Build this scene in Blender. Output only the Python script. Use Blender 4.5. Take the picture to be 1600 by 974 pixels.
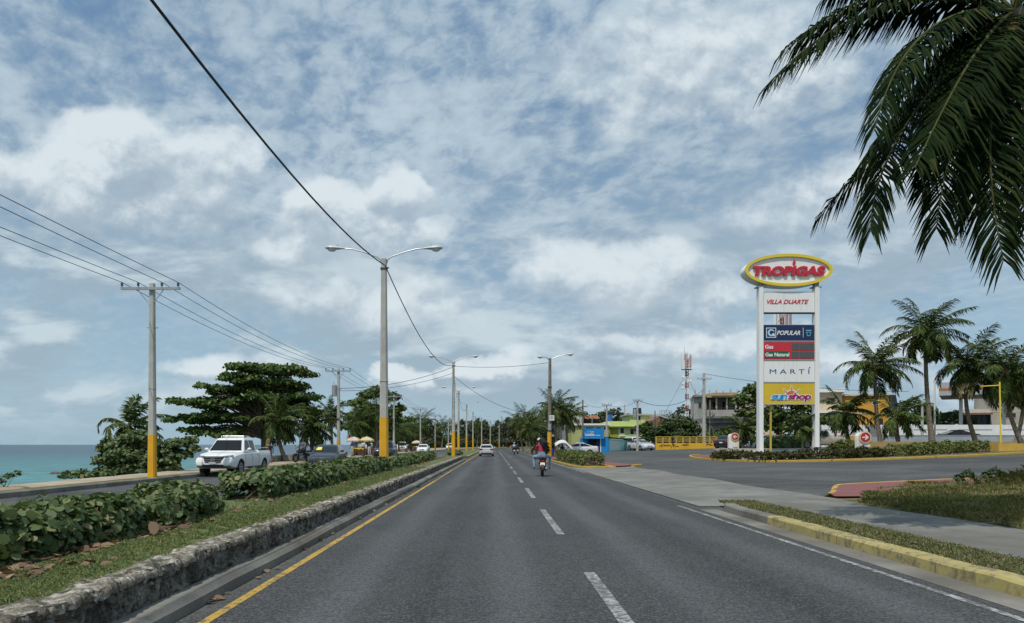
import bpy, bmesh, math, random
import numpy as np
from mathutils import Vector, Matrix

for o in list(bpy.data.objects):
    bpy.data.objects.remove(o)
SC = bpy.context.scene
C = SC.collection
R = math.radians
random.seed(4)
RNG = np.random.default_rng(11)

# ------------------------------------------------------------------ camera, sky, sun, exposure
F, PX0, HY, HC = 1200.0, 772.0, 695.0, 1.4      # focal length in photo pixels, road direction, horizon row, eye height


def wx(px, Y):
    return (px - PX0) * Y / F


def wz(py, Y):
    return HC + (HY - py) * Y / F


cam = bpy.data.cameras.new('camera')
cam.sensor_width = 36.0
cam.lens = F / 1600 * 36
cam.shift_x = (800 - PX0) / 1600
cam.shift_y = (HY - 487) / 1600
cam.clip_start = 0.1
cam.clip_end = 60000
camo = bpy.data.objects.new('camera', cam)
C.objects.link(camo)
camo.location = (0, 0, HC)
camo.rotation_euler = (R(90), 0, 0)
SC.camera = camo

SUN = Vector((-0.24, -0.40, 0.885)).normalized()
sl = bpy.data.lights.new('sun', 'SUN')
sl.energy = 3.3
sl.angle = R(0.5)
sl.color = (1.0, 0.95, 0.87)
so = bpy.data.objects.new('sun', sl)
C.objects.link(so)
so.rotation_euler = SUN.to_track_quat('Z', 'Y').to_euler()
so.location = (-20, -20, 60)
SC.view_settings.view_transform = 'Standard'
SC.view_settings.look = 'None'
SC.view_settings.gamma = 1.0
SC.view_settings.use_curve_mapping = False
SC.view_settings.exposure = 0.0


class NT:
    """small helper to write node graphs as expressions"""

    def __init__(s, tree):
        s.t = tree
        s.n = tree.nodes
        s.n.clear()

    def new(s, typ, **kw):
        n = s.n.new(typ)
        for k, v in kw.items():
            setattr(n, k, v)
        return n

    def put(s, sock, v):
        if hasattr(v, 'is_output') or isinstance(v, bpy.types.NodeSocket):
            s.t.links.new(v, sock)
        elif isinstance(v, (tuple, list)) and sock.type == 'RGBA' and len(v) == 3:
            sock.default_value = (*v, 1)
        else:
            sock.default_value = v

    def m(s, op, a, b=0.0, c=0.0, clamp=False):
        n = s.new('ShaderNodeMath', operation=op, use_clamp=clamp)
        for i, v in enumerate((a, b, c)):
            s.put(n.inputs[i], v)
        return n.outputs[0]

    def vm(s, op, a, b=(0, 0, 0)):
        n = s.new('ShaderNodeVectorMath', operation=op)
        s.put(n.inputs[0], a)
        s.put(n.inputs[1], b)
        return n.outputs[0]

    def xyz(s, x, y, z=0.0):
        n = s.new('ShaderNodeCombineXYZ')
        for i, v in enumerate((x, y, z)):
            s.put(n.inputs[i], v)
        return n.outputs[0]

    def sep(s, v):
        n = s.new('ShaderNodeSeparateXYZ')
        s.put(n.inputs[0], v)
        return n.outputs

    def noise(s, v, scale, detail=4.0, rough=0.5, dist=0.0, col=False):
        n = s.new('ShaderNodeTexNoise')
        s.put(n.inputs['Vector'], v)
        n.inputs['Scale'].default_value = scale
        n.inputs['Detail'].default_value = detail
        n.inputs['Roughness'].default_value = rough
        n.inputs['Distortion'].default_value = dist
        return n.outputs['Color' if col else 'Fac']

    def voro(s, v, scale, feature='F1', out='Distance', rnd=1.0):
        n = s.new('ShaderNodeTexVoronoi', feature=feature)
        s.put(n.inputs['Vector'], v)
        n.inputs['Scale'].default_value = scale
        n.inputs['Randomness'].default_value = rnd
        return n.outputs[out]

    def ss(s, v, lo, hi, a=0.0, b=1.0):
        n = s.new('ShaderNodeMapRange', interpolation_type='SMOOTHSTEP')
        s.put(n.inputs[0], v)
        for i, q in enumerate((lo, hi, a, b)):
            s.put(n.inputs[i + 1], q)
        return n.outputs[0]

    def mix(s, f, a, b, blend='MIX'):
        n = s.new('ShaderNodeMix', data_type='RGBA', blend_type=blend)
        s.put(n.inputs[0], f)
        s.put(n.inputs[6], a)
        s.put(n.inputs[7], b)
        return n.outputs[2]

    def ramp(s, f, stops):
        n = s.new('ShaderNodeValToRGB')
        s.put(n.inputs[0], f)
        e = n.color_ramp.elements
        while len(e) < len(stops):
            e.new(0.5)
        for q, (p, c) in zip(e, stops):
            q.position = p
            q.color = (*c, 1)
        return n.outputs[0]

    def bump(s, h, strength=0.4, dist=0.02):
        n = s.new('ShaderNodeBump')
        n.inputs['Strength'].default_value = strength
        n.inputs['Distance'].default_value = dist
        s.put(n.inputs['Height'], h)
        return n.outputs[0]


def make_world():
    w = bpy.data.worlds.new('World')
    SC.world = w
    w.use_nodes = True
    g = NT(w.node_tree)
    STR = 0.1
    sky = g.new('ShaderNodeTexSky', sky_type='NISHITA', sun_disc=False)
    sky.sun_elevation = math.asin(SUN.z)
    sky.sun_rotation = math.atan2(SUN.x, SUN.y) % (2 * math.pi)
    sky.air_density = 1.0
    sky.dust_density = 1.2
    sky.ozone_density = 1.2
    tc = g.new('ShaderNodeTexCoord')
    d = g.vm('NORMALIZE', tc.outputs['Generated'])
    x, y, z = g.sep(d)
    zc = g.m('MAXIMUM', z, 0.0)
    # --- base blue, paler towards the horizon
    base = g.mix(g.ss(zc, 0.02, 0.50), (0.35, 0.525, 0.65), (0.150, 0.278, 0.462))
    nish = g.mix(1.0, sky.outputs[0], (STR, STR, STR), 'MULTIPLY')
    base = g.mix(0.2, base, nish)
    # --- high broken altocumulus sheet, laid on a plane above the ground
    k = g.m('ADD', zc, 0.24)
    px = g.m('DIVIDE', x, k)
    py = g.m('DIVIDE', y, k)
    p = g.xyz(g.m('ADD', px, g.m('MULTIPLY', py, 0.2)), g.m('MULTIPLY', py, 0.85), 0.0)
    n1 = g.noise(p, 9.5, 5, 0.56, 0.3)
    n2 = g.noise(p, 1.0, 3, 0.5, 0.2)
    n3 = g.noise(p, 27.0, 4, 0.60, 0.3)
    n4 = g.noise(g.vm('ADD', p, (5.3, 2.1, 0.0)), 2.6, 5, 0.55, 0.3)
    den = g.m('ADD', g.m('ADD', g.m('MULTIPLY', n1, 0.50), g.m('MULTIPLY', n2, 0.30)), g.m('ADD', g.m('MULTIPLY', n4, 0.20), g.m('MULTIPLY', g.m('SUBTRACT', n3, 0.5), 0.30)))
    alto = g.ss(den, 0.31, 0.54)
    alto = g.m('MULTIPLY', alto, g.ss(zc, 0.10, 0.27, 0.22, 0.95))
    relief = g.ss(g.m('ADD', g.m('ADD', g.m('MULTIPLY', n1, 0.4), g.m('MULTIPLY', n2, 0.55)), g.m('MULTIPLY', n3, 0.25)), 0.46, 0.76)
    acol = g.mix(relief, (0.265, 0.375, 0.490), (0.51, 0.625, 0.71))
    col = g.mix(alto, base, acol)
    # --- low grey stratocumulus in banks above the horizon
    yy = g.m('MAXIMUM', g.m('ABSOLUTE', y), 0.08)
    u = g.m('DIVIDE', x, yy)
    v = g.m('DIVIDE', zc, yy)
    q = g.xyz(g.m('MULTIPLY', u, 2.6), g.m('MULTIPLY', v, 7.0), g.m('MULTIPLY', y, 0.4))
    b1 = g.noise(q, 1.7, 7, 0.55, 0.25)
    b1u = g.noise(g.vm('ADD', q, (0.03, 0.20, 0)), 1.7, 7, 0.55, 0.25)
    bank = g.ss(b1, 0.39, 0.58)
    bank = g.m('MULTIPLY', bank, g.m('MULTIPLY', g.ss(v, 0.012, 0.07), g.ss(v, 0.22, 0.38, 0.85, 0.0)))
    bl = g.ss(g.m('SUBTRACT', b1, b1u), -0.03, 0.14)
    bcol = g.mix(bl, (0.345, 0.45, 0.535), (0.60, 0.70, 0.755))
    col = g.mix(bank, col, bcol)
    # --- cumulus heaps at their own bearings
    blobs = [(110, 278, 120, 62, 1.0), (210, 248, 105, 62, 1.1), (305, 275, 95, 62, .9), (200, 320, 190, 45, .7), (520, 345, 80, 48, 1.0), (622, 310, 50, 58, 1.0),
             (470, 392, 95, 30, .6), (585, 370, 110, 45, .7), (645, 582, 55, 28, 1.1), (600, 465, 190, 50, .6), (940, 425, 140, 55, .8), (1060, 455, 90, 40, .6), (1130, 110, 210, 110, .6),
             (1390, 300, 180, 70, .6), (760, 575, 60, 24, .7), (1240, 330, 120, 50, .5), (340, 585, 110, 26, .6), (1080, 530, 170, 30, .6), (1330, 560, 140, 26, .5)]

    def heaps(vv):
        tot = None
        for (bx, by, rx, ry, wgt) in blobs:
            du = g.m('MULTIPLY', g.m('SUBTRACT', u, (bx - PX0) / F), F / rx / 1.25)
            dv = g.m('MULTIPLY', g.m('SUBTRACT', vv, (HY - by) / F), F / ry / 1.25)
            r2 = g.m('ADD', g.m('MULTIPLY', du, du), g.m('MULTIPLY', dv, dv))
            val = g.m('MULTIPLY', g.m('SUBTRACT', 1.0, r2), wgt)
            tot = val if tot is None else g.m('SMOOTH_MAX', tot, val, 0.2)
        return tot
    u0, v0 = u, v
    wn = g.sep(g.noise(g.xyz(g.m('MULTIPLY', u, 5.5), g.m('MULTIPLY', v, 7.0), 1.7), 1.2, 5, 0.58, 0.0, True))
    u = g.m('ADD', u0, g.m('MULTIPLY', g.m('SUBTRACT', wn[0], 0.5), 0.22))
    vw = g.m('ADD', v0, g.m('MULTIPLY', g.m('SUBTRACT', wn[1], 0.5), 0.11))
    tot = heaps(vw)
    totu = heaps(g.m('ADD', vw, 0.022))
    u = u0
    ev = g.xyz(g.m('MULTIPLY', u, 8.0), g.m('MULTIPLY', v, 9.0), 3.1)
    e1 = g.noise(ev, 1.5, 8, 0.58, 0.15)
    e1u = g.noise(g.vm('ADD', ev, (-0.05, 0.16, 0.0)), 1.5, 8, 0.58, 0.15)
    cum = g.m('ADD', g.m('MULTIPLY', tot, 1.25), g.m('MULTIPLY', g.m('SUBTRACT', e1, 0.5), 1.7))
    cm = g.ss(cum, -0.05, 0.80)
    cm = g.m('MULTIPLY', cm, g.ss(tot, -0.35, 0.20))
    sh = g.ss(g.m('ADD', g.m('MULTIPLY', g.m('SUBTRACT', tot, totu), 0.55), g.m('MULTIPLY', g.m('SUBTRACT', e1, e1u), 1.0)), -0.22, 0.20)
    ccol = g.mix(sh, (0.39, 0.485, 0.57), (0.71, 0.79, 0.835))
    col = g.mix(g.m('MULTIPLY', cm, g.m('ADD', 0.66, g.m('MULTIPLY', sh, 0.30))), col, ccol)
    # --- below the horizon: the sea's own bluish grey
    col = g.mix(g.ss(z, -0.06, -0.002), (0.16, 0.24, 0.30), col)
    out = g.mix(1.0, col, (1 / STR, 1 / STR, 1 / STR), 'MULTIPLY')
    bg = g.new('ShaderNodeBackground')
    g.put(bg.inputs[0], out)
    bg.inputs[1].default_value = STR
    wo = g.new('ShaderNodeOutputWorld')
    g.t.links.new(bg.outputs[0], wo.inputs[0])
    w.cycles.sampling_method = 'MANUAL'
    w.cycles.sample_map_resolution = 512


make_world()

# ------------------------------------------------------------------ materials
MATS = {}


def mat(name, col, rough=0.6, var=0.12, scale=3.0, bump=0.0, bscale=60.0, metal=0.0, spec=0.4, coat=0.0, dirt=0.0, dcol=(0.12, 0.10, 0.07)):
    if name in MATS:
        return MATS[name]
    m = bpy.data.materials.new(name)
    m.use_nodes = True
    g = NT(m.node_tree)
    b = g.new('ShaderNodeBsdfPrincipled')
    o = g.new('ShaderNodeOutputMaterial')
    g.t.links.new(b.outputs[0], o.inputs[0])
    tc = g.new('ShaderNodeTexCoord').outputs['Object']
    c = col
    if var:
        n = g.noise(tc, scale, 6, 0.6)
        lo = tuple(max(0, q * (1 - var)) for q in col)
        hi = tuple(min(1, q * (1 + var)) for q in col)
        c = g.mix(g.ss(n, 0.3, 0.7), lo, hi)
    if dirt:
        n = g.noise(tc, scale * 0.7, 8, 0.65, 0.3)
        c = g.mix(g.m('MULTIPLY', g.ss(n, 0.52, 0.72), dirt), c, dcol)
    g.put(b.inputs['Base Color'], c)
    b.inputs['Roughness'].default_value = rough
    b.inputs['Metallic'].default_value = metal
    b.inputs['Specular IOR Level'].default_value = spec
    b.inputs['Coat Weight'].default_value = coat
    b.inputs['Coat Roughness'].default_value = 0.05
    if bump:
        g.put(b.inputs['Normal'], g.bump(g.noise(tc, bscale, 4, 0.6), bump, 0.02))
    MATS[name] = m
    return m


def leafmat(name, stops, rough=0.45, trans=0.25, spec=0.4):
    """foliage: every leaf takes its own tone from a ramp, and lets some light through"""
    if name in MATS:
        return MATS[name]
    m = bpy.data.materials.new(name)
    m.use_nodes = True
    g = NT(m.node_tree)
    geo = g.new('ShaderNodeNewGeometry')
    tc = g.new('ShaderNodeTexCoord').outputs['Object']
    f = g.m('ADD', g.m('MULTIPLY', geo.outputs['Random Per Island'], 0.75), g.m('MULTIPLY', g.noise(tc, 0.9, 2), 0.25))
    c = g.ramp(f, stops)
    b = g.new('ShaderNodeBsdfPrincipled')
    g.put(b.inputs['Base Color'], c)
    b.inputs['Roughness'].default_value = rough
    b.inputs['Specular IOR Level'].default_value = spec
    t = g.new('ShaderNodeBsdfTranslucent')
    g.put(t.inputs[0], g.mix(1.0, c, (1.3, 1.4, 0.6), 'MULTIPLY'))
    mx = g.new('ShaderNodeMixShader')
    mx.inputs[0].default_value = trans
    g.t.links.new(b.outputs[0], mx.inputs[1])
    g.t.links.new(t.outputs[0], mx.inputs[2])
    o = g.new('ShaderNodeOutputMaterial')
    g.t.links.new(mx.outputs[0], o.inputs[0])
    MATS[name] = m
    return m


def custom(name, fn):
    if name in MATS:
        return MATS[name]
    m = bpy.data.materials.new(name)
    m.use_nodes = True
    g = NT(m.node_tree)
    b = g.new('ShaderNodeBsdfPrincipled')
    o = g.new('ShaderNodeOutputMaterial')
    g.t.links.new(b.outputs[0], o.inputs[0])
    pos = g.new('ShaderNodeNewGeometry').outputs['Position']
    fn(g, b, pos)
    MATS[name] = m
    return m


def m_asphalt(g, b, P, lo=(0.036, 0.039, 0.041), hi=(0.054, 0.057, 0.059), lane=True):
    n = g.noise(P, 0.35, 5, 0.6, 0.4)
    c = g.mix(g.ss(n, 0.3, 0.7), lo, hi)
    x, y, z = g.sep(P)
    if lane:      # polished wheel tracks and the oil drip line along each lane
        wob = g.m('MULTIPLY', g.m('SUBTRACT', g.noise(g.xyz(0.0, g.m('MULTIPLY', y, 0.08), 0), 1.0, 2), 0.5), 0.25)
        t = g.m('FRACT', g.m('ADD', g.m('DIVIDE', g.m('ADD', x, 2.3), 3.3), wob))
        tr = g.m('ABSOLUTE', g.m('SUBTRACT', g.m('ABSOLUTE', g.m('SUBTRACT', t, 0.5)), 0.25))
        pn = g.noise(g.xyz(g.m('MULTIPLY', x, 1.2), g.m('MULTIPLY', y, 0.10), 0), 1.0, 5, 0.6)
        c = g.mix(g.m('MULTIPLY', g.ss(tr, 0.13, 0.02), g.ss(pn, 0.3, 0.7, 0.4, 1.0)), c, tuple(q * 1.6 for q in hi))
        oil = g.ss(g.m('ABSOLUTE', g.m('SUBTRACT', t, 0.5)), 0.10, 0.0)
        c = g.mix(g.m('MULTIPLY', oil, g.ss(pn, 0.36, 0.62, 0.1, 0.8)), c, (0.018, 0.019, 0.020))
        edge = g.ss(g.m('ADD', g.m('ABSOLUTE', g.m('SUBTRACT', x, 1.05)), g.m('MULTIPLY', g.m('SUBTRACT', g.noise(P, 3.0, 5, 0.6), 0.5), 0.5)), 3.25, 3.75)
        c = g.mix(g.m('MULTIPLY', edge, 0.6), c, (0.14, 0.13, 0.11))
    if not lane:  # patched, stained and dusty
        pt = g.sep(g.voro(g.vm('ADD', P, g.vm('MULTIPLY', g.noise(P, 0.7, 3, 0.5, 0, True), (1.2, 1.2, 0.0))), 0.11, 'F1', 'Color'))[0]
        c = g.mix(g.ss(pt, 0.62, 0.66, 0.0, 0.75), c, (0.034, 0.036, 0.038))
        arc = g.noise(g.xyz(g.m('ADD', g.m('MULTIPLY', x, 0.9), g.m('MULTIPLY', y, 0.5)), g.m('MULTIPLY', y, 0.05), 0), 1.0, 4, 0.6, 0.6)
        c = g.mix(g.ss(arc, 0.52, 0.66, 0.0, 0.6), c, (0.115, 0.115, 0.112))
        dust = g.noise(P, 0.22, 7, 0.65, 0.7)
        c = g.mix(g.ss(dust, 0.48, 0.66, 0.0, 0.6), c, (0.15, 0.143, 0.125))
    agg = g.voro(P, 64.0, 'F1', 'Color')
    ag = g.sep(agg)[0]
    c = g.mix(g.ss(ag, 0.55, 1.0, 0.0, 0.6), c, (0.145, 0.148, 0.145))
    c = g.mix(g.ss(ag, 0.42, 0.0, 0.0, 0.75), c, (0.012, 0.013, 0.015))
    fine = g.noise(P, 160, 2, 0.6)
    c = g.mix(g.ss(fine, 0.62, 0.75, 0.0, 0.55), c, (0.25, 0.25, 0.24))
    stain = g.noise(P, 0.9, 8, 0.7, 0.6)
    c = g.mix(g.ss(stain, 0.66, 0.78, 0.0, 0.45), c, (0.03, 0.03, 0.032))
    g.put(b.inputs['Base Color'], c)
    b.inputs['Roughness'].default_value = 0.82
    b.inputs['Specular IOR Level'].default_value = 0.35
    g.put(b.inputs['Normal'], g.bump(g.m('ADD', ag, fine), 0.55, 0.006))


def m_concrete(base, dark, name):
    def fn(g, b, P):
        n = g.noise(P, 0.7, 8, 0.65, 0.5)
        c = g.mix(g.ss(n, 0.32, 0.68), dark, base)
        f = g.noise(P, 22, 4, 0.7)
        c = g.mix(g.ss(f, 0.55, 0.75, 0.0, 0.5), c, tuple(q * 0.6 for q in dark))
        s = g.noise(P, 2.5, 6, 0.7, 0.8)
        c = g.mix(g.ss(s, 0.6, 0.72, 0.0, 0.55), c, tuple(q * 0.55 for q in dark))
        big = g.noise(P, 0.28, 6, 0.62, 0.8)
        c = g.mix(g.ss(big, 0.46, 0.64, 0.0, 0.55), c, tuple(q * 0.72 * k for q, k in zip(dark, (1.12, 1.0, 0.82))))
        sand = g.noise(P, 1.3, 7, 0.7, 0.9)
        c = g.mix(g.ss(sand, 0.60, 0.74, 0.0, 0.5), c, (0.27, 0.235, 0.175))
        g.put(b.inputs['Base Color'], c)
        b.inputs['Roughness'].default_value = 0.9
        g.put(b.inputs['Normal'], g.bump(g.m('ADD', f, n), 0.4, 0.01))
    return custom(name, fn)


def m_paint(name, col, under, wear=0.5, scale=9.0):
    """worn painted concrete or road marking"""
    def fn(g, b, P):
        n = g.noise(P, scale, 9, 0.72, 0.4)
        n2 = g.noise(P, scale * 0.12, 4, 0.6)
        w = g.m('ADD', g.m('MULTIPLY', n, 0.7), g.m('MULTIPLY', n2, 0.3))
        c = g.mix(g.ss(g.noise(P, 2.0, 5, 0.6), 0.3, 0.7), tuple(q * 0.82 for q in col), col)
        c = g.mix(g.ss(w, 0.70 - wear * 0.28, 0.76 - wear * 0.22, 0.0, 0.92), c, under)
        g.put(b.inputs['Base Color'], c)
        b.inputs['Roughness'].default_value = 0.75
        if name.startswith('kerb'):
            y = g.sep(P)[1]
            jn = g.m('ABSOLUTE', g.m('SUBTRACT', g.m('FRACT', g.m('DIVIDE', g.m('ADD', y, g.m('MULTIPLY', n, 0.05)), 2.4)), 0.5))
            c = g.mix(g.ss(jn, 0.003, 0.006, 0.6, 0.0), c, (0.05, 0.045, 0.035))
            grime = g.noise(P, 2.6, 8, 0.7, 0.8)
            c = g.mix(g.ss(grime, 0.54, 0.72, 0.0, 0.55), c, (0.17, 0.145, 0.09))
            g.put(b.inputs['Base Color'], c)
        g.put(b.inputs['Normal'], g.bump(n, 0.25, 0.01))
    return custom(name, fn)


def m_soil(name, stops, scale=1.2):
    def fn(g, b, P):
        n = g.noise(P, scale, 8, 0.68, 0.5)
        c = g.ramp(n, stops)
        f = g.noise(P, 45, 3, 0.7)
        c = g.mix(g.ss(f, 0.35, 0.75, 0.0, 0.5), c, tuple(q * 0.55 for q in stops[0][1]))
        g.put(b.inputs['Base Color'], c)
        b.inputs['Roughness'].default_value = 0.95
        b.inputs['Specular IOR Level'].default_value = 0.15
        g.put(b.inputs['Normal'], g.bump(f, 0.6, 0.03))
    return custom(name, fn)


def m_coral(g, b, P):
    """rubble of pitted coral stone set in grey mortar"""
    x, y, z = g.sep(P)
    q = g.vm('ADD', g.xyz(g.m('MULTIPLY', x, 0.6), y, g.m('MULTIPLY', z, 1.0)), g.vm('MULTIPLY', g.noise(P, 5, 3, 0.5, 0, True), (0.09, 0.09, 0.09)))
    e = g.voro(q, 3.6, 'DISTANCE_TO_EDGE')
    idc = g.sep(g.voro(q, 3.6, 'F1', 'Color'))
    stone = g.mix(idc[0], (0.15, 0.132, 0.108), (0.36, 0.325, 0.27))
    n = g.noise(P, 18, 8, 0.78, 0.0)
    pit = g.voro(g.vm('ADD', P, g.vm('MULTIPLY', g.noise(P, 24, 3, 0.6, 0, True), (0.03, 0.03, 0.03))), 26, 'F1')
    stone = g.mix(g.ss(n, 0.40, 0.62), tuple((0.06, 0.055, 0.05)), stone)
    stone = g.mix(g.ss(pit, 0.34, 0.16, 0.0, 0.85), stone, (0.030, 0.027, 0.023))
    lime = g.noise(P, 9, 9, 0.80, 0.0)
    stone = g.mix(g.ss(lime, 0.57, 0.66, 0.0, 0.7), stone, (0.70, 0.66, 0.58))
    mortar = g.mix(g.ss(g.noise(P, 9, 6, 0.7), 0.35, 0.65), (0.16, 0.155, 0.135), (0.31, 0.295, 0.255))
    c = g.mix(g.ss(e, 0.05, 0.11), mortar, stone)
    damp = g.noise(g.xyz(g.m('MULTIPLY', y, 1.0), g.m('MULTIPLY', z, 0.25), 0), 1.6, 6, 0.65)
    c = g.mix(g.ss(damp, 0.50, 0.66, 0.0, 0.6), c, (0.055, 0.055, 0.052))
    g.put(b.inputs['Base Color'], c)
    b.inputs['Roughness'].default_value = 0.95
    b.inputs['Specular IOR Level'].default_value = 0.15
    h = g.m('ADD', g.m('MULTIPLY', g.ss(e, 0.0, 0.12), 1.0), g.m('ADD', n, g.m('MULTIPLY', pit, 1.2)))
    g.put(b.inputs['Normal'], g.bump(h, 0.9, 0.035))


def m_cap(g, b, P):
    n = g.noise(P, 8, 9, 0.80, 0.0)
    q = g.vm('ADD', P, g.vm('MULTIPLY', g.noise(P, 7, 4, 0.6, 0, True), (0.14, 0.14, 0.14)))
    e = g.voro(q, 3.6, 'DISTANCE_TO_EDGE')
    c = g.ramp(n, [(0.34, (0.06, 0.052, 0.042)), (0.43, (0.17, 0.15, 0.115)), (0.52, (0.30, 0.27, 0.215)), (0.58, (0.52, 0.49, 0.43)), (0.68, (0.72, 0.69, 0.62))])
    c = g.mix(g.ss(e, 0.0, 0.05, 0.8, 0.0), c, (0.07, 0.065, 0.05))
    m = g.noise(P, 1.3, 5, 0.6)
    c = g.mix(g.ss(m, 0.52, 0.66, 0.0, 0.55), c, (0.085, 0.09, 0.045))
    g.put(b.inputs['Base Color'], c)
    b.inputs['Roughness'].default_value = 0.95
    b.inputs['Specular IOR Level'].default_value = 0.15
    g.put(b.inputs['Normal'], g.bump(g.m('ADD', n, g.ss(e, 0, 0.1)), 0.9, 0.04))


def m_sea(g, b, P):
    x, y, z = g.sep(P)
    dist = g.m('SQRT', g.m('ADD', g.m('MULTIPLY', x, x), g.m('MULTIPLY', y, y)))
    n = g.noise(g.xyz(g.m('MULTIPLY', x, 0.012), g.m('MULTIPLY', y, 0.006), 0), 1.0, 5, 0.6, 0.4)
    dd = g.m('ADD', dist, g.m('MULTIPLY', g.m('SUBTRACT', n, 0.5), 260))
    c = g.ramp(g.m('DIVIDE', dd, 1000.0), [(0.06, (0.075, 0.285, 0.265)), (0.26, (0.045, 0.215, 0.220)), (0.48, (0.022, 0.125, 0.155)), (0.70, (0.024, 0.062, 0.110))])
    w = g.noise(g.xyz(g.m('MULTIPLY', x, 0.10), g.m('MULTIPLY', y, 0.05), 0), 2.0, 8, 0.65, 0.5)
    c = g.mix(g.ss(w, 0.36, 0.62, 0.75, 0.0), c, (0.012, 0.070, 0.085))
    foam = g.noise(g.xyz(g.m('MULTIPLY', x, 0.09), g.m('MULTIPLY', y, 0.035), 4), 2.2, 8, 0.62, 0.8)
    c = g.mix(g.ss(foam, 0.70, 0.76, 0.0, 0.8), c, (0.65, 0.72, 0.72))
    g.put(b.inputs['Base Color'], c)
    b.inputs['Roughness'].default_value = 0.32
    b.inputs['Specular IOR Level'].default_value = 0.25
    g.put(b.inputs['Normal'], g.bump(w, 0.7, 1.2))


ASPH = custom('asphalt', m_asphalt)
ASPH2 = custom('asphalt_old', lambda g, b, P: m_asphalt(g, b, P, (0.052, 0.055, 0.058), (0.076, 0.079, 0.081), False))
CONC = m_concrete((0.215, 0.215, 0.195), (0.125, 0.125, 0.112), 'concrete_pavement')
KERBC = m_concrete((0.24, 0.23, 0.20), (0.12, 0.115, 0.10), 'concrete_kerb')
PATH = m_concrete((0.42, 0.36, 0.27), (0.30, 0.25, 0.18), 'tan_path')
PAD = m_concrete((0.50, 0.49, 0.45), (0.36, 0.35, 0.32), 'pale_pad')
LINEW = m_paint('line_white', (0.42, 0.43, 0.41), (0.08, 0.08, 0.08), 1.0, 14)
LINEWF = m_paint('line_white_faded', (0.42, 0.42, 0.40), (0.085, 0.085, 0.085), 1.0, 14)
LINEY = m_paint('line_yellow', (0.50, 0.31, 0.045), (0.08, 0.08, 0.075), 0.78, 14)
KERBY = m_paint('kerb_yellow', (0.43, 0.355, 0.135), (0.17, 0.145, 0.085), 0.8, 6)
KERBY2 = m_paint('kerb_yellow_fresh', (0.46, 0.30, 0.05), (0.22, 0.19, 0.12), 0.45, 5)
REDP = m_paint('red_paving', (0.22, 0.075, 0.065), (0.15, 0.11, 0.095), 0.55, 3)
WALLY = m_paint('yellow_wall', (0.60, 0.38, 0.075), (0.36, 0.25, 0.10), 0.5, 3)
SOIL = m_soil('dry_soil', [(0.30, (0.075, 0.085, 0.030)), (0.48, (0.135, 0.125, 0.060)), (0.62, (0.24, 0.20, 0.125)), (0.75, (0.33, 0.28, 0.19))])
LAWN = m_soil('lawn_soil', [(0.28, (0.085, 0.115, 0.048)), (0.50, (0.125, 0.155, 0.068)), (0.66, (0.20, 0.185, 0.10)), (0.80, (0.30, 0.25, 0.17))])
LITTER = m_soil('leaf_litter', [(0.30, (0.05, 0.035, 0.022)), (0.5, (0.12, 0.08, 0.05)), (0.68, (0.24, 0.17, 0.11))], 6)
CORAL = custom('coral_rubble', m_coral)
CAP = custom('coral_cap', m_cap)
SEA = custom('sea_water', m_sea)
ROCK = m_soil('shore_rock', [(0.3, (0.05, 0.045, 0.038)), (0.5, (0.14, 0.12, 0.09)), (0.7, (0.28, 0.24, 0.18))], 2.0)

POLEC = mat('pole_concrete', (0.42, 0.41, 0.37), 0.85, 0.14, 1.3, 0.2, 30, dirt=0.3, dcol=(0.22, 0.21, 0.18))
POLED = mat('pole_weathered', (0.19, 0.17, 0.14), 0.9, 0.25, 2.0, 0.3, 20)
POLEY = mat('pole_yellow', (0.70, 0.36, 0.018), 0.6, 0.08, 2.0, dirt=0.25, dcol=(0.35, 0.2, 0.04))
STEEL = mat('galvanised_steel', (0.42, 0.43, 0.43), 0.45, 0.1, 6, metal=0.6)
DARKST = mat('dark_steel', (0.06, 0.06, 0.065), 0.5, 0.2, 5)
LAMPG = mat('lamp_housing', (0.50, 0.52, 0.52), 0.4, 0.06, 5)
LENS = mat('lamp_lens', (0.62, 0.64, 0.62), 0.15, 0.03)
CABLE = mat('cable_black', (0.012, 0.012, 0.014), 0.6, 0)
WIRE = mat('wire_grey', (0.05, 0.052, 0.056), 0.6, 0)
GLASS = mat('dark_glass', (0.014, 0.017, 0.020), 0.08, 0, spec=0.32)
TYRE = mat('tyre', (0.016, 0.016, 0.017), 0.85, 0.15)
BLACKP = mat('black_plastic', (0.02, 0.02, 0.022), 0.55, 0.1)
CHROME = mat('bright_metal', (0.62, 0.63, 0.64), 0.22, 0.03, metal=0.9)
RIM = mat('alloy_rim', (0.40, 0.41, 0.42), 0.35, 0.08, metal=0.6)
HEADL = mat('headlight_glass', (0.22, 0.24, 0.26), 0.08, 0.35, 20, spec=0.7)
TAILL = mat('taillight_red', (0.35, 0.02, 0.02), 0.2, 0.1)
PLATE = mat('plate_white', (0.75, 0.75, 0.72), 0.5, 0.05)
WHITE = mat('white_paint', (0.78, 0.78, 0.76), 0.5, 0.04, 1.5, dirt=0.12, dcol=(0.5, 0.47, 0.4))
TRUNK = mat('palm_trunk', (0.20, 0.165, 0.125), 0.95, 0.35, 7, 0.6, 18)
BARK = mat('tree_bark', (0.13, 0.10, 0.075), 0.95, 0.35, 5, 0.6, 18)
FROND = leafmat('palm_leaf', [(0.12, (0.022, 0.042, 0.011)), (0.45, (0.038, 0.070, 0.018)), (0.72, (0.070, 0.102, 0.028)), (0.90, (0.14, 0.135, 0.045))], 0.7, 0.15, 0.08)
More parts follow.
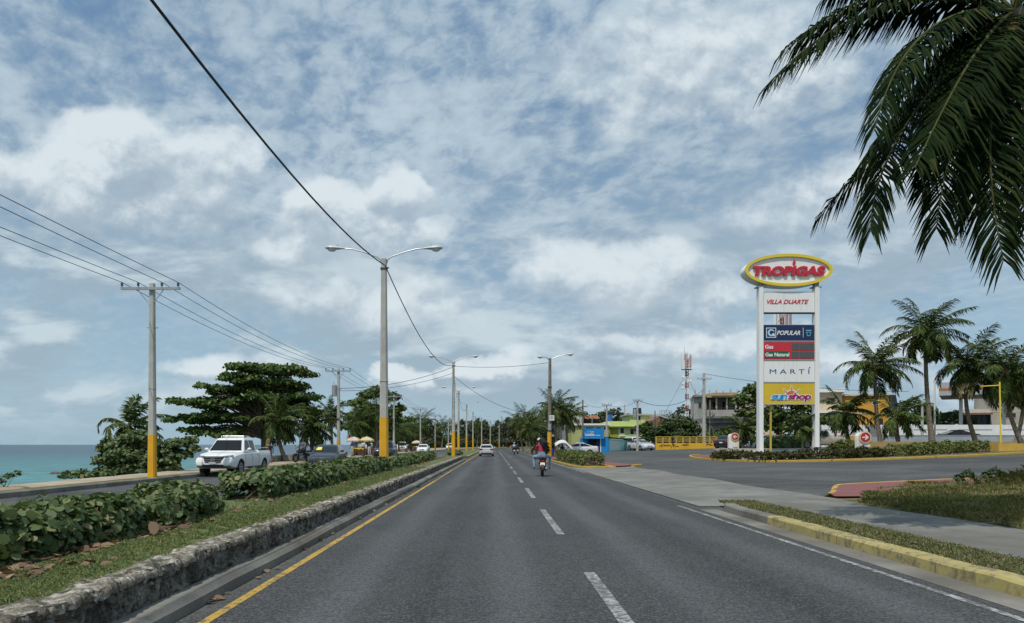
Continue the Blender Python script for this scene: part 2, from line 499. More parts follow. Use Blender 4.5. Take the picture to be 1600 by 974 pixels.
FROND_SHADED = leafmat('palm_leaf_shaded', [(0.12, (0.006, 0.014, 0.005)), (0.5, (0.011, 0.024, 0.007)), (0.8, (0.024, 0.040, 0.011)), (0.95, (0.07, 0.06, 0.022))], 0.8, 0.08, 0.06)  # darker copy of the palm leaf, with the crown's self-shading put into the colour
FRONDD = leafmat('palm_leaf_dry', [(0.15, (0.13, 0.095, 0.045)), (0.5, (0.22, 0.17, 0.075)), (0.85, (0.30, 0.25, 0.10))], 0.7, 0.2)
RACHIS_SHADED = mat('palm_rachis_shaded', (0.075, 0.080, 0.028), 0.7, 0.2, spec=0.1)  # rib tone darkened along with the shade painted into the near leaves
RACHIS = mat('palm_rachis', (0.17, 0.17, 0.06), 0.55, 0.2)
GRAPE = leafmat('sea_grape_leaf', [(0.10, (0.050, 0.084, 0.034)), (0.40, (0.080, 0.126, 0.050)), (0.66, (0.122, 0.168, 0.068)), (0.82, (0.19, 0.21, 0.088)), (0.95, (0.24, 0.17, 0.085))], 0.55, 0.2, 0.25)
ALMOND = leafmat('almond_leaf', [(0.12, (0.038, 0.068, 0.018)), (0.5, (0.066, 0.112, 0.028)), (0.8, (0.12, 0.165, 0.044)), (0.95, (0.19, 0.18, 0.06))], 0.55, 0.2, 0.2)
HEDGE = leafmat('hedge_leaf', [(0.12, (0.055, 0.080, 0.020)), (0.5, (0.105, 0.135, 0.036)), (0.8, (0.17, 0.18, 0.055)), (0.95, (0.23, 0.20, 0.08))], 0.55, 0.2, 0.2)
DARKLEAF = leafmat('dark_leaf', [(0.12, (0.024, 0.044, 0.014)), (0.5, (0.042, 0.074, 0.022)), (0.85, (0.075, 0.11, 0.034))], 0.55, 0.15, 0.2)
GREYLEAF = leafmat('casuarina_leaf', [(0.12, (0.045, 0.058, 0.030)), (0.5, (0.068, 0.082, 0.045)), (0.9, (0.10, 0.115, 0.065))], 0.6, 0.2)
MAROON = leafmat('maroon_shrub_leaf', [(0.12, (0.035, 0.034, 0.018)), (0.5, (0.062, 0.058, 0.028)), (0.85, (0.10, 0.11, 0.04))], 0.85, 0.15, 0.03)
BLADE = leafmat('lawn_blade', [(0.10, (0.145, 0.205, 0.100)), (0.45, (0.20, 0.255, 0.125)), (0.75, (0.28, 0.295, 0.16)), (0.93, (0.42, 0.36, 0.24))], 0.7, 0.3, 0.1)
BLADEV = leafmat('verge_blade', [(0.10, (0.135, 0.165, 0.085)), (0.40, (0.20, 0.215, 0.11)), (0.68, (0.29, 0.265, 0.155)), (0.90, (0.42, 0.34, 0.23))], 0.7, 0.3, 0.1)
TALLB = leafmat('tall_grass_blade', [(0.10, (0.135, 0.165, 0.072)), (0.40, (0.215, 0.23, 0.10)), (0.68, (0.34, 0.305, 0.165)), (0.90, (0.47, 0.38, 0.24))], 0.7, 0.3, 0.1)
DRYLEAF = leafmat('dry_leaf', [(0.15, (0.11, 0.065, 0.038)), (0.5, (0.19, 0.115, 0.068)), (0.85, (0.32, 0.22, 0.14))], 0.7, 0.1)

# ------------------------------------------------------------------ mesh helpers


def link(ob, parent=None):
    C.objects.link(ob)
    if parent is not None:
        ob.parent = parent
    return ob


class MB:
    """collects shapes and links them as ONE mesh object"""

    def __init__(s):
        s.v, s.f, s.mi, s.cur = [], [], [], 0

    def add(s, vs, fs):
        o = len(s.v)
        s.v += [tuple(q) for q in vs]
        for f in fs:
            s.f.append(tuple(i + o for i in f))
            s.mi.append(s.cur)
        return s

    def bx(s, x0, x1, y0, y1, z0, z1):
        v = [(x0, y0, z0), (x1, y0, z0), (x1, y1, z0), (x0, y1, z0), (x0, y0, z1), (x1, y0, z1), (x1, y1, z1), (x0, y1, z1)]
        return s.add(v, [(0, 3, 2, 1), (4, 5, 6, 7), (0, 1, 5, 4), (1, 2, 6, 5), (2, 3, 7, 6), (3, 0, 4, 7)])

    def box(s, c, d, rz=0.0, rx=0.0):
        M = Matrix.Rotation(rz, 3, 'Z') @ Matrix.Rotation(rx, 3, 'X')
        v = []
        for (i, j, k) in [(-1, -1, -1), (1, -1, -1), (1, 1, -1), (-1, 1, -1), (-1, -1, 1), (1, -1, 1), (1, 1, 1), (-1, 1, 1)]:
            q = M @ Vector((i * d[0] / 2, j * d[1] / 2, k * d[2] / 2))
            v.append((c[0] + q.x, c[1] + q.y, c[2] + q.z))
        return s.add(v, [(0, 3, 2, 1), (4, 5, 6, 7), (0, 1, 5, 4), (1, 2, 6, 5), (2, 3, 7, 6), (3, 0, 4, 7)])

    def loft(s, rings, cap=True, closed=True):
        n = len(rings[0])
        vs = [p for r in rings for p in r]
        fs = []
        for a in range(len(rings) - 1):
            for i in range(n if closed else n - 1):
                j = (i + 1) % n
                fs.append((a * n + i, a * n + j, (a + 1) * n + j, (a + 1) * n + i))
        if cap:
            fs.append(tuple(reversed(range(n))))
            fs.append(tuple(range((len(rings) - 1) * n, len(rings) * n)))
        return s.add(vs, fs)

    def tube(s, pts, r, n=8, cap=True):
        P = [Vector(p) for p in pts]
        if not hasattr(r, '__len__'):
            r = [r] * len(P)
        rings = []
        ref = None
        for i, p in enumerate(P):
            t = (P[min(i + 1, len(P) - 1)] - P[max(i - 1, 0)]).normalized()
            if ref is None:
                ref = Vector((0, 0, 1)) if abs(t.z) < 0.9 else Vector((1, 0, 0))
            a = t.cross(ref).normalized()
            b = t.cross(a).normalized()
            ref = -t.cross(a) if False else ref
            rings.append([p + (a * math.cos(2 * math.pi * k / n) + b * math.sin(2 * math.pi * k / n)) * r[i] for k in range(n)])
        return s.loft(rings, cap)

    def cyl(s, p0, p1, r0, r1=None, n=12):
        return s.tube([p0, p1], [r0, r0 if r1 is None else r1], n)

    def ball(s, c, r, n=10, m=6):
        if not hasattr(r, '__len__'):
            r = (r, r, r)
        rings = []
        for j in range(m + 1):
            th = math.pi * (j + 0.02) / (m + 0.04)
            rings.append([(c[0] + r[0] * math.sin(th) * math.cos(2 * math.pi * i / n), c[1] + r[1] * math.sin(th) * math.sin(2 * math.pi * i / n),
                           c[2] - r[2] * math.cos(th)) for i in range(n)])
        return s.loft(rings)

    def prism(s, poly, y0, y1):
        """polygon in x,z pulled along y"""
        n = len(poly)
        v = [(p[0], y0, p[1]) for p in poly] + [(p[0], y1, p[1]) for p in poly]
        f = [tuple(range(n)), tuple(reversed(range(n, 2 * n)))]
        f += [(i, i + n, (i + 1) % n + n, (i + 1) % n) for i in range(n)]
        return s.add(v, f)

    def slab(s, poly, z0, z1):
        n = len(poly)
        zz = (lambda p, z: z(p[0], p[1]) if callable(z) else z)
        v = [(p[0], p[1], zz(p, z0)) for p in poly] + [(p[0], p[1], zz(p, z1)) for p in poly]
        f = [tuple(reversed(range(n))), tuple(range(n, 2 * n))]
        f += [(i, (i + 1) % n, (i + 1) % n + n, i + n) for i in range(n)]
        return s.add(v, f)

    def mesh(s, name, mats, smooth=False, angle=38):
        me = bpy.data.meshes.new(name)
        me.from_pydata(s.v, [], s.f)
        for m in (mats if isinstance(mats, (list, tuple)) else [mats]):
            me.materials.append(m)
        bm = bmesh.new()
        bm.from_mesh(me)
        for i, f in enumerate(bm.faces):
            f.material_index = s.mi[i]
        bmesh.ops.recalc_face_normals(bm, faces=bm.faces)
        if smooth:
            for f in bm.faces:
                f.smooth = True
            for e in bm.edges:
                if len(e.link_faces) == 2 and e.calc_face_angle(0) > R(angle):
                    e.smooth = False
        bm.to_mesh(me)
        bm.free()
        return me

    def build(s, name, mats, parent=None, smooth=False, angle=38):
        return link(bpy.data.objects.new(name, s.mesh(name, mats, smooth, angle)), parent)


def polys(name, arrs, mats, parent=None, smooth=False):
    """many equal polygons (leaves, blades) as one mesh, fast; arrs: list of (array(N,k,3), material index)"""
    if not isinstance(arrs, list):
        arrs = [(arrs, 0)]
    V = np.concatenate([a.reshape(-1, 3) for a, _ in arrs]).astype(np.float32)
    tot = np.concatenate([np.full(len(a), a.shape[1], np.int32) for a, _ in arrs])
    mi = np.concatenate([np.full(len(a), m, np.int32) for a, m in arrs])
    start = np.concatenate([[0], np.cumsum(tot)[:-1]]).astype(np.int32)
    me = bpy.data.meshes.new(name)
    me.vertices.add(len(V))
    me.vertices.foreach_set('co', V.ravel())
    me.loops.add(len(V))
    me.loops.foreach_set('vertex_index', np.arange(len(V), dtype=np.int32))
    me.polygons.add(len(tot))
    me.polygons.foreach_set('loop_start', start)
    me.polygons.foreach_set('loop_total', tot)
    for m in (mats if isinstance(mats, (list, tuple)) else [mats]):
        me.materials.append(m)
    me.polygons.foreach_set('material_index', mi)
    me.update(calc_edges=True)
    ob = bpy.data.objects.new(name, me)
    return link(ob, parent)


def nrm(a):
    return a / np.maximum(np.linalg.norm(a, axis=-1, keepdims=True), 1e-9)


def leaves(P, N, size, k=6, asp=0.75, cup=0.2, rng=RNG):
    n = len(P)
    size = np.broadcast_to(size, (n,)).reshape(n, 1, 1)
    N = nrm(N)
    a = nrm(np.cross(N, rng.normal(size=(n, 3))))
    b = np.cross(N, a)
    an = np.linspace(0, 2 * np.pi, k, endpoint=False)
    ca, sa = np.cos(an).reshape(1, k, 1), np.sin(an).reshape(1, k, 1)
    return P[:, None] + size * (a[:, None] * ca + b[:, None] * sa * asp + N[:, None] * (np.abs(sa) - 0.5) * cup)


def tag(o, label=None, cat=None, group=None, kind=None):
    if label:
        o['label'] = label
    if cat:
        o['category'] = cat
    if group:
        o['group'] = group
    if kind:
        o['kind'] = kind
    return o


def thing(name, label, cat, loc=(0, 0, 0), rz=0.0, group=None, scale=None):
    o = bpy.data.objects.new(name, None)
    o.empty_display_size = 0.3
    C.objects.link(o)
    o.location = loc
    o.rotation_euler = (0, 0, rz)
    if scale:
        o.scale = (scale,) * 3
    return tag(o, label, cat, group)


def struct(o):
    o['kind'] = 'structure'
    return o


def kids(o):
    return [q for q in bpy.data.objects if q.parent == o]


def copy_tree(o, parent=None):
    c = o.copy()
    C.objects.link(c)
    if parent is not None:
        c.parent = parent
    for ch in kids(o):
        copy_tree(ch, c)
    return c


def place(src, loc, rz, label, scale=None):
    c = copy_tree(src)
    c.location = loc
    c.rotation_euler = (0, 0, rz)
    if scale:
        c.scale = (scale,) * 3
    c['label'] = label
    return c


def evalmesh(ob):
    dg = bpy.context.evaluated_depsgraph_get()
    dg.update()
    return bpy.data.meshes.new_from_object(ob.evaluated_get(dg))


def text(s, w, h, mt, parent, x, z, y, depth=0.02, shear=0.0, bold=0.0, name='lettering', keep=False):
    """lettering facing -Y, fitted into w x h, centred on x, z; its back lies at y"""
    cu = bpy.data.curves.new('lettering', 'FONT')
    cu.body = s
    cu.shear = shear
    cu.offset = bold
    cu.resolution_u = 3
    cu.extrude = 0.02
    tmp = bpy.data.objects.new('lettering_tmp', cu)
    C.objects.link(tmp)
    me = evalmesh(tmp)
    bpy.data.objects.remove(tmp)
    V = np.array([v.co[:] for v in me.vertices])
    lo, hi = V.min(0), V.max(0)
    sx = w / (hi[0] - lo[0])
    sz = h / (hi[1] - lo[1])
    if keep:
        sx = sz = min(sx, sz)
    W = np.empty_like(V)
    W[:, 0] = (V[:, 0] - (lo[0] + hi[0]) / 2) * sx + x
    W[:, 2] = (V[:, 1] - (lo[1] + hi[1]) / 2) * sz + z
    W[:, 1] = y - np.where(V[:, 2] > 0, depth, 0.0)
    me.vertices.foreach_set('co', W.astype(np.float32).ravel())
    me.materials.clear()
    me.materials.append(mt)
    me.update()
    return link(bpy.data.objects.new(name, me), parent)


def sstep(x, a, b):
    t = np.clip((np.asarray(x, float) - a) / (b - a), 0, 1)
    return t * t * (3 - 2 * t)

# ------------------------------------------------------------------ the lie of the land


def cx(Y):
    """the avenue bends to the right far ahead"""
    return 0.0006 * max(0.0, min(Y, 520) - 170) ** 2


def gz(X, Y):
    """the ground climbs gently inland"""
    X = np.asarray(X, float)
    Y = np.asarray(Y, float)
    a = 0.031 * np.clip(X - 6.0, 0, 33)
    b = 0.004 * np.clip(Y - 45, 0, 110) * np.clip((X - 9) / 6, 0, 1)
    return a + b


def coast(Y):
    return float(np.interp(Y, [-60, 22, 36, 60, 90, 150, 200, 260, 330, 600], [-15.0, -15.2, -15.7, -16.4, -17.4, -20, -24, -32, -60, -160])) + cx(Y)


def hash2(i, j, k=0):
    v = np.sin(i * 127.1 + j * 311.7 + k * 74.7) * 43758.5453
    return v - np.floor(v)


def worley(x, y):
    """distance to the nearest and second nearest feature point, and the cell's own random number"""
    xi, yi = np.floor(x), np.floor(y)
    d1 = np.full(x.shape, 9.0)
    d2 = np.full(x.shape, 9.0)
    idn = np.zeros(x.shape)
    for a in (-1, 0, 1):
        for b in (-1, 0, 1):
            ci, cj = xi + a, yi + b
            fx, fy = ci + hash2(ci, cj, 1), cj + hash2(ci, cj, 2)
            d = np.hypot(x - fx, y - fy)
            n = d < d1
            d2 = np.where(n, d1, np.minimum(d2, d))
            idn = np.where(n, hash2(ci, cj, 3), idn)
            d1 = np.where(n, d, d1)
    return d1, d2, idn


def vnoise(x, y, k=0):
    xi, yi = np.floor(x), np.floor(y)
    fx, fy = x - xi, y - yi
    fx, fy = fx * fx * (3 - 2 * fx), fy * fy * (3 - 2 * fy)
    h = lambda a, b: hash2(xi + a, yi + b, k)
    return (h(0, 0) * (1 - fx) + h(1, 0) * fx) * (1 - fy) + (h(0, 1) * (1 - fx) + h(1, 1) * fx) * fy


def grid(name, X, Y, Z, m, parent=None, smooth=True):
    """X, Y, Z: arrays (rows, cols)"""
    r, c = X.shape
    V = np.stack([X, Y, Z], -1).reshape(-1, 3)
    i = np.arange(r * c).reshape(r, c)
    Fq = np.stack([i[:-1, :-1], i[:-1, 1:], i[1:, 1:], i[1:, :-1]], -1).reshape(-1, 4)
    me = bpy.data.meshes.new(name)
    me.from_pydata(V.tolist(), [], Fq.tolist())
    me.materials.append(m)
    if smooth:
        me.polygons.foreach_set('use_smooth', np.ones(len(Fq), bool))
    return link(bpy.data.objects.new(name, me), parent)


def strip(name, x0, x1, z, y0, y1, m, bend=True, step=6.0):
    n = max(2, int((y1 - y0) / step) + 1)
    ys = np.linspace(y0, y1, n)
    X = np.array([[x0 + (cx(y) if bend else 0), x1 + (cx(y) if bend else 0)] for y in ys])
    Y = np.repeat(ys[:, None], 2, 1)
    Z = np.full_like(X, z)
    return struct(grid(name, X, Y, Z, m, smooth=False))


def kerb(name, pts, w, h, m, base=None, drop=0.25, bevel=0.025, taper=False):
    """a real stepped kerb along a path; its width lies to the left of the direction of travel"""
    P = [Vector((p[0], p[1])) for p in pts]
    rings = []
    for i, p in enumerate(P):
        t = (P[min(i + 1, len(P) - 1)] - P[max(i - 1, 0)]).normalized()
        nn = Vector((-t.y, t.x))
        z = 0.0 if base is None else float(base(p.x, p.y))
        hh = h if not taper or i > 1 else h * (0.45 + 0.3 * i)
        j = random.uniform(-0.008, 0.008)
        a, b = p, p + nn * w
        rings.append([(a.x, a.y, z - drop), (a.x + nn.x * 0.01, a.y + nn.y * 0.01, z + hh - bevel + j), (a.x + nn.x * (bevel + .01), a.y + nn.y * (bevel + .01), z + hh + j),
                      (b.x - nn.x * bevel, b.y - nn.y * bevel, z + hh + j), (b.x, b.y, z + hh - bevel + j), (b.x, b.y, z - drop)])
    return struct(MB().loft(rings).build(name, m))


def dense(pts, step=0.7):
    out = [pts[0]]
    for a, b in zip(pts[:-1], pts[1:]):
        n = max(1, int(math.dist(a, b) / step))
        for k in range(1, n + 1):
            out.append((a[0] + (b[0] - a[0]) * k / n, a[1] + (b[1] - a[1]) * k / n))
    return out


def smoothpath(pts, n=8):
    out = []
    for i in range(len(pts) - 1):
        p0, p1, p2, p3 = pts[max(i - 1, 0)], pts[i], pts[i + 1], pts[min(i + 2, len(pts) - 1)]
        for k in range(n):
            t = k / n
            out.append(tuple(0.5 * ((2 * p1[a]) + (-p0[a] + p2[a]) * t + (2 * p0[a] - 5 * p1[a] + 4 * p2[a] - p3[a]) * t * t + (-p0[a] + 3 * p1[a] - 3 * p2[a] + p3[a]) * t ** 3) for a in (0, 1)))
    out.append(tuple(pts[-1]))
    return out


# --- sea and ground sheets
rad = [0, 60, 120, 200, 320, 500, 800, 1300, 2200, 4000, 8000, 16000, 40000]
ang = np.linspace(0, 2 * np.pi, 49)
struct(grid('sea', np.outer(rad, np.cos(ang)), np.outer(rad, np.sin(ang)), np.full((len(rad), 49), -5.0), SEA))

ys = np.concatenate([np.arange(-60, 60, 3), np.arange(60, 220, 6), np.arange(220, 620, 20), [700, 900, 1400]])
rows = []
for y in ys:
    c = coast(y)
    k = cx(y)
    w = 0.5 * math.sin(y * 0.9) + 0.35 * math.sin(y * 2.3 + 1)
    pr = [(c - 14, -7), (c - 6 + w, -5.3), (c - 3.2 + w * .7, -3.6), (c - 1.3 + w * .4, -1.2), (c - 0.25 + w * .1, -0.12), (c + 0.15, 0.10)]
    pr += [(-13.75 + k, 0.12), (-13.0 + k, 0.12), (-12.84 + k, 0.10), (-12.80 + k, -0.08), (-9 + k, -0.07), (-5 + k, -0.07), (0 + k, -0.07), (4.9 + k, -0.07)]
    for X in (6, 8, 10, 13, 17, 22, 28, 34, 40, 60, 100, 200, 500, 1500):
        pr.append((X + k, float(gz(X, y)) - 0.07))
    rows.append([(a, y, b) for a, b in pr])
rows = np.array(rows)
struct(grid('ground', rows[..., 0], rows[..., 1], rows[..., 2], SOIL))

# shore rocks below the edge
for i, (px, py, s) in enumerate([(88, 739, 0.5), (104, 741, 0.4), (96, 743, 0.3), (118, 738, 0.4)]):
    Y = 6.2 * F / (py - HY)
    mb = MB().ball((0, 0, 0), (s * 3.2, s * 2.0, s * 0.9), 9, 5)
    o = mb.build('shore_rock', ROCK)
    V = np.array([v.co[:] for v in o.data.vertices])
    V *= 1 + 0.3 * (vnoise(V[:, 0] * 1.3 + i * 9, V[:, 1] * 1.3 + V[:, 2])[:, None] - 0.5)
    o.data.vertices.foreach_set('co', V.astype(np.float32).ravel())
    o.location = (wx(px, Y), Y, -4.97)
    tag(o, 'low dark rock breaking the turquoise water below the coast path', 'rock', 'rocks in the shallow water')

# --- roads
strip('road', -2.70, 5.6, 0.0, -40, 560, ASPH)
strip('opposite_road', -12.78, -5.5, 0.0, -40, 560, ASPH2)
strip('gutter_pavement', 4.42, 4.80, 0.004, -20, 16.5, KERBC, step=2)
strip('edge_line_marking', -2.325, -2.235, 0.004, -10, 160, LINEY)
strip('edge_line_marking', 4.18, 4.265, 0.004, -10, 17.6, LINEW)
strip('edge_line_marking', 4.46, 4.57, 0.004, 38, 80, LINEW)
strip('edge_line_marking', -5.95, -5.85, 0.004, -10, 200, LINEY)
y = -4.35
while y < 330:
    strip('lane_dash_marking', 0.98, 1.10, 0.004, y, y + 4.6, LINEW, step=2.3)
    strip('lane_dash_marking', -9.35, -9.24, 0.004, y, y + 4.6, LINEWF, step=2.3)
    y += 8.15
for a in (-1.9, -0.3, 1.5, 3.1):
    strip('crosswalk_marking', a, a + 0.95, 0.006, 92, 93.2, LINEWF)
strip('lane_divider_marking', 0.98, 1.10, 0.005, 100, 170, LINEWF)

# --- left: kerb, verge, coast path
kerb('kerb', [(-12.75 + cx(y), y) for y in np.arange(-30, 330, 3.0)], 0.17, 0.15, KERBC)
ys2 = np.concatenate([np.arange(-30, 90, 2.0), np.arange(90, 320, 8.0)])
XX, YY, ZZ = [], [], []
for y in ys2:
    a, b = coast(y) + 0.05 + 0.10 * math.sin(y * 1.7), -13.65 + cx(y) + 0.08 * math.sin(y * 1.3) + 0.05 * math.sin(y * 3.1)
    XX.append(np.linspace(a, b, 6))
    YY.append(np.full(6, y))
    ZZ.append(np.array([0.09, .16, .16, .16, .155, 0.10]))
struct(grid('coast_path', np.array(XX), np.array(YY), np.array(ZZ), PATH))

# --- median: gutter kerb, lawn
kerb('kerb', [(-2.52, y) for y in np.arange(-12, 69, 1.5)], 0.27, 0.125, KERBC, bevel=0.04)
ysm = np.concatenate([np.arange(-12, 30, 0.5), np.arange(30, 68.6, 1.5)])
xsm = np.array([-5.52, -5.50, -5.2, -4.8, -4.4, -4.0, -3.7, -3.4, -3.05])
X = np.repeat(xsm[None], len(ysm), 0)
Y = np.repeat(ysm[:, None], len(xsm), 1)
Z = 0.345 + 0.05 * (vnoise(X * 1.3, Y * 0.9) - 0.5) + 0.03 * (vnoise(X * 4, Y * 4, 3) - 0.5)
Z[:, 0] = -0.05
struct(grid('median_lawn', X, Y, Z, LAWN))
X = np.repeat(np.array([-5.0, -4.7, -4.4, -4.10])[None], len(ysm), 0)
X = X + 0.14 * (vnoise(X * 2, Y[:, :4] * 1.1, 5) - 0.5) + 0.25 * (vnoise(X * 0 + 3, Y[:, :4] * 0.35, 8) - 0.5)
Zl = np.interp(X, xsm[1:], np.linspace(0.36, 0.36, 8)) + 0.05 * (vnoise(X * 1.3, Y[:, :4] * 0.9) - 0.5) + 0.012 - 0.09 * sstep(Y[:, :4], 11.8, 12.2) * sstep(Y[:, :4], 15.0, 14.6)
struct(grid('hedge_bed', X, Y[:, :4], Zl, LITTER))
struct(MB().bx(-5.5, -2.9, 68.3, 68.6, -0.1, 0.34).build('median_end', KERBC))

# --- second stretch of median, a low kerbed bed beyond the gap
Yb = np.arange(82, 420, 4.0)
kerb('kerb', [(-2.75 + cx(y), y) for y in Yb], 0.2, 0.2, KERBY)
kerb('kerb', [(-5.75 + cx(y), y) for y in Yb], 0.2, 0.2, KERBC)
strip('median_bed', -5.6, -2.92, 0.19, 82, 416, LAWN)
kerb('kerb', [(-2.75, 82.0), (-4.3, 80.6), (-5.75, 82.0)], 0.2, 0.2, KERBC)
struct(MB().slab([(-5.6, 82), (-2.92, 82), (-4.3, 80.9)], -0.05, 0.18).build('median_bed_end', LAWN))

# --- the rubble wall that retains the median
wall = thing('stone_wall', 'long low retaining wall of pitted coral rubble along the median', 'wall', (-2.8, 30, 0))
yw = np.concatenate([np.arange(2.5, 22, 0.035), np.arange(22, 40, 0.08), np.arange(40, 68.4, 0.25)])
zw = np.linspace(0.06, 0.385, 15)
Yg, Zg = np.meshgrid(yw, zw, indexing='ij')
d1, d2, idn = worley(Yg * 4.3 + 0.35 * vnoise(Yg * 6, Zg * 6, 4), Zg * 4.6 + 0.3 * vnoise(Yg * 6, Zg * 6, 6))
edge = np.clip((d2 - d1) * 3, 0, 1)
disp = 0.055 * np.clip(edge * 1.8, 0, 1) ** 0.6 * (0.35 + idn) + 0.03 * (vnoise(Yg * 18, Zg * 18, 1) - 0.5) + 0.018 * (vnoise(Yg * 37, Zg * 37, 2) - 0.5)
pil = sstep(np.abs(((Yg + 0.7) % 9.0) - 4.5), 0.14, 0.10)
disp = disp * (1 - pil) + 0.05 * pil
Xg = -2.83 + disp + (0.385 - Zg) * 0.12
grid('rubble_face', Xg + 2.8, Yg - 30, Zg, CORAL, wall)
xc = np.array([0.07, 0.075, 0.06, 0.03, -0.02, -0.08, -0.14, -0.20, -0.26, -0.32, -0.36])
zc0 = np.array([0.335, 0.36, 0.395, 0.41, 0.412, 0.41, 0.408, 0.405, 0.40, 0.385, 0.33])
Yc, Xc = np.meshgrid(yw, xc, indexing='ij')
Zc = np.repeat(zc0[None], len(yw), 0)
d1, d2, idn = worley(Yc * 4.6 + 0.5 * vnoise(Yc * 5, Xc * 9, 4), Xc * 9.0 + 9 + 0.4 * vnoise(Yc * 6, Xc * 6, 6))
rough = 0.026 * np.clip((d2 - d1) * 4, 0, 1) ** 0.5 * (0.1 + idn) - 0.03 + 0.022 * (vnoise(Yc * 13, Xc * 16, 3) - 0.5) + 0.022 * (vnoise(Yc * 30, Xc * 30, 5) - 0.5)
over = -0.03 + 0.03 * (vnoise(Yc * 3.1, Yc * 0, 7) - 0.5) + 0.04 * (idn - 0.6) + 0.03 * (vnoise(Yc * 17, Yc * 0, 9) - 0.5)
grid('coping', Xc + np.where(Xc > 0.0, over, 0), Yc - 30, Zc + rough, CAP, wall)
MB().bx(-0.36, 0.03, 38.2, 38.5, 0, 0.39).build('wall_end', CORAL, wall)

# --- right: kerb, grass strip, pavement, driveway, side street
pr = [(4.80, y) for y in np.arange(-12, 13.6, 0.5)]
kerb('kerb', list(reversed([(p[0], p[1]) for p in pr])), 0.28, 0.145, KERBY)
pg = [(4.80, 13.5), (4.80, 14.2), (4.80, 15.0), (4.82, 15.8), (4.90, 16.4), (5.08, 16.9), (5.38, 17.2), (5.75, 17.35)]
kerb('kerb', list(reversed(pg)), 0.28, 0.14, KERBC, taper=True)


def surf(name, L, Rr, off, m, nx=6, noise_amp=0.0, zfn=None):
    L, Rr = np.array(L, float), np.array(Rr, float)
    t = np.linspace(0, 1, nx)
    X = L[:, :1] + (Rr[:, :1] - L[:, :1]) * t
    Y = L[:, 1:2] + (Rr[:, 1:2] - L[:, 1:2]) * t
    Z = (gz(X, Y) if zfn is None else zfn(X, Y)) + off
    if noise_amp:
        Z = Z + noise_amp * (vnoise(X * 2, Y * 2) - 0.5)
    return struct(grid(name, X, Y, Z, m))


def walkz(X, Y):
    f = sstep(Y, 18.5, 14.5)
    return 0.10 * f + gz(X, Y) * (1 - f) + 0.012 * (1 - f)


yy = np.concatenate([np.arange(-12, 17.3, 0.6), [17.3]])
surf('verge_strip', [(5.06, y) for y in yy], [(5.86 + 0.06 * math.sin(y * 2.1), y) for y in yy], 0.0, LAWN, 5, 0.02, lambda X, Y: 0.108 + 0 * X)
yy = np.concatenate([np.arange(-12, 19.3, 0.6)])
surf('pavement', [(5.80, y) for y in yy], [(8.05 + 0.08 * math.sin(y * 1.1), y) for y in yy], 0.0, CONC, 6, 0.0, walkz)
yy = np.linspace(17.2, 47, 20)
surf('driveway_apron', [(4.60, y) for y in yy], [(8.25 + 0.12 * math.sin(y * 0.7) - 0.02 * (y - 30) * 0, y) for y in yy], 0.018, CONC, 6, 0.0, lambda X, Y: np.maximum(gz(X, Y), 0.0))
xs = np.array([7.95, 8.4, 9.2, 10.6, 13, 16, 20, 26, 34, 42, 55, 75, 100])
yn = np.interp(xs, [7.9, 8.4, 9.2, 10.6, 15.5, 25, 80, 100], [18.8, 19.6, 20.6, 23.3, 24.4, 26, 30, 32])
surf('side_street', [(x, y) for x, y in zip(xs, yn)], [(x, 150) for x in xs], 0.008, ASPH2, 30)
surf('side_street_mouth', [(5.62, y) for y in np.linspace(46.5, 86, 14)], [(8.05, y) for y in np.linspace(46.5, 86, 14)], 0.012, ASPH2, 4)
strip('shoulder', 4.4, 5.64, 0.003, 46, 88, ASPH2)

# weedy plot with its red paving and yellow edge
edge = smoothpath([(8.75, 20.2), (9.15, 20.9), (9.9, 22.5), (10.7, 23.7), (12.5, 24.2), (15.5, 24.8), (20, 25.6), (30, 27)], 6)
kerb('kerb', list(reversed(edge)), 0.16, 0.045, KERBY2, gz, bevel=0.012)
inn = [(p[0] + 0.10 + 0.75 * min(1, i / 7), p[1] - 0.45 - 1.9 * min(1, i / 14)) for i, p in enumerate(edge)]
rp_ = surf('red_paving', edge, inn, 0.038, REDP, 4)
for i in range(10):
    rp_.data.vertices[i * 4 + 3].co.z -= 0.055
    rp_.data.vertices[i * 4 + 2].co.z -= 0.02 if i else 0.06


def plotz(X, Y):
    m = 0.30 * sstep(X, 14.0, 17.5) * sstep(Y, 25.5, 21.5) * sstep(Y, 8, 15)
    return gz(X, Y) + 0.05 + m + 0.05 * (vnoise(X * 1.2, Y * 1.2) - 0.5)


yy = np.arange(-12, 22.9, 0.6)
lo = [(7.9 + 0.12 * math.sin(y * 1.9) + np.interp(y, [17, 19.5, 21, 22.8], [0, 1.2, 2.4, 4.2]), y) for y in yy]
wp = surf('weed_plot', lo, [(32, y + 1.5) for y in yy], 0.0, SOIL, 40, 0.0, plotz)
for i in range(len(lo)):
    wp.data.vertices[i * 40].co.z -= 0.16
    wp.data.vertices[i * 40 + 1].co.z -= 0.02
for i in range(40):
    wp.data.vertices[(len(lo) - 1) * 40 + i].co.z -= 0.16

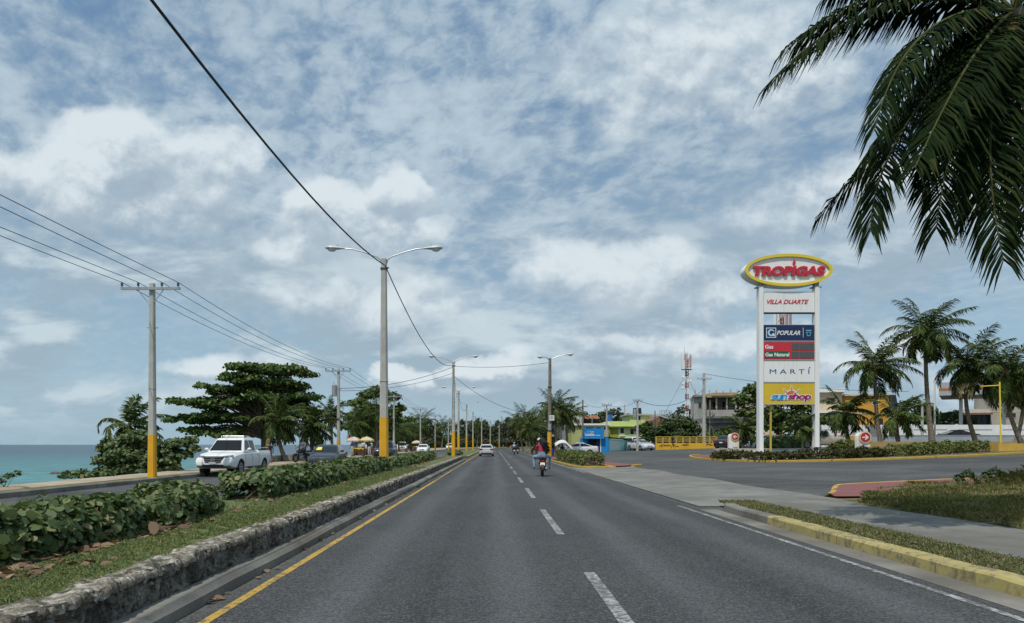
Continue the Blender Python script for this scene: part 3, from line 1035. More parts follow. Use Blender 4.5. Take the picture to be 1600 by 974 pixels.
# hedge island between the avenue and the side street
kerb('kerb', list(reversed(smoothpath([(5.62, 86), (5.0, 70), (4.95, 56), (5.05, 47.5), (5.5, 45.3), (6.7, 45.1), (6.95, 45.6), (7.0, 58), (7.0, 66)], 6))), 0.16, 0.13, KERBY2)
surf('planted_bed', [(5.1, y) for y in np.linspace(45.6, 66, 8)], [(6.85, y) for y in np.linspace(45.6, 66, 8)], 0.11, SOIL, 4, 0, lambda X, Y: 0 * X)
surf('red_paving', [(5.0, 66), (5.0, 76), (5.6, 86)], [(7.0, 66), (7.0, 76), (7.0, 86)], 0.125, REDP, 3, 0, lambda X, Y: 0 * X)
surf('red_paving', [(7.0, 45.5), (7.0, 52), (7.0, 66)], [(8.85, 46.6), (8.3, 54), (7.1, 66)], 0.085, REDP, 4)
kerb('kerb', [(8.75, 46.5), (8.2, 46.0)], 0.25, 0.14, KERBY2, gz)

# far right verge
Yv = np.arange(86, 420, 5.0)
kerb('kerb', [(5.75 + cx(y), y) for y in reversed(Yv)], 0.2, 0.14, KERBC)
surf('far_verge', [(5.9 + cx(y), y) for y in Yv], [(9.5 + cx(y) + max(0, (y - 110)) * 0.12, y) for y in Yv], 0.12, SOIL, 5, 0.02, lambda X, Y: 0 * X)

# totem island
front = smoothpath([(17.6, 66), (16.4, 64.5), (15.1, 58), (15.1, 51), (16.0, 46.9), (18.2, 44.8), (22.7, 44.0), (28, 45), (35, 47.6), (50, 52), (70, 58)], 6)
kerb('kerb', front, 0.2, 0.14, KERBY2, gz)
backl = [(17.8 + 52.2 * i / (len(front) - 1), 66.2 + 0.0 * i) for i in range(len(front))]
inner = [(p[0] + 0.15 * (1 if i < 20 else 0), p[1] + (0.15 if i > 18 else 0)) for i, p in enumerate(front)]
surf('island_bed', inner, backl, 0.115, SOIL, 8)
surf('red_paving', [(15.35, 51), (15.35, 58), (16.5, 64)], [(17.0, 50.5), (17.3, 57), (17.8, 64)], 0.127, REDP, 4)
pad = MB()
pad.add([(15.7, 47.7, 0.40), (21.6, 47.6, 0.45), (21.6, 54, 0.5), (15.7, 54, 0.5), (15.7, 47.7, 0.50), (21.6, 47.6, 0.55), (21.6, 54, 1.06), (15.7, 54, 1.02)],
        [(0, 3, 2, 1), (4, 5, 6, 7), (0, 1, 5, 4), (1, 2, 6, 5), (2, 3, 7, 6), (3, 0, 4, 7)])
pad.bx(15.5, 21.8, 54.003, 54.25, 0.4, 1.14)
struct(pad.build('sign_pad', PAD))

# ------------------------------------------------------------------ planting


def blades(name, P, h, w, m, lean=0.5, rng=RNG):
    """grass: one thin bent blade per point"""
    n = len(P)
    a = rng.uniform(0, 2 * np.pi, n)
    d = np.stack([np.cos(a), np.sin(a), np.zeros(n)], 1)
    s = np.stack([-np.sin(a), np.cos(a), np.zeros(n)], 1)
    h = np.broadcast_to(h, (n,))[:, None] * rng.uniform(0.55, 1.25, (n, 1))
    w = np.broadcast_to(w, (n,))[:, None]
    up = np.array([[0, 0, 1.0]])
    ln = lean * rng.uniform(0.1, 1.3, (n, 1))
    mid = P + up * h * 0.6 + d * h * ln * 0.35
    tip = P + up * h * (1 - 0.25 * ln) + d * h * ln * 0.95
    q = np.stack([P - s * w, P + s * w, mid + s * w * 0.7, tip, mid - s * w * 0.7], 1)
    return polys(name, q, m)


def median_z(x, y):
    return np.interp(x, [-5, -3.05], [0.345, 0.345]) + 0.05 * (vnoise(x * 1.3, y * 0.9) - 0.5)


n = 95000
y = 5.0 * (34 / 5.0) ** RNG.uniform(0, 1, n)
x = RNG.uniform(-4.75, -3.02, n)
keep = (vnoise(x * 2.2, y * 1.6, 12) + 0.5 * vnoise(x * 7, y * 7, 13) > 0.42) & ((x > -4.0 + 0.3 * (vnoise(y * 0.9, y * 0, 4) - 0.5)) | (RNG.uniform(size=n) < 0.10))
x, y = x[keep], y[keep]
o = blades('lawn_grass', np.stack([x, y, median_z(x, y)], 1), 0.026 + 0.0022 * y, 0.0028 + 0.00042 * y, BLADE, 0.9)
tag(o, 'short green lawn grass between the stone wall and the sea grape hedge', 'grass', kind='stuff')

n = 26000
y = 5.2 * (17.3 / 5.2) ** RNG.uniform(0, 1, n)
x = RNG.uniform(5.08, 5.84, n) + 0.05 * RNG.normal(size=n)
keep = vnoise(x * 3, y * 1.8, 22) + 0.5 * vnoise(x * 8, y * 8, 3) > 0.40
x, y = x[keep], y[keep]
o = blades('verge_grass', np.stack([x, y, 0.11 + 0 * x], 1), 0.03 + 0.002 * y, 0.003 + 0.0004 * y, BLADEV, 0.9)
tag(o, 'short worn grass on the strip behind the yellow kerb', 'grass', kind='stuff')

n = 95000
y = RNG.uniform(7, 22.6, n)
x = 7.9 + 11.5 * RNG.uniform(0, 1, n) ** 1.15
low = np.interp(y, [17, 19.5, 21, 22.8], [0.05, 1.3, 2.6, 4.5])
pat = vnoise(x * 0.8, y * 0.8, 31) * 0.6 + vnoise(x * 2.3, y * 2.3, 32) * 0.4
keep = (x > 7.9 + low + 0.25 * pat) & (pat + 0.25 * vnoise(x * 9, y * 9, 33) > 0.45)
x, y, pat = x[keep], y[keep], pat[keep]
hh = 0.045 + 0.19 * np.clip(pat - 0.3, 0, 1) + 0.36 * sstep(x, 13.4, 16) * sstep(y, 15, 19) * pat * 1.6
o = blades('tall_grass', np.stack([x, y, plotz(x, y)], 1), hh, 0.006, TALLB, 0.8)
tag(o, 'rough weedy grass turning brown on the plot beside the pavement', 'grass', kind='stuff')

# fallen leaves
LD = 'dry brown leaf fallen in the gutter under the stone wall'
lm = leaves(np.zeros((1, 3)), np.array([[0, 0.1, 1.0]]), 0.075, 9, 0.72, 0.3)
leafsrc = None
pts = [(330, 938, 1.3), (300, 890, .8), (432, 846, 1.0), (560, 800, 1.2), (545, 812, .8), (510, 836, .9), (592, 790, 1.1), (604, 783, .9), (624, 772, 1), (380, 905, .7), (280, 940, .8), (398, 895, 1.2), (640, 762, 1.1),
       (655, 752, 1.2), (570, 806, .8), (480, 846, .6), (612, 776, .8), (348, 930, .6), (310, 944, .9), (634, 766, .8), (660, 747, 1), (458, 860, .8)]
for (px, py, s) in pts:
    Y = HC * F / (py - HY)
    X = max(-2.49, min(-2.36, wx(px, Y))) + random.uniform(-0.03, 0.06)
    if leafsrc is None:
        leafsrc = o = polys('fallen_leaf', leaves(np.zeros((1, 3)), np.array([[0.1, 0.1, 1.0]]), 0.07, 10, 0.7, 0.35), DRYLEAF)
        tag(o, LD, 'leaf', 'dry leaves fallen in the gutter')
    else:
        o = leafsrc.copy()
        C.objects.link(o)
    o.location = (X, Y, 0.022)
    o.rotation_euler = (random.uniform(-.3, .3), random.uniform(-.3, .3), random.uniform(0, 6))
    o.scale = (s * random.uniform(.6, .95),) * 3
for (px, py, s) in [(1140 / 1600 * 600 + 1000 + 12, 854, 1.2)]:
    o = leafsrc.copy()
    C.objects.link(o)
    o.location = (5.35, 9.75, 0.15)
    o.scale = (0.9,) * 3
    o['label'] = 'single orange brown leaf lying on the grass behind the yellow kerb'
    del o['group']
big = leafsrc.copy()
C.objects.link(big)
big.location = (-3.86, 8.7, 0.46)
big.rotation_euler = (R(62), 0.3, 0.4)
big.scale = (1.2,) * 3
big['label'] = 'large red brown leaf standing against the foot of the near hedge'
del big['group']
n = 650
y = 6 + 40 * RNG.uniform(0, 1, n) ** 1.5
x = -3.95 + 0.16 * RNG.normal(size=n)
x = np.where(RNG.uniform(size=n) < 0.8, x, RNG.uniform(-4.6, -3.15, n))
N = nrm(np.stack([RNG.normal(size=n) * .35, RNG.normal(size=n) * .35, np.ones(n)], 1))
o = polys('leaf_litter', leaves(np.stack([x, y, median_z(x, y) + 0.03], 1), N, RNG.uniform(0.025, 0.07, n), 7, 0.7, 0.3), DRYLEAF)
tag(o, 'scattered dry leaf litter along the foot of the hedge', 'leaf litter', kind='stuff')


def hedge(name, label, line, hw, h, z0, nleaf, size, m, group=None, k=7, cat='hedge', stems=True, rough=0.16, asp=0.9, boxy=0.55, seed=1, zf=None, shell=0.55):
    """leaves through the outer layer of a clipped or ragged bank, on woody stems; line: centre points x,y"""
    rng = np.random.default_rng(seed)
    L = np.array(line, float)
    seg = np.linalg.norm(np.diff(L, axis=0), axis=1)
    cum = np.concatenate([[0], np.cumsum(seg)])
    T = cum[-1]
    s = rng.uniform(0, T, nleaf)
    c = np.stack([np.interp(s, cum, L[:, 0]), np.interp(s, cum, L[:, 1])], 1)
    d = np.stack([np.interp(s + .05, cum, L[:, 0]), np.interp(s + .05, cum, L[:, 1])], 1) - np.stack([np.interp(s - .05, cum, L[:, 0]), np.interp(s - .05, cum, L[:, 1])], 1)
    d = nrm(d)
    side = np.stack([d[:, 1], -d[:, 0]], 1)
    phi = rng.uniform(-0.12, np.pi + 0.12, nleaf)
    r = rng.uniform(shell, 1, nleaf) ** 0.7
    bump = 1 + rough * 2 * (vnoise(s * 1.7, phi * 1.6, seed) - 0.5) + rough * 1.6 * (vnoise(s * 4.3, phi * 3, seed + 5) - 0.5)
    endf = np.clip(np.minimum(s, T - s) / (hw * 0.8), 0.0, 1) ** 0.4 * 0.35 + 0.65
    cp, sp = np.cos(phi), np.sin(phi)
    a = np.sign(cp) * np.abs(cp) ** boxy * hw * r * bump * endf
    zz = np.sign(sp) * np.abs(sp) ** boxy * h * r * bump * endf
    zz = np.maximum(zz, 0.03 * h)
    base = z0 if zf is None else zf(c[:, 0], c[:, 1])
    P = np.stack([c[:, 0] + side[:, 0] * a, c[:, 1] + side[:, 1] * a, base + zz], 1)
    out = np.stack([side[:, 0] * cp, side[:, 1] * cp, np.maximum(sp, 0) + 0.35], 1)
    endn = np.where(s < hw * .7, -1.0, np.where(s > T - hw * .7, 1.0, 0.0))
    out[:, :2] += d * endn[:, None] * 0.8
    N = nrm(out + 0.75 * rng.normal(size=(nleaf, 3)))
    o0 = L.mean(0)
    zb = float(np.mean(base))
    t = thing(name, label, cat, (o0[0], o0[1], zb), 0, group)
    off = np.array([o0[0], o0[1], zb])
    polys('foliage', leaves(P - off, N, size * rng.uniform(0.45, 1.35, nleaf), k, asp, 0.22, rng), m, t)
    if stems:
        mb = MB()
        for i in range(int(T * 5) + 3):
            q = rng.uniform(0, T)
            x, y = np.interp(q, cum, L[:, 0]), np.interp(q, cum, L[:, 1])
            b = zb if zf is None else float(zf(x, y))
            a1 = rng.uniform(-1, 1, 2) * hw * 0.3
            a2 = rng.uniform(-1, 1, 2) * hw * 0.8
            mb.tube([(x + a1[0] - off[0], y + a1[1] - off[1], b - off[2] - .05), (x + a2[0] * .6 - off[0], y + a2[1] * .6 - off[1], b - off[2] + h * .45), (x + a2[0] - off[0], y + a2[1] - off[1], b - off[2] + h * .85)],
                    [0.013, 0.010, 0.005], 5)
        mb.build('stems', BARK, t)
    return t


HG = 'low sea grape hedges along the median'
hedge('sea_grape_hedge', 'low bushy sea grape hedge with large round leaves, closest to the camera', [(-4.66, 4.2), (-4.7, 6.5), (-4.58, 9.5)], 0.54, 0.44, 0.35, 9500, 0.045, GRAPE, HG, 9, seed=3)
hedge('sea_grape_hedge', 'short clump of sea grape at the end of the near hedge, before the bare gap', [(-4.62, 9.75), (-4.6, 11.9)], 0.52, 0.45, 0.35, 4000, 0.045, GRAPE, HG, 8, seed=4)
hedge('sea_grape_hedge', 'long sea grape hedge running from the bare gap up to the nearest street lamp', [(-4.75, 14.6), (-4.7, 22), (-4.7, 31.2)], 0.62, 0.54, 0.35, 16500, 0.050, GRAPE, HG, 7, seed=5)
hedge('sea_grape_hedge', 'sea grape hedge beyond the nearest street lamp, thinning out to bare grass', [(-4.75, 33.4), (-4.75, 45), (-4.8, 57)], 0.55, 0.50, 0.35, 8500, 0.062, GRAPE, HG, 6, seed=6)
hedge('low_shrub', 'small low green shrub at the start of the farther median bed', [(-4.6, 85), (-4.4, 93)], 0.7, 0.5, 0.2, 900, 0.13, GRAPE, None, 6, cat='shrub', seed=7)
hedge('clipped_hedge', 'clipped small leaved hedge filling the kerbed island by the side street', [(6.0, 46.3), (6.0, 56), (6.0, 65.5)], 0.78, 0.80, 0.12, 9000, 0.060, HEDGE, None, 5, seed=8, rough=0.1, boxy=0.42)
gzb = lambda x, y: gz(x, y) + 0.12
hedge('ornamental_shrubs', 'dark maroon green ground shrubs in front of the tall petrol sign', [(15.95, 54.5), (15.75, 50), (17.0, 46.3), (19.6, 45.6), (21.6, 45.6)], 0.6, 0.48, 0, 9000, 0.06, MAROON, 'shrubs on the sign island', 5, cat='shrub', seed=9, zf=gzb, rough=0.4)
hedge('ornamental_shrubs', 'maroon shrubs between the tall petrol sign and the right pointing arrow sign', [(21.4, 46.8), (22.6, 46.3), (23.6, 46.4)], 0.6, 0.52, 0, 2600, 0.06, MAROON, 'shrubs on the sign island', 5, cat='shrub', seed=10, zf=gzb, rough=0.35)
hedge('low_hedge', 'olive low hedge running right from the arrow sign to the yellow block', [(23.9, 46.6), (28, 48.3), (32.0, 50.2)], 0.7, 0.72, 0, 4800, 0.065, HEDGE, 'shrubs on the sign island', 5, seed=11, zf=gzb, rough=0.16, boxy=.5)
hedge('low_hedge', 'yellowish hedge behind the right post of the tall petrol sign', [(22.4, 51.5), (24.3, 50.5)], 0.8, 0.62, 0, 1800, 0.065, HEDGE, 'shrubs on the sign island', 5, seed=12, zf=lambda x, y: gzb(x, y) + .3, rough=0.2)
hedge('ornamental_shrubs', 'light green shrubs at the back edge of the pale sign pad', [(19.4, 56.5), (22.6, 56.3)], 0.9, 0.85, 0, 2200, 0.09, GRAPE, 'shrubs on the sign island', 6, cat='shrub', seed=13, zf=lambda x, y: gzb(x, y) + .4, rough=0.35)

# ---------------------------------------------------------------- palms


def frond_arrays(path, S0, nl, lmax, wl, rng, droop=0.55, fwd=0.55, taper=True, start=0.12, vee=0.15, jit=0.12):
    """leaflets both sides of a rachis path (array K,3); returns two arrays of quads"""
    K = len(path)
    t = np.repeat(np.linspace(start, 0.995, nl), 2) + rng.uniform(-0.004, 0.004, 2 * nl)
    t = np.clip(t, 0, 1)
    sg = np.tile([1.0, -1.0], nl)
    u = t * (K - 1)
    P = np.stack([np.interp(u, np.arange(K), path[:, a]) for a in range(3)], 1)
    Tn = np.gradient(path, axis=0)
    T = nrm(np.stack([np.interp(u, np.arange(K), Tn[:, a]) for a in range(3)], 1))
    S = nrm(S0[None] - T * (T @ S0)[:, None])
    N = np.cross(S, T)
    ln = lmax * np.clip(np.sin(np.pi * (0.14 + 0.75 * t)), 0.05, 1) ** 0.6 * rng.uniform(0.8, 1.12, len(t)) * np.where(rng.uniform(size=len(t)) < 0.04, 0.5, 1)
    f = fwd + 0.75 * t ** 2
    D = nrm(S * sg[:, None] + T * f[:, None] + N * vee + jit * rng.normal(size=(len(t), 3)))
    g = np.array([[0, 0, -1.0]])
    D1 = nrm(D + g * droop * 0.35)
    D2 = nrm(D + g * droop * 1.25)
    mid = P + D1 * ln[:, None] * 0.5
    tip = mid + D2 * ln[:, None] * 0.5
    wv = nrm(np.cross(D, nrm(N + 0.35 * rng.normal(size=(len(t), 3)))))
    w = (wl * (0.6 + 0.4 * ln / lmax))[:, None]
    q1 = np.stack([P - wv * w * .45, P + wv * w * .45, mid + wv * w, mid - wv * w], 1)
    q2 = np.stack([mid - wv * w, mid + wv * w, tip + wv * w * 0.12, tip - wv * w * 0.12], 1)
    return q1, q2


def frond_path(base, az, e0, bend, L, wind, K=9):
    p = np.zeros((K, 3))
    p[0] = base
    e = e0
    for i in range(1, K):
        t = i / (K - 1)
        e = e0 - bend * t ** 1.25
        d = np.array([math.cos(az) * math.cos(e), math.sin(az) * math.cos(e), math.sin(e)]) + np.array(wind) * t
        p[i] = p[i - 1] + d / np.linalg.norm(d) * L / (K - 1)
    return p


def palm(name, label, loc, h, lean=(0, 0), nf=20, L=3.0, seed=0, wind=(0.45, 0.1, 0), nl=26, r=0.16, dead=2, nuts=6, group=None, curve=0.3, wl=0.035, spread=1.0):
    rng = np.random.default_rng(seed)
    nf, nl, wl = int(nf * 1.25), int(nl * 1.25), wl * 1.15
    t = thing(name, label, 'palm tree', loc, 0, group)
    K = 9
    s = np.linspace(0, 1, K)
    px = lean[0] * (s + curve * np.sin(s * math.pi))
    py = lean[1] * (s + curve * np.sin(s * math.pi))
    rr = r * (1.0 + 0.55 * np.exp(-s * 9) - 0.32 * s)
    mb = MB()
    n = 34
    ss = np.linspace(0, 1, n)
    mb.tube([(np.interp(q, s, px), np.interp(q, s, py), q * h - (0.15 if i == 0 else 0)) for i, q in enumerate(ss)], [float(np.interp(q, s, rr)) * (1 + 0.06 * (i % 2)) for i, q in enumerate(ss)], 9)
    mb.build('trunk', TRUNK, t, True, 80)
    top = np.array([px[-1], py[-1], h])
    A, D, stem = [], [], MB()
    for i in range(nf):
        az = i * 2.399963 + rng.uniform(-.25, .25)
        q = (i + 0.5) / nf
        e0 = R(82 - 100 * q ** 0.9) + rng.uniform(-.12, .12)
        bend = R(40 + 62 * q) * spread * rng.uniform(.8, 1.25)
        Lf = L * rng.uniform(.82, 1.1) * (0.75 + 0.25 * math.sin(math.pi * min(1, q + .25)))
        p = frond_path(top + np.array([0, 0, .05]), az, e0, bend, Lf, wind)
        S0 = np.array([-math.sin(az), math.cos(az), 0.0])
        a, b = frond_arrays(p, S0, nl, L * 0.255, wl, rng)
        A += [(a, 0), (b, 0)]
        stem.tube([tuple(v) for v in p], [0.03 * (1 - 0.85 * k / 8) + .004 for k in range(9)], 4)
    crown = polys('crown', A, FROND, t)
    stem.build('frond_ribs', RACHIS, t)
    if dead:
        for i in range(dead):
            az = rng.uniform(0, 6.28)
            p = frond_path(top - np.array([0, 0, .15]), az, R(-25), R(55), L * rng.uniform(.6, .85), (0.15, 0, 0))
            a, b = frond_arrays(p, np.array([-math.sin(az), math.cos(az), 0.0]), max(10, nl * 2 // 3), L * 0.16, wl, rng, 1.0)
            D += [(a, 0), (b, 0)]
        polys('dry_fronds', D, FRONDD, t)
    if nuts:
        mb = MB()
        for i in range(nuts):
            a = i * 2.4
            mb.ball((top[0] + .22 * math.cos(a), top[1] + .22 * math.sin(a), top[2] - .18 - .08 * (i % 3)), (.11, .11, .14), 7, 5)
        mb.build('coconuts', mat('coconut', (0.20, 0.12, 0.04), 0.6, 0.3, 8), t, True)
    return t


def bez(a, m, b, K=12):
    a, m, b = map(np.array, (a, m, b))
    c = 2 * m - 0.5 * (a + b)
    t = np.linspace(0, 1, K)[:, None]
    return (1 - t) ** 2 * a + 2 * t * (1 - t) * c + t ** 2 * b


def near_palm():
    rng = np.random.default_rng(77)
    C0 = np.array([wx(1585, 11.8), 11.8, wz(18, 11.8)])
    base = np.array([10.6, 11.6, float(plotz(10.6, 11.6))])
    t = thing('palm_tree', 'tall coconut palm leaning in over the pavement with hanging fronds at top right', 'palm tree', base)
    mb = MB()
    n = 44
    pts, rr = [], []
    for i in range(n):
        s = i / (n - 1)
        p = bez(base, (base + C0) / 2 + np.array([0.35, 0, 0]), C0 - np.array([0, 0, 0.1]), 3)
        q = (1 - s) ** 2 * base + 2 * s * (1 - s) * (2 * p[1] - .5 * (base + C0)) + s * s * C0
        pts.append(tuple(q - base - np.array([0, 0, .15 * (1 - s)])))
        rr.append(0.17 * (1 + .5 * math.exp(-9 * s) - .3 * s) * (1 + .05 * (i % 2)))
    mb.tube(pts, rr, 12)
    mb.build('trunk', TRUNK, t, True, 80)

    def at(px, py, Y):
        return np.array([wx(px, Y), Y, wz(py, Y)])
    F_ = [  # mid point and tip of each frond, with their depths
        ((1385, 10, 11.6), (1203, 128, 11.2)), ((1400, -14, 11.9), (1222, 80, 11.8)), ((1420, -6, 12.2), (1250, 60, 12.4)), ((1545, 120, 11.6), (1515, 300, 11.2)), ((1590, 110, 12.4), (1600, 330, 12.8)), ((1470, 90, 12.2), (1390, 215, 12.6)), ((1560, 70, 12.6), (1470, 230, 13.4)), ((1450, 48, 11.0), (1366, 205, 10.4)), ((1424, 180, 12.4), (1281, 335, 12.6)),
        ((1420, 190, 11.2), (1360, 362, 10.8)), ((1506, 172, 11.0), (1463, 358, 10.6)), ((1548, 195, 10.9), (1568, 408, 10.5)),
        ((1600, 175, 11.0), (1645, 390, 10.9)), ((1490, 150, 12.8), (1440, 300, 13.2)), ((1440, -60, 12.6), (1290, -10, 13.0)),
        ((1560, 140, 13.2), (1545, 330, 14.0)), ((1680, 100, 11.6), (1760, 330, 11.4)), ((1690, -40, 12), (1830, 60, 12.5)),
        ((1640, -160, 11.2), (1700, -240, 10.4)), ((1540, -180, 12.4), (1480, -300, 13)), ((1520, 90, 10.9), (1430, 262, 10.0)),
        ((1500, 40, 13.0), (1380, 150, 14.2)), ((1640, 60, 13.2), (1700, 260, 14)), ((1460, 110, 11.9), (1345, 255, 11.8)), ((1530, 190, 12.2), (1500, 350, 12.8)),
    ]
    for i, (m, e) in enumerate(F_):
        p = bez(C0, at(*m), at(*e), 16)
        T0 = p[4] - p[0]
        S0 = nrm(np.cross(T0 / np.linalg.norm(T0), np.array([0, 0, 1.0])))
        a, b = frond_arrays(p - base, S0, 112, 0.88, 0.022, rng, 0.85, 0.40, start=0.10, vee=0.08, jit=0.10)
        fr = polys('frond', [(a, 0), (b, 0)], FROND_SHADED, t)
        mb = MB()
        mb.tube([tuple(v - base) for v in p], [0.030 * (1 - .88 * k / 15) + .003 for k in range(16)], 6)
        mb.build('rib', RACHIS_SHADED, fr, True)
    mb = MB()
    for i in range(9):
        a = i * 2.4
        mb.ball((C0[0] - base[0] + .28 * math.cos(a), C0[1] - base[1] + .28 * math.sin(a), C0[2] - base[2] - .35 - .09 * (i % 3)), (.12, .12, .15), 9, 6)
    mb.build('coconuts', mat('coconut', (0.20, 0.12, 0.04), 0.6, 0.3, 8), t, True)


near_palm()

PR = 'palms behind the right hedge'


def gpalm(label, bpx, bY, tpx, tpy, seed, group=PR, L=3.2, zb=None, tdy=0.0, **kw):
    X = wx(bpx, bY)
    z = float(gz(X, bY)) + 0.1 if zb is None else zb
    return palm('palm_tree', label, (X, bY, z), wz(tpy, bY + tdy) - z, (wx(tpx, bY + tdy) - X, tdy), seed=seed, group=group, L=L, **kw)


gpalm('short palm with drooping fronds just right of the tall petrol sign', 1330, 60, 1322, 648, 21, L=2.9, nf=18, nl=30, dead=2, nuts=0)
gpalm('slanting palm with wind swept crown second from the tall petrol sign', 1378, 58, 1367, 576, 22, L=3.5, nf=22, nl=32, dead=4)
gpalm('tallest palm behind the right hedge, with brown coconuts under its crown', 1458, 57, 1446, 524, 23, L=3.6, nf=24, nl=34, dead=1, nuts=12, r=0.18)
gpalm('young stemless looking palm with low fronds beside the tallest palm', 1406, 56, 1401, 655, 24, L=2.6, nf=16, nl=28, dead=1, nuts=0)
gpalm('palm with bent slender trunk between the tallest palm and the yellow pole', 1529, 57, 1512, 574, 25, L=3.6, nf=22, nl=32, dead=4, curve=0.6)
gpalm('leaning palm with yellow flower stalks right of the yellow pole', 1600, 55, 1572, 588, 26, L=3.8, nf=24, nl=32, dead=3)
gpalm('palm at the right edge of the photo behind the leaning one', 1585, 60, 1600, 600, 27, L=3.6, nf=20, nl=30, dead=3)
gpalm('small bright green palm on the sign pad between the two white posts', 1254, 51, 1254, 672, 28, None, L=1.5, nf=16, nl=24, dead=0, nuts=0, r=0.07, zb=.9)
gpalm('small bushy palm behind the left pointing arrow sign', 1162, 60, 1162, 672, 29, None, L=1.9, nf=18, nl=24, dead=0, nuts=0, r=0.09)

PL = 'palms along the coast path'
gpalm('young coconut palm behind the white pickup with a thick short trunk', 447, 57, 434, 662, 31, PL, 2.7, 0.15, nf=22, nl=30, dead=4, wind=(.55, .1, 0))
gpalm('ragged palm with hanging dry fronds behind the dark grey sedan', 490, 60, 486, 668, 32, PL, 2.6, 0.15, nf=20, nl=28, dead=7, wind=(.5, .1, 0))
gpalm('slim palm with dead thatch beside the second utility pole', 519, 74, 518, 648, 33, PL, 2.2, 0.15, nf=16, nl=24, dead=8, wind=(.4, .1, 0))
gpalm('wind bent palm half hidden in the bush by the nearest utility pole', 205, 38, 202, 668, 34, PL, 2.2, -0.3, nf=11, nl=34, dead=0, nuts=0, wind=(.9, .1, 0))
gpalm('palm with open fronds behind the umbrella stalls', 556, 96, 556, 664, 35, PL, 3.4, 0.15, nf=18, nl=26, dead=2)
gpalm('palm in front of the second almond tree', 590, 98, 588, 645, 36, PL, 3.6, 0.15, nf=20, nl=24, dead=2)
gpalm('low spreading palm left of the far white car', 624, 128, 622, 675, 37, PL, 4.0, 0.15, nf=18, nl=22, dead=1)
gpalm('upright palm behind the third utility pole', 660, 158, 660, 660, 38, PL, 4.2, 0.15, nf=20, nl=22, dead=1, wind=(.1, 0, 0))
gpalm('palm between the far umbrella and the far white car', 642, 140, 641, 672, 39, PL, 4.2, 0.15, nf=18, nl=22, dead=1)

PM = 'palms on the far right verge'
gpalm('palm behind the grey pole with the square sign', 872, 84, 868, 640, 41, PM, 2.8, .15, nf=20, nl=26, dead=3)
gpalm('palm leaning right over the parked silver hatchback', 888, 92, 885, 652, 42, PM, 2.8, .2, nf=20, nl=26, dead=3)
gpalm('palm with crossed trunk left of the motorcycle rider', 842, 118, 829, 672, 43, PM, 3.2, .15, nf=20, nl=24, dead=2)
gpalm('tall palm farther along the verge behind the crossed trunks', 832, 130, 824, 660, 44, PM, 4.4, .15, nf=20, nl=22, dead=2)
gpalm('palm at the far bend of the avenue right of the far motorcycles', 818, 150, 812, 662, 45, PM, 4.4, .15, nf=20, nl=22, dead=2)

# ---------------------------------------------------------------- broadleaved trees


def tree(name, label, loc, trunk_h, r, clumps, nleaf, size, m, group=None, seed=1, k=6, cat='tree', up=0.5, limbs=True, asp=0.8):
    """clumps: (dx, dy, dz, rx, ry, rz) about the foot of the tree"""
    rng = np.random.default_rng(seed)
    t = thing(name, label, cat, loc, 0, group)
    vol = np.array([(c[3] * c[4] * c[5]) ** 0.67 for c in clumps])
    cnt = np.maximum(20, (nleaf * vol / vol.sum()).astype(int))
    PP, NN = [], []
    for c, q in zip(clumps, cnt):
        d = nrm(rng.normal(size=(q, 3)))
        d[:, 2] = np.where(d[:, 2] < -0.2, -d[:, 2] * rng.uniform(-.6, 1, q), d[:, 2])
        rad = rng.uniform(0.35, 1, q) ** 0.55
        lump = 1 + 0.55 * (vnoise(d[:, 0] * 2.6 + c[0] * 3, d[:, 1] * 2.6 + d[:, 2] * 2 + c[2], seed) - 0.5)
        PP.append(np.array(c[:3]) + d * np.array(c[3:6]) * (rad * lump)[:, None])
        NN.append(d * 0.7 + np.array([0, 0, up]) + 0.6 * rng.normal(size=(q, 3)))
    P, N = np.concatenate(PP), np.concatenate(NN)
    polys('crown', leaves(P, N, size * rng.uniform(.7, 1.25, len(P)), k, asp, 0.2, rng), m, t)
    mb = MB()
    mb.tube([(0, 0, -0.3), (0.03, 0, trunk_h * .4), (-0.03, 0.02, trunk_h), (0, 0, trunk_h * 1.35)], [r * 1.5, r, r * .8, r * .5], 10)
    if limbs:
        for c in clumps:
            s = Vector((0, 0, min(trunk_h * rng.uniform(.7, 1.3), max(.3, c[2] - .2))))
            e = Vector(c[:3])
            md = s.lerp(e, .5) + Vector((0, 0, .12 * (e - s).length))
            mb.tube([s, md, e], [r * .45, r * .28, r * .08], 6)
    mb.build('trunk', BARK, t, True, 70)
    return t


# the big sea almond with its level tiers
Y0 = 62.0
X0 = wx(412, Y0)
cl = []


def tier(pxa, pxb, py, thick, n, rng):
    for i in range(n):
        px = pxa + (pxb - pxa) * (i + .5) / n + rng.uniform(-5, 5)
        w = (pxb - pxa) / n * 0.85 * Y0 / F
        for dy in (-1.9, 0.0, 1.7):
            cl.append((wx(px, Y0) - X0 + rng.uniform(-.4, .4), dy + rng.uniform(-.6, .6), wz(py + rng.uniform(-5, 5), Y0) - .15, w * rng.uniform(.75, 1.15), 1.15, thick * rng.uniform(.8, 1.25)))


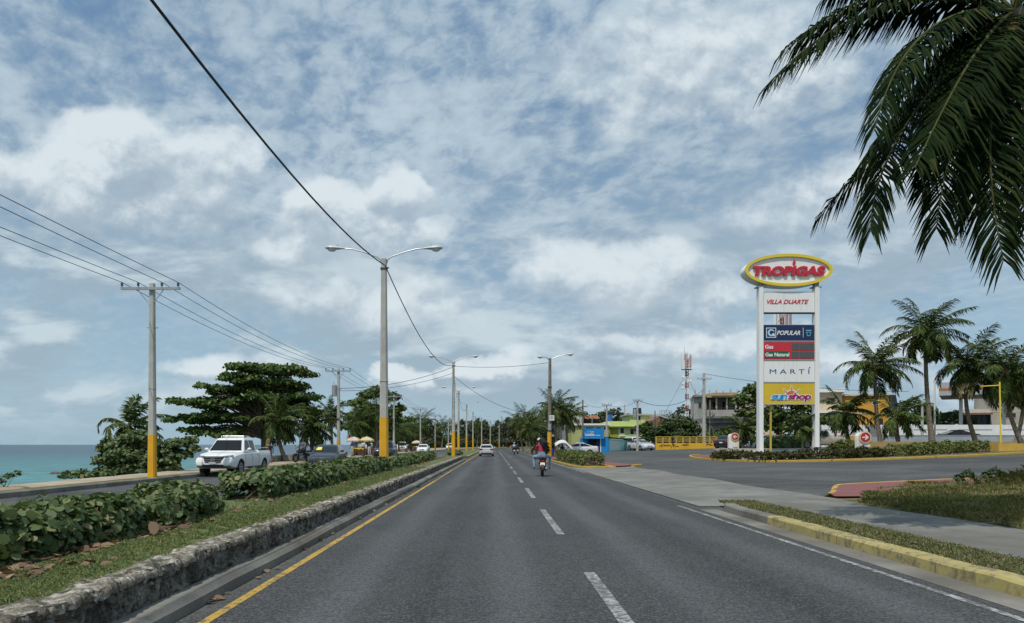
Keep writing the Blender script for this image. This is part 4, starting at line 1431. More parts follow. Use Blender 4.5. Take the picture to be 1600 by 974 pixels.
rg = np.random.default_rng(5)
tier(362, 478, 581, 0.40, 5, rg)
tier(352, 410, 596, 0.32, 3, rg)
tier(410, 468, 600, 0.40, 3, rg)
tier(326, 425, 613, 0.42, 5, rg)
tier(290, 400, 632, 0.40, 6, rg)
tier(272, 392, 656, 0.42, 7, rg)
tier(400, 488, 624, 0.45, 4, rg)
tier(305, 385, 677, 0.36, 4, rg)
tier(430, 490, 645, 0.5, 3, rg)
for (px, py, rx, rz) in [(432, 592, 1.0, .5), (452, 612, 1.1, .6), (468, 632, 1.0, .6), (438, 628, 1.2, .7), (412, 645, 1.2, .6), (474, 606, .8, .45), (395, 604, .9, .4), (372, 622, .8, .4), (345, 645, .9, .35), (425, 574, .8, .3), (390, 577, .6, .3)]:
    cl.append((wx(px, Y0) - X0, rg.uniform(-1, 1), wz(py, Y0) - .15, rx, rx, rz))
tree('sea_almond_tree', 'big sea almond tree with level tiers of branches rising over the white pickup', (X0, Y0, 0.15), 2.6, 0.24, cl, 21000, 0.14, ALMOND, None, 5, 6, limbs=True)

Y0 = 108.0
X0 = wx(585, Y0)
cl = [(wx(px, Y0) - X0, dy, wz(py, Y0) - .15, rx, rx, rz) for (px, py, dy, rx, rz) in
      [(560, 632, 0, 1.6, .9), (575, 618, 1, 1.7, .9), (592, 612, -1, 1.6, .8), (610, 622, 0, 1.5, .9), (555, 652, 1, 1.9, .9), (580, 645, -1, 2.2, 1.2), (606, 648, 0, 2.0, 1.2), (622, 640, 1, 1.2, .9),
       (628, 657, 0, 1.3, .6), (545, 668, 0, 1.8, .9), (570, 670, 0, 2.2, 1.2), (600, 672, 0, 2.2, 1.2), (640, 656, 1, .8, .4)]]
tree('sea_almond_tree', 'round sea almond tree behind the nearest street lamp', (X0, Y0, 0.15), 3.0, 0.25, cl, 6500, 0.22, ALMOND, None, 6, 5)

Y0 = 36.5
X0 = wx(205, Y0)
cl = [(wx(px, Y0) - X0, dy, wz(py, Y0) + .3, rx, rx * .9, rz) for (px, py, dy, rx, rz) in
      [(180, 700, 0, .8, .5), (200, 690, .3, .7, .45), (222, 686, -.2, .7, .45), (178, 722, 0, .9, .5), (205, 715, -.5, .9, .5), (228, 712, 0, .8, .5), (185, 738, -.3, .8, .4), (215, 735, -.4, .9, .4), (160, 703, .3, .45, .3), (163, 722, .2, .6, .4), (168, 738, 0, .6, .35), (240, 698, 0, .6, .35), (298, 703, .3, .4, .25), (232, 724, -.3, .8, .45), (268, 733, 0, .5, .3),
       (255, 705, .2, .65, .4), (275, 695, .2, .6, .35), (292, 690, .4, .4, .25), (262, 722, 0, .6, .35), (282, 712, .2, .5, .3), (245, 735, -.2, .5, .3)]]
tree('sea_grape_bush', 'dense sea grape bush behind the foot of the nearest utility pole', (X0, Y0, -0.3), .8, 0.10, cl, 8200, 0.095, GRAPE, None, 7, 7, cat='bush')
cl = [(-.5, 0, .25, .5, .4, .2), (.1, 0, .3, .6, .4, .25), (.7, .2, .3, .4, .4, .22)]
tree('low_shrub', 'small low shrub on the cliff edge left of the sea grape bush', (wx(130, 30), 30, -0.1), .1, 0.03, cl, 420, 0.08, GRAPE, None, 8, 6, cat='shrub')
cl = [(-.15, 0, .45, .22, .2, .16), (.10, 0, .62, .2, .2, .14), (.33, .1, .7, .13, .15, .12), (-.4, 0, .5, .2, .2, .2)]
tree('low_shrub', 'thin leafy sprig standing against the sea at the left edge', (wx(8, 22.5), 22.5, -.15), .3, 0.02, cl, 110, 0.06, GRAPE, None, 9, 6, cat='shrub')

for (wx_, wy_, lab) in [(13.1, 21.3, 'broad leaved weed standing up at the edge of the red paving'), (14.3, 22.0, 'broad leaved weed right of the other, under the tall grass')]:
    cl = [(-.18, 0, .22, .16, .14, .16), (.1, .05, .30, .15, .14, .18), (.3, 0, .2, .14, .12, .14)]
    tree('weed_plant', lab, (wx_, wy_, float(plotz(wx_, wy_)) - .03), .12, 0.012, cl, 90, 0.075, DARKLEAF, 'broad leaved weeds', 19, 5, cat='weed', asp=.45)

# trees behind the sign and about the houses
Y0 = 76.0
X0 = wx(1215, Y0)
cl = [(wx(px, Y0) - X0, dy, wz(py, Y0) - 1.0, rx, rx * .9, rz) for (px, py, dy, rx, rz) in
      [(1160, 628, 0, 1.3, .9), (1180, 612, 0, 1.5, .9), (1205, 622, -.5, 1.6, 1), (1235, 630, 0, 1.5, 1), (1262, 640, .4, 1.4, .9), (1170, 648, 0, 1.6, .9), (1205, 650, -.5, 1.7, 1), (1240, 655, 0, 1.7, 1), (1272, 660, 0, 1.4, .9),
       (1180, 668, 0, 1.6, .8), (1220, 670, -.4, 1.7, .8), (1262, 676, 0, 1.5, .7)]]
tree('leafy_tree', 'dense green tree filling the space behind the tall petrol sign', (X0, Y0, 1.0), 2.2, 0.2, cl, 6500, 0.15, ALMOND, None, 10, 6)
Y0 = 110.0
X0 = wx(1060, Y0)
cl = [(wx(px, Y0) - X0, dy, wz(py, Y0) - .8, rx, rx * .8, rz) for (px, py, dy, rx, rz) in
      [(1034, 676, 0, 1.7, 1.2), (1050, 667, 0, 2.0, 1.2), (1068, 664, 0, 1.9, 1.2), (1080, 674, 0, 1.6, 1.2), (1060, 680, -.5, 2.2, 1.1), (1038, 688, 0, 1.8, 1.1), (1058, 690, -.3, 2.0, .9), (1078, 689, 0, 1.8, 1.0)]]
tree('dark_bush', 'big dark rounded bush behind the yellow railing wall', (X0, Y0, .8), .5, 0.15, cl, 6000, 0.17, DARKLEAF, None, 11, 5, cat='bush')
Y0 = 108.0
X0 = wx(1008, Y0)
cl = [(wx(px, Y0) - X0, 0, wz(py, Y0) - .7, rx, rx, rz) for (px, py, rx, rz) in [(1002, 672, 1.0, .9), (1014, 676, 1.0, .9), (1008, 688, 1.2, .8), (1018, 688, .8, .7), (1012, 664, .7, .5)]]
tree('dark_bush', 'dark bushy tree beside the lime green house above the parked silver cars', (X0, Y0, .7), 1.0, 0.12, cl, 1800, 0.16, DARKLEAF, None, 12, 5, cat='bush')
Y0 = 112.0
X0 = wx(1125, Y0)
cl = [(wx(px, Y0) - X0, 0, wz(py, Y0) - 1, rx, rx, rz) for (px, py, rx, rz) in [(1118, 684, 1.4, .8), (1132, 676, 1.2, .8), (1108, 680, 1.0, .8), (1145, 686, 1.2, .7), (1095, 688, 1.2, .6)]]
tree('leafy_bush', 'green bushes at the foot of the grey two storey house', (X0, Y0, .9), .8, 0.1, cl, 1500, 0.17, ALMOND, None, 13, 5, cat='bush')
Y0 = 175.0
for lab, px, py, s, sd in [('grey green tree on the skyline above the lime green roofs', 958, 652, 1.0, 14), ('dark tree on the skyline left of the lime green upper floor', 940, 655, .75, 15)]:
    cl = [(dx * s, dy, wz(py, Y0) - 1.5 + dz * s, 2.2 * s, 2.0 * s, 1.5 * s) for dx, dy, dz in [(-2.5, 0, -.5), (0, 0, 1), (2.5, 0, -.3), (1, 1, -1.5), (-1.5, -1, -2), (3.5, 0, -2), (-3.5, 0, -2.5)]]
    tree('broad_tree', lab, (wx(px, Y0), Y0, 1.2), 3.5, .25, cl, 1800, .28, GREYLEAF if sd == 14 else DARKLEAF, None, sd, 5)
cl = [(dx, 0, wz(648, 200) - 1.5 + dz, 2.4, 2, 1.6) for dx, dz in [(-4, -1), (-1.5, .6), (1.5, .2), (4, -.8), (0, -2.5), (5.5, -2)]]
tree('broad_tree', 'pale feathery tree behind the foot of the phone mast', (wx(1078, 200), 200, 1.5), 4, .25, cl, 1500, .3, GREYLEAF, None, 16, 5)
for i, (lab, px, py, Y0) in enumerate([('tree between the orange house and the white pole', 1425, 640, 95), ('trees showing under the forecourt canopy', 1490, 658, 97), ('dark shrubs behind the white wall under the tallest palm', 1445, 652, 96)]):
    cl = [(dx, 0, wz(py, Y0) - 1.2 + dz, 1.6, 1.4, 1.1) for dx, dz in [(-2, -.6), (0, .4), (1.8, -.3), (.5, -1.4), (-1.2, -1.6)]]
    tree('leafy_tree', lab, (wx(px, Y0), Y0, 1.2), 1.5, .15, cl, 1200, .18, ALMOND, None, 17 + i, 5)

# far trees one can still tell apart, then the wood that closes the view
FT = 'trees lining the far avenue'
src = palm('palm_tree', 'tall palm standing above the far wood, leftmost of its row', (wx(690, 260), 260, 0.1), 7.5, (0.5, 0), 18, 4.6, 51, nl=16, group=FT, wl=.06, nuts=0)
src2 = tree('feathery_tree', 'feathery grey green tree above the far wood, right of the second street lamp', (wx(722, 300), 300, 0.1), 4.0, .25,
            [(0, 0, 2.2, 2.6, 2, 1.6), (-2.4, 0, 2.0, 2, 1.6, 1.6), (2.4, 0, 1.8, 2, 1.6, 1.5), (0, 0, 9.5, 1.6, 1.6, 1.8), (-1.6, 0, 7.5, 1.8, 1.6, 1.6), (1.5, 0, 7.2, 1.7, 1.5, 1.6), (0, .5, 5.5, 2.4, 2, 1.5), (-2.2, 0, 4.8, 1.6, 1.4, 1.2), (2.2, 0, 4.5, 1.5, 1.5, 1.2)], 3400, .30, GREYLEAF, FT, 52, 5)
words = ['first', 'second', 'third', 'fourth', 'fifth', 'sixth', 'seventh', 'eighth', 'ninth', 'tenth', 'eleventh', 'twelfth']
for i, (px, Y, s) in enumerate([(704, 290, 1.0), (745, 330, 1.15), (770, 350, 1.05), (786, 340, 1.2), (800, 330, 1.1), (838, 190, .85), (850, 170, .8), (822, 230, 1.0)]):
    place(src, (wx(px, Y), Y, 0.1), random.uniform(-.4, .4), 'tall palm above the far wood, %s to the right along the row of far palms' % words[i + 1], s)
for i, (px, Y, s) in enumerate([(668, 240, .85), (684, 300, .9), (738, 340, 1.0), (757, 360, 1.15), (778, 330, 1.05), (794, 310, 1.1), (808, 260, 1.0), (858, 200, .75)]):
    place(src2, (wx(px, Y), Y, 0.1), random.uniform(0, 6), 'feathery grey green tree above the far wood, %s in that row from the left' % words[i], s)


def wood(name, label, line, h, depth, nleaf, size, m, seed):
    rng = np.random.default_rng(seed)
    L = np.array(line, float)
    cum = np.concatenate([[0], np.cumsum(np.linalg.norm(np.diff(L[:, :2], axis=0), axis=1))])
    s = rng.uniform(0, cum[-1], nleaf)
    a = rng.uniform(-1, 1, nleaf)
    top = h * (0.60 + 0.65 * vnoise(s / 7.0, s * 0, seed) * (0.6 + .6 * vnoise(s / 2.3, s * 0, seed + 1)) + .15 * vnoise(s / 26, s * 0, seed + 2))
    z = top * (1 - a * a * .35) * rng.uniform(0.0, 1, nleaf) ** 0.8
    P = np.stack([np.interp(s, cum, L[:, 0]) + a * depth * 0.4, np.interp(s, cum, L[:, 1]) + a * depth, z], 1)
    N = nrm(np.stack([rng.normal(size=nleaf) * .6, rng.normal(size=nleaf) * .6 - .5, rng.uniform(0, 1.4, nleaf)], 1))
    o = polys(name, leaves(P, N, size * rng.uniform(.6, 1.3, nleaf), 5, .7, .25, rng), m)
    return tag(o, label, 'woodland', kind='stuff')


wood('woodland', 'far green wood along the coast on the left of the avenue', [(-19.5, 118), (-21, 150), (-24, 190), (-26, 240), (-24, 300), (-14, 380), (5, 430)], 7.0, 4.5, 26000, .40, ALMOND, 61)
wood('woodland', 'far dark wood closing the view where the avenue bends', [(-14, 420), (20, 450), (60, 440), (110, 420)], 12.5, 7, 20000, .75, DARKLEAF, 62)
wood('woodland', 'far grey green trees on the right side of the avenue beyond the palms', [(9.5, 140), (12, 180), (17, 230), (28, 290), (52, 370)], 7.5, 5, 19000, .42, GREYLEAF, 63)
wood('woodland', 'belt of distant trees behind the houses on the right', [(20, 190), (60, 230), (110, 200), (170, 150)], 9.5, 5, 9000, .55, DARKLEAF, 64)

# ------------------------------------------------------------------ lamps, poles and wires


def sqpole(mb, h, w0, w1, z0=0.0, ch=0.18):
    """tapered square concrete post with chamfered corners"""
    rings = []
    for z in np.linspace(z0, h, 9):
        w = (w0 + (w1 - w0) * (z / h)) / 2
        c = w * ch * 2
        rings.append([(-w, -w + c, z), (-w + c, -w, z), (w - c, -w, z), (w, -w + c, z), (w, w - c, z), (w - c, w, z), (-w + c, w, z), (-w, w - c, z)])
    mb.loft(rings)


def lamp_head(parent, x0, z0, sgn):
    mb = MB()
    rings = []
    for t, w, hh in [(0, .05, .05), (.12, .07, .06), (.22, .11, .085), (.42, .16, .11), (.60, .17, .115), (.74, .13, .09), (.80, .05, .04)]:
        rings.append([(x0 + sgn * t, w * math.cos(a), z0 + .03 * t + hh * math.sin(a) * (1.0 if math.sin(a) > 0 else .55)) for a in np.linspace(0, 2 * np.pi, 12, endpoint=False)])
    mb.loft(rings)
    mb.cyl((x0 + sgn * .3, 0, z0 + .1), (x0 + sgn * .3, 0, z0 + .19), .035, .03, 8)
    hd = mb.build('lamp_head', LAMPG, parent, True)
    mb = MB()
    mb.ball((x0 + sgn * .52, 0, z0 - .035), (.19, .12, .10), 10, 6)
    mb.build('lens', LENS, hd, True)


def street_lamp(label, loc, top, yellow_top, group, h_arm=0.55, w=0.36):
    t = thing('street_lamp', label, 'street lamp', loc, 0, group)
    mb = MB()
    sqpole(mb, top, w, w * .62, -0.1)
    for z in np.arange(3.2, top - .4, .45):
        mb.cyl((0.03, -w * .5 * (1 - .38 * z / top) - .003, z), (0.03, -w * .5 * (1 - .38 * z / top) + .02, z), .014, None, 6)
    mb.bx(-w * .47, w * .47, -w * .47, w * .47, yellow_top + 1.5, yellow_top + 1.515)
    mb.build('post', POLEC, t)
    mb = MB()
    sqpole(mb, yellow_top, w + .012, w + .012 - (w * .38) * yellow_top / top, -0.05)
    mb.build('painted_base', POLEY, t)
    for s in (-1, 1):
        mb = MB()
        pts = [(s * .10, 0, top - .22), (s * .16, 0, top - .02), (s * .32, 0, top + .10), (s * .9, 0, top + .30), (s * 1.35, 0, top + .42), (s * 1.62, 0, top + h_arm - .08), (s * 1.72, 0, top + h_arm - .08)]
        mb.tube(pts, .026, 8)
        mb.build('arm', STEEL, t, True)
        lamp_head(t, s * 1.66, top + h_arm - .08, s)
    mb = MB()
    mb.bx(-w * .38, w * .38, -w * .38, w * .38, top - .45, top - .38)
    mb.cyl((.12, -.1, top - .40), (.2, -.14, top - .40), .04, None, 8)
    mb.build('clamp', DARKST, t)
    return t


LG = 'double arm street lamps along the median'
lamps = [(600, 32.2, .35, 405, 652, 'nearest concrete street lamp with a wide yellow base, standing in the sea grape hedge'),
         (708.5, 76, .05, 562, 674, 'second nearest double arm street lamp, where the cables from both sides meet'),
         (716.5, 113, .19, 611, 680, 'third nearest double arm street lamp, close behind the second one'),
         (729, 150, .19, 632, 682, 'fourth nearest double arm street lamp from the camera'),
         (739, 185, .19, 644, 686, 'fifth nearest double arm street lamp, left of the silver sedan'),
         (752.6, 228, .19, 653, 688, 'sixth nearest double arm street lamp, over the silver sedan roof'),
         (766, 262, .19, 657, 690, 'seventh nearest double arm street lamp, far ahead on the median'),
         (780, 300, .19, 660, 690, 'eighth nearest double arm street lamp, far ahead on the median'),
         (798, 335, .19, 664, 691, 'farthest double arm street lamp that can be made out on the median')]
for px, Y, z, ty, yy_, lab in lamps:
    tz = min(9.6, wz(ty, Y)) - z
    street_lamp(lab, (wx(px, Y), Y, z), tz, min(3.0, wz(yy_, Y) - z) if Y > 40 else 2.2, LG, h_arm=.52 if Y < 50 else .6)
LT = [(wx(p, Y), Y, wz(t, Y)) for p, Y, z, t, _, _ in lamps]


def util_pole(label, loc, h, group, w=0.28, yellow=1.65, arm=1.1, armz=None, kit=True, m=None, name='utility_pole', arm_off=0.0, tr=False, metal=False):
    t = thing(name, label, 'utility pole', loc, 0, group)
    mb = MB()
    sqpole(mb, h, w, w * .66, -0.1)
    mb.bx(-.22, .22, -.012, .012, h - 1.75, h - 1.70) if kit else None
    mb.bx(-w * .46, w * .46, -w * .46, w * .46, h * .455, h * .455 + .012)
    mb.build('post', m or POLEC, t)
    if yellow:
        mb = MB()
        sqpole(mb, yellow, w + .012, w + .012 - w * .34 * yellow / h, -0.05)
        mb.build('painted_base', POLEY, t)
    if arm:
        az = h - .22 if armz is None else armz
        mb = MB()
        mb.bx(-arm + arm_off, arm + arm_off, -w * .36 - .09, -w * .36, az - .05, az + .05)
        for s in (-1, 1):
            mb.tube([(s * .5 + arm_off, -w * .36 - .05, az - .05), (s * .1, -w * .36 - .02, az - .55)], .018, 5)
        mb.build('crossarm', STEEL, t)
        for q in (-.97, -.42, .38, .93):
            mb = MB()
            mb.cyl((q * arm + arm_off, -w * .36 - .045, az + .05), (q * arm + arm_off, -w * .36 - .045, az + .11), .02, None, 6)
            mb.loft([[(q * arm + arm_off + r * math.cos(a), -w * .36 - .045 + r * math.sin(a), az + zz) for a in np.linspace(0, 6.283, 8, endpoint=False)] for r, zz in [(.05, .11), (.06, .14), (.035, .16), (.055, .19), (.03, .24)]])
            mb.build('insulator', mat('insulator', (0.12, 0.13, 0.14), .3, .1), t, True)
    if tr:
        mb = MB()
        mb.cyl((-.32, -.1, h - 2.3), (-.32, -.1, h - 1.4), .21, .21, 12)
        mb.cyl((-.32, -.1, h - 1.4), (-.32, -.1, h - 1.33), .16, .12, 12)
        mb.cyl((-.36, -.1, h - 1.33), (-.36, -.1, h - 1.12), .03, None, 6)
        mb.build('transformer', mat('transformer_grey', (.30, .32, .33), .5, .1), t, True)
        mb = MB()
        for zz in (h - 3.0, h - 2.6):
            mb.tube([(.1, 0, zz), (.35, 0, zz - .1), (.42, 0, zz - .35), (.3, 0, zz - .5)], .02, 5)
        mb.build('cable_loops', CABLE, t)
    return t


UG = 'utility poles along the coast path'
upoles = [(238, 30, 'concrete utility pole with a yellow base nearest the camera on the coast path'),
          (529, 63.5, 'utility pole with a transformer behind the dark grey sedan'),
          (615.5, 97, 'third utility pole, against the round sea almond tree'),
          (657, 132, 'fourth utility pole, in front of an upright palm'),
          (680, 163, 'fifth utility pole, with a yellow foot on the far kerb'),
          (700.5, 194, 'sixth utility pole, just left of the second street lamp')]
UT = []
for i, (px, Y, lab) in enumerate(upoles):
    util_pole(lab, (wx(px, Y), Y, .14), 7.55, UG, tr=(i == 1), arm=1.15 if i == 0 else 1.05)
    UT.append((wx(px, Y), Y, 7.55 + .14))


def wire(label, pts, sag, r, m=WIRE, name='power_line', cat='power line', group=None, n=16, sides=5):
    P = []
    for i in range(len(pts) - 1):
        a, b = Vector(pts[i]), Vector(pts[i + 1])
        sg = sag[i] if hasattr(sag, '__len__') else sag
        for k in range(n):
            t = k / n
            q = a.lerp(b, t)
            q.z -= sg * 4 * t * (1 - t)
            P.append(q)
    P.append(Vector(pts[-1]))
    o = P[0].copy()
    ob = MB().tube([p - o for p in P], r, sides).build(name, m)
    ob.location = o
    return tag(ob, label, cat, group)


offs = [-1.115, -.483, .437, 1.07]
wl_ = ['leftmost of the four power lines over the coast path', 'second power line from the left over the coast path', 'third power line from the left over the coast path', 'rightmost of the four power lines over the coast path']
for k in range(4):
    pts = [(-13.6 + offs[k] + (-.5 if k < 2 else 0), -4, 7.8 - (.12 if k < 2 else -.22))] + [(x + offs[k] * (1 if i == 0 else .92), y - .15, z + .02) for i, (x, y, z) in enumerate(UT)]
    wire(wl_[k], pts, [.18, .55, .45, .45, .4, .4], .012, group='power lines over the coast path')
wire('thick black cable coming overhead to the nearest street lamp and on to the second', [(-4.65, -12, 9.1), (LT[0][0] + .08, LT[0][1] - .2, LT[0][2] - .32), (LT[1][0] - .1, LT[1][1] - .15, LT[1][2] - .55)], [1.62, 1.35], .023, CABLE, 'overhead_cable', 'cable', sides=8, n=24)
zz = [(x, y, z - .55) for x, y, z in LT[1:]]
wire('cable slung from lamp to lamp along the far median', zz[:7], 1.5, .02, WIRE, 'overhead_cable', 'cable')
wire('upper cable from the second street lamp across to the pole with the transformer', [(LT[1][0], LT[1][1] - .2, LT[1][2] - .75), (UT[1][0] + .1, UT[1][1], 6.05)], .5, .022, WIRE, 'overhead_cable', 'cable')
wire('lower cable from the second street lamp across to the pole with the transformer', [(LT[1][0], LT[1][1] - .2, LT[1][2] - 1.35), (UT[1][0] + .1, UT[1][1], 5.85)], .45, .018, WIRE, 'overhead_cable', 'cable')

# pole on the right with a square sign and two lamps
Yp = 72.0
rp = thing('street_lamp', 'grey pole on the right verge with one long lamp arm and a square sign', 'street lamp', (wx(858.5, Yp), Yp, .12))
mb = MB()
mb.cyl((0, 0, -.1), (.05, 0, wz(560, Yp) - .12), .20, .13, 12)
mb.cyl((.03, -.1, 6.6), (.03, .1, 6.75), .19, .19, 10)
mb.build('post', POLED, rp, True)
mb = MB()
mb.cyl((0, 0, -.05), (.012, 0, wz(676, Yp) - .12), .212, .205, 12)
mb.build('painted_base', POLEY, rp, True)
hp = wz(560, Yp) - .12
mb = MB()
mb.tube([(.1, 0, hp - .2), (.3, 0, hp - .02), (.9, 0, hp + .22), (1.5, 0, hp + .34)], .03, 6)
mb.build('arm', STEEL, rp, True)
lamp_head(rp, 1.45, hp + .34, 1)
mb = MB()
mb.tube([(-.05, 0, hp - .2), (-.2, -.1, hp + .02), (-.4, -.3, hp + .10)], .03, 6)
mb.build('arm', STEEL, rp, True)
lamp_head(rp, -.36, hp + .10, -1)
mb = MB()
mb.bx(-.02, .50 - .07, -.30, -.27, wz(657.5, Yp) - .12, wz(650, Yp) - .08)
sgn = mb.build('sign_plate', WHITE, rp)
zc_ = wz(653.6, Yp) - .10
mb = MB()
ring = [(.205 + r * math.cos(a), zc_ + r * math.sin(a)) for r in (1,) for a in ()]
for k in range(20):
    a0, a1 = 2 * math.pi * k / 20, 2 * math.pi * (k + 1) / 20
    mb.prism([(.205 + .155 * math.cos(a0), zc_ + .155 * math.sin(a0)), (.205 + .155 * math.cos(a1), zc_ + .155 * math.sin(a1)), (.205 + .115 * math.cos(a1), zc_ + .115 * math.sin(a1)), (.205 + .115 * math.cos(a0), zc_ + .115 * math.sin(a0))], -.306, -.301)
mb.bx(.17, .195, -.306, -.301, zc_ - .08, zc_ + .08)
mb.bx(.195, .24, -.306, -.301, zc_ + .05, zc_ + .08)
mb.bx(.195, .24, -.306, -.301, zc_ - .01, zc_ + .02)
mb.bx(.225, .24, -.306, -.301, zc_ + .02, zc_ + .05)
mb.build('sign_symbol', mat('sign_dark', (.10, .05, .05), .6), sgn)
mb = MB()
mb.bx(-.14, .14, -.24, -.16, zc_ - 1.15, zc_ - .55)
mb.bx(.18, .42, -.2, .0, zc_ - 1.75, zc_ - 1.55)
mb.build('meter_box', STEEL, rp)
mb = MB()
mb.tube([(-.1, 0, hp - 3.0), (-.45, 0, hp - 3.1), (-.75, 0, hp - 3.55)], .025, 5)
mb.build('loose_cable', CABLE, rp)
wire('cable crossing the road from the second street lamp to the pole with the square sign', [(LT[1][0], LT[1][1], LT[1][2] - .65), (wx(857, Yp), Yp, wz(567, Yp))], .25, .02, WIRE, 'overhead_cable', 'cable')

OG = 'utility poles among the houses'


def house_pole(label, px, py, pyb, Y, w=.28, arm=.9, armdy=.5, m=None, **kw):
    z = float(gz(max(6, wx(px, Y)), Y)) + .05
    h = wz(py, Y) - z
    util_pole(label, (wx(px, Y), Y, z), h, OG, w=w, yellow=0, arm=arm, armz=h - armdy if arm else None, kit=False, m=m, **kw)
    return (wx(px, Y), Y, h + z)


p1 = house_pole('thick concrete utility pole in front of the grey two storey house', 1100, 583, 690, 105, .46, .95, .85)
p2 = house_pole('utility pole with a transformer by the lime green house and parked silver cars', 996, 624, 692, 98, .30, .55, .25, tr=True)
p3 = house_pole('slim utility pole with a short crossarm over the blue kiosk', 948, 632, 690, 104, .24, .65, .12)
p4 = house_pole('white utility pole beside the leaning palm', 876, 628, 690, 86, .22, 0)
p5 = house_pole('weathered pole beside the rusty roofed house', 910.5, 625, 690, 99, .28, 0, m=POLED)
p6 = house_pole('thin pole on the skyline between the lime green houses', 976, 633, 660, 170, .3, 0)
p7 = house_pole('short dark pole at the left end of the yellow railing wall', 1023.5, 642, 695, 108, .16, 0, m=DARKST)
p8 = house_pole('pale pole behind the trees left of the canopy', 1441, 628, 690, 84, .28, 0)
wire('cable from the second street lamp down to the white pole beside the leaning palm', [(LT[1][0] + .1, LT[1][1], LT[1][2] - 1.7), (p4[0], p4[1], p4[2] - .9)], 1.6, .02, WIRE, 'overhead_cable', 'cable')
wire('cable sagging between the transformer pole by the parked cars and the thick concrete pole', [(p2[0], p2[1], p2[2] - .1), (p1[0], p1[1], p1[2] - 2.2)], 1.4, .03, WIRE, 'overhead_cable', 'cable')
wire('cable running right from the thick concrete pole past the petrol sign', [(p1[0], p1[1], p1[2] - .1), (wx(1420, 100), 100, wz(612, 100))], .6, .028, WIRE, 'overhead_cable', 'cable')
wire('cable from the weathered pole to the slim pole over the blue kiosk', [(p5[0], p5[1], p5[2] - .2), (p3[0], p3[1], p3[2] - .1), (p2[0], p2[1], p2[2] - .2)], .5, .018, WIRE, 'overhead_cable', 'cable')
wire('cable crossing behind the canopy palms on the right', [(wx(1285, 92), 92, wz(606, 92)), (wx(1445, 84), 84, wz(632, 84))], .5, .022, WIRE, 'overhead_cable', 'cable')

# leaning service pole tangle by the grey house
mb = MB()
mb.tube([(0, 0, 0), (.1, 0, 3.1), (.12, 0, 6.6)], [.12, .11, .09], 8)
mb.tube([(.1, -.05, 3.2), (.5, -.1, 2.6), (.7, -.1, 1.2), (1.6, 0, -.2)], .06, 6)
t = thing('utility_pole', 'bent service pole wrapped in tangled wires beside the thick concrete pole', 'utility pole', (wx(1108, 106), 106, .95), 0, OG)
mb.build('post', POLED, t, True)
mb = MB()
rg2 = np.random.default_rng(3)
for i in range(22):
    a, b = rg2.uniform(-.5, .5, 3), rg2.uniform(-.6, .6, 3)
    z = rg2.uniform(2.2, 5.2)
    mb.tube([(a[0], a[1], z), (a[0] + .4, b[1], z + .35), (b[0] + .3, b[1], z + b[2])], .03, 4)
mb.build('wire_tangle', DARKST, t)

# phone mast
Ym = 190.0
xm, zm = wx(1073, Ym), 1.2
t = thing('phone_mast', 'tall red and white lattice phone mast with clustered antennas behind the houses', 'mast', (xm, Ym, zm))
RED = mat('mast_red', (.32, .085, .085), .6, .15, 1)
mb = MB()
hm = wz(562, Ym) - zm
hw = .42
nseg = 15
for k in range(nseg):
    mb.cur = k % 2
    z0, z1 = hm * k / nseg, hm * (k + 1) / nseg
    cs = [(hw * math.cos(a), hw * math.sin(a)) for a in (R(90), R(210), R(330))]
    for i in range(3):
        c, d = cs[i], cs[(i + 1) % 3]
        mb.tube([(c[0], c[1], z0), (c[0], c[1], z1)], .085, 6)
        for q in range(2):
            za, zb = z0 + (z1 - z0) * q / 2, z0 + (z1 - z0) * (q + 1) / 2
            mb.tube([(c[0], c[1], za), (d[0], d[1], zb)], .04, 4)
            mb.tube([(d[0], d[1], za), (c[0], c[1], zb)], .04, 4)
mb.build('lattice', [RED, WHITE], t)
for i, (px, pa, pb) in enumerate([(1066, 551, 576), (1069.5, 553, 578), (1073.5, 549, 577), (1077, 555, 577), (1079.5, 552, 576)]):
    mb = MB()
    x = wx(px, Ym) - xm
    y = (-1) ** i * .8 - .4
    mb.box((x, y, wz((pa + pb) / 2, Ym) - zm), (.42, .3, (pb - pa) * Ym / F * .85))
    mb.cyl((x, y + .2, wz(pb + 1, Ym) - zm), (x, y + .2, wz(pa - 1, Ym) - zm), .06, None, 6)
    mb.tube([(x, y + .2, wz(573, Ym) - zm), (0, 0, wz(573, Ym) - zm)], .06, 5)
    mb.tube([(x, y + .2, wz(560, Ym) - zm), (0, 0, wz(562, Ym) - zm)], .06, 5)
    mb.build('antenna', [WHITE, mat('antenna_pink', (.48, .30, .28), .6), WHITE, mat('antenna_pink', (.48, .30, .28), .6), WHITE][i], t)
for i, (px, py) in enumerate([(1067.5, 590), (1067, 600), (1077, 583), (1066.5, 607), (1078, 596)]):
    mb = MB()
    x = wx(px, Ym) - xm
    mb.cyl((x, -.5, wz(py, Ym) - zm), (x, -.85, wz(py, Ym) - zm), .38, .30, 12)
    mb.tube([(x, -.5, wz(py, Ym) - zm), (0, 0, wz(py, Ym) - zm)], .06, 5)
    mb.build('dish', WHITE, t, True)
mb = MB()
mb.cyl((-.6, 0, hm), (-.6, 0, hm + 3.4), .05, .02, 6)
mb.cyl((.2, 0, hm), (.2, 0, hm + 1.6), .05, .04, 6)
mb.bx(-1.2, 1.2, -.9, .9, wz(577.5, Ym) - zm - .1, wz(577.5, Ym) - zm)
mb.build('lightning_rod', DARKST, t)
for s, lab in [(-1, 'left guy wire of the phone mast'), (1, 'right guy wire of the phone mast')]:
    wire(lab, [(xm, Ym, wz(582, Ym)), (xm + s * (6.2 if s < 0 else 4.0), Ym, wz(642 if s < 0 else 622, Ym) - (2 if s < 0 else 4))], .1, .035, WIRE, 'guy_wire', 'guy wire')

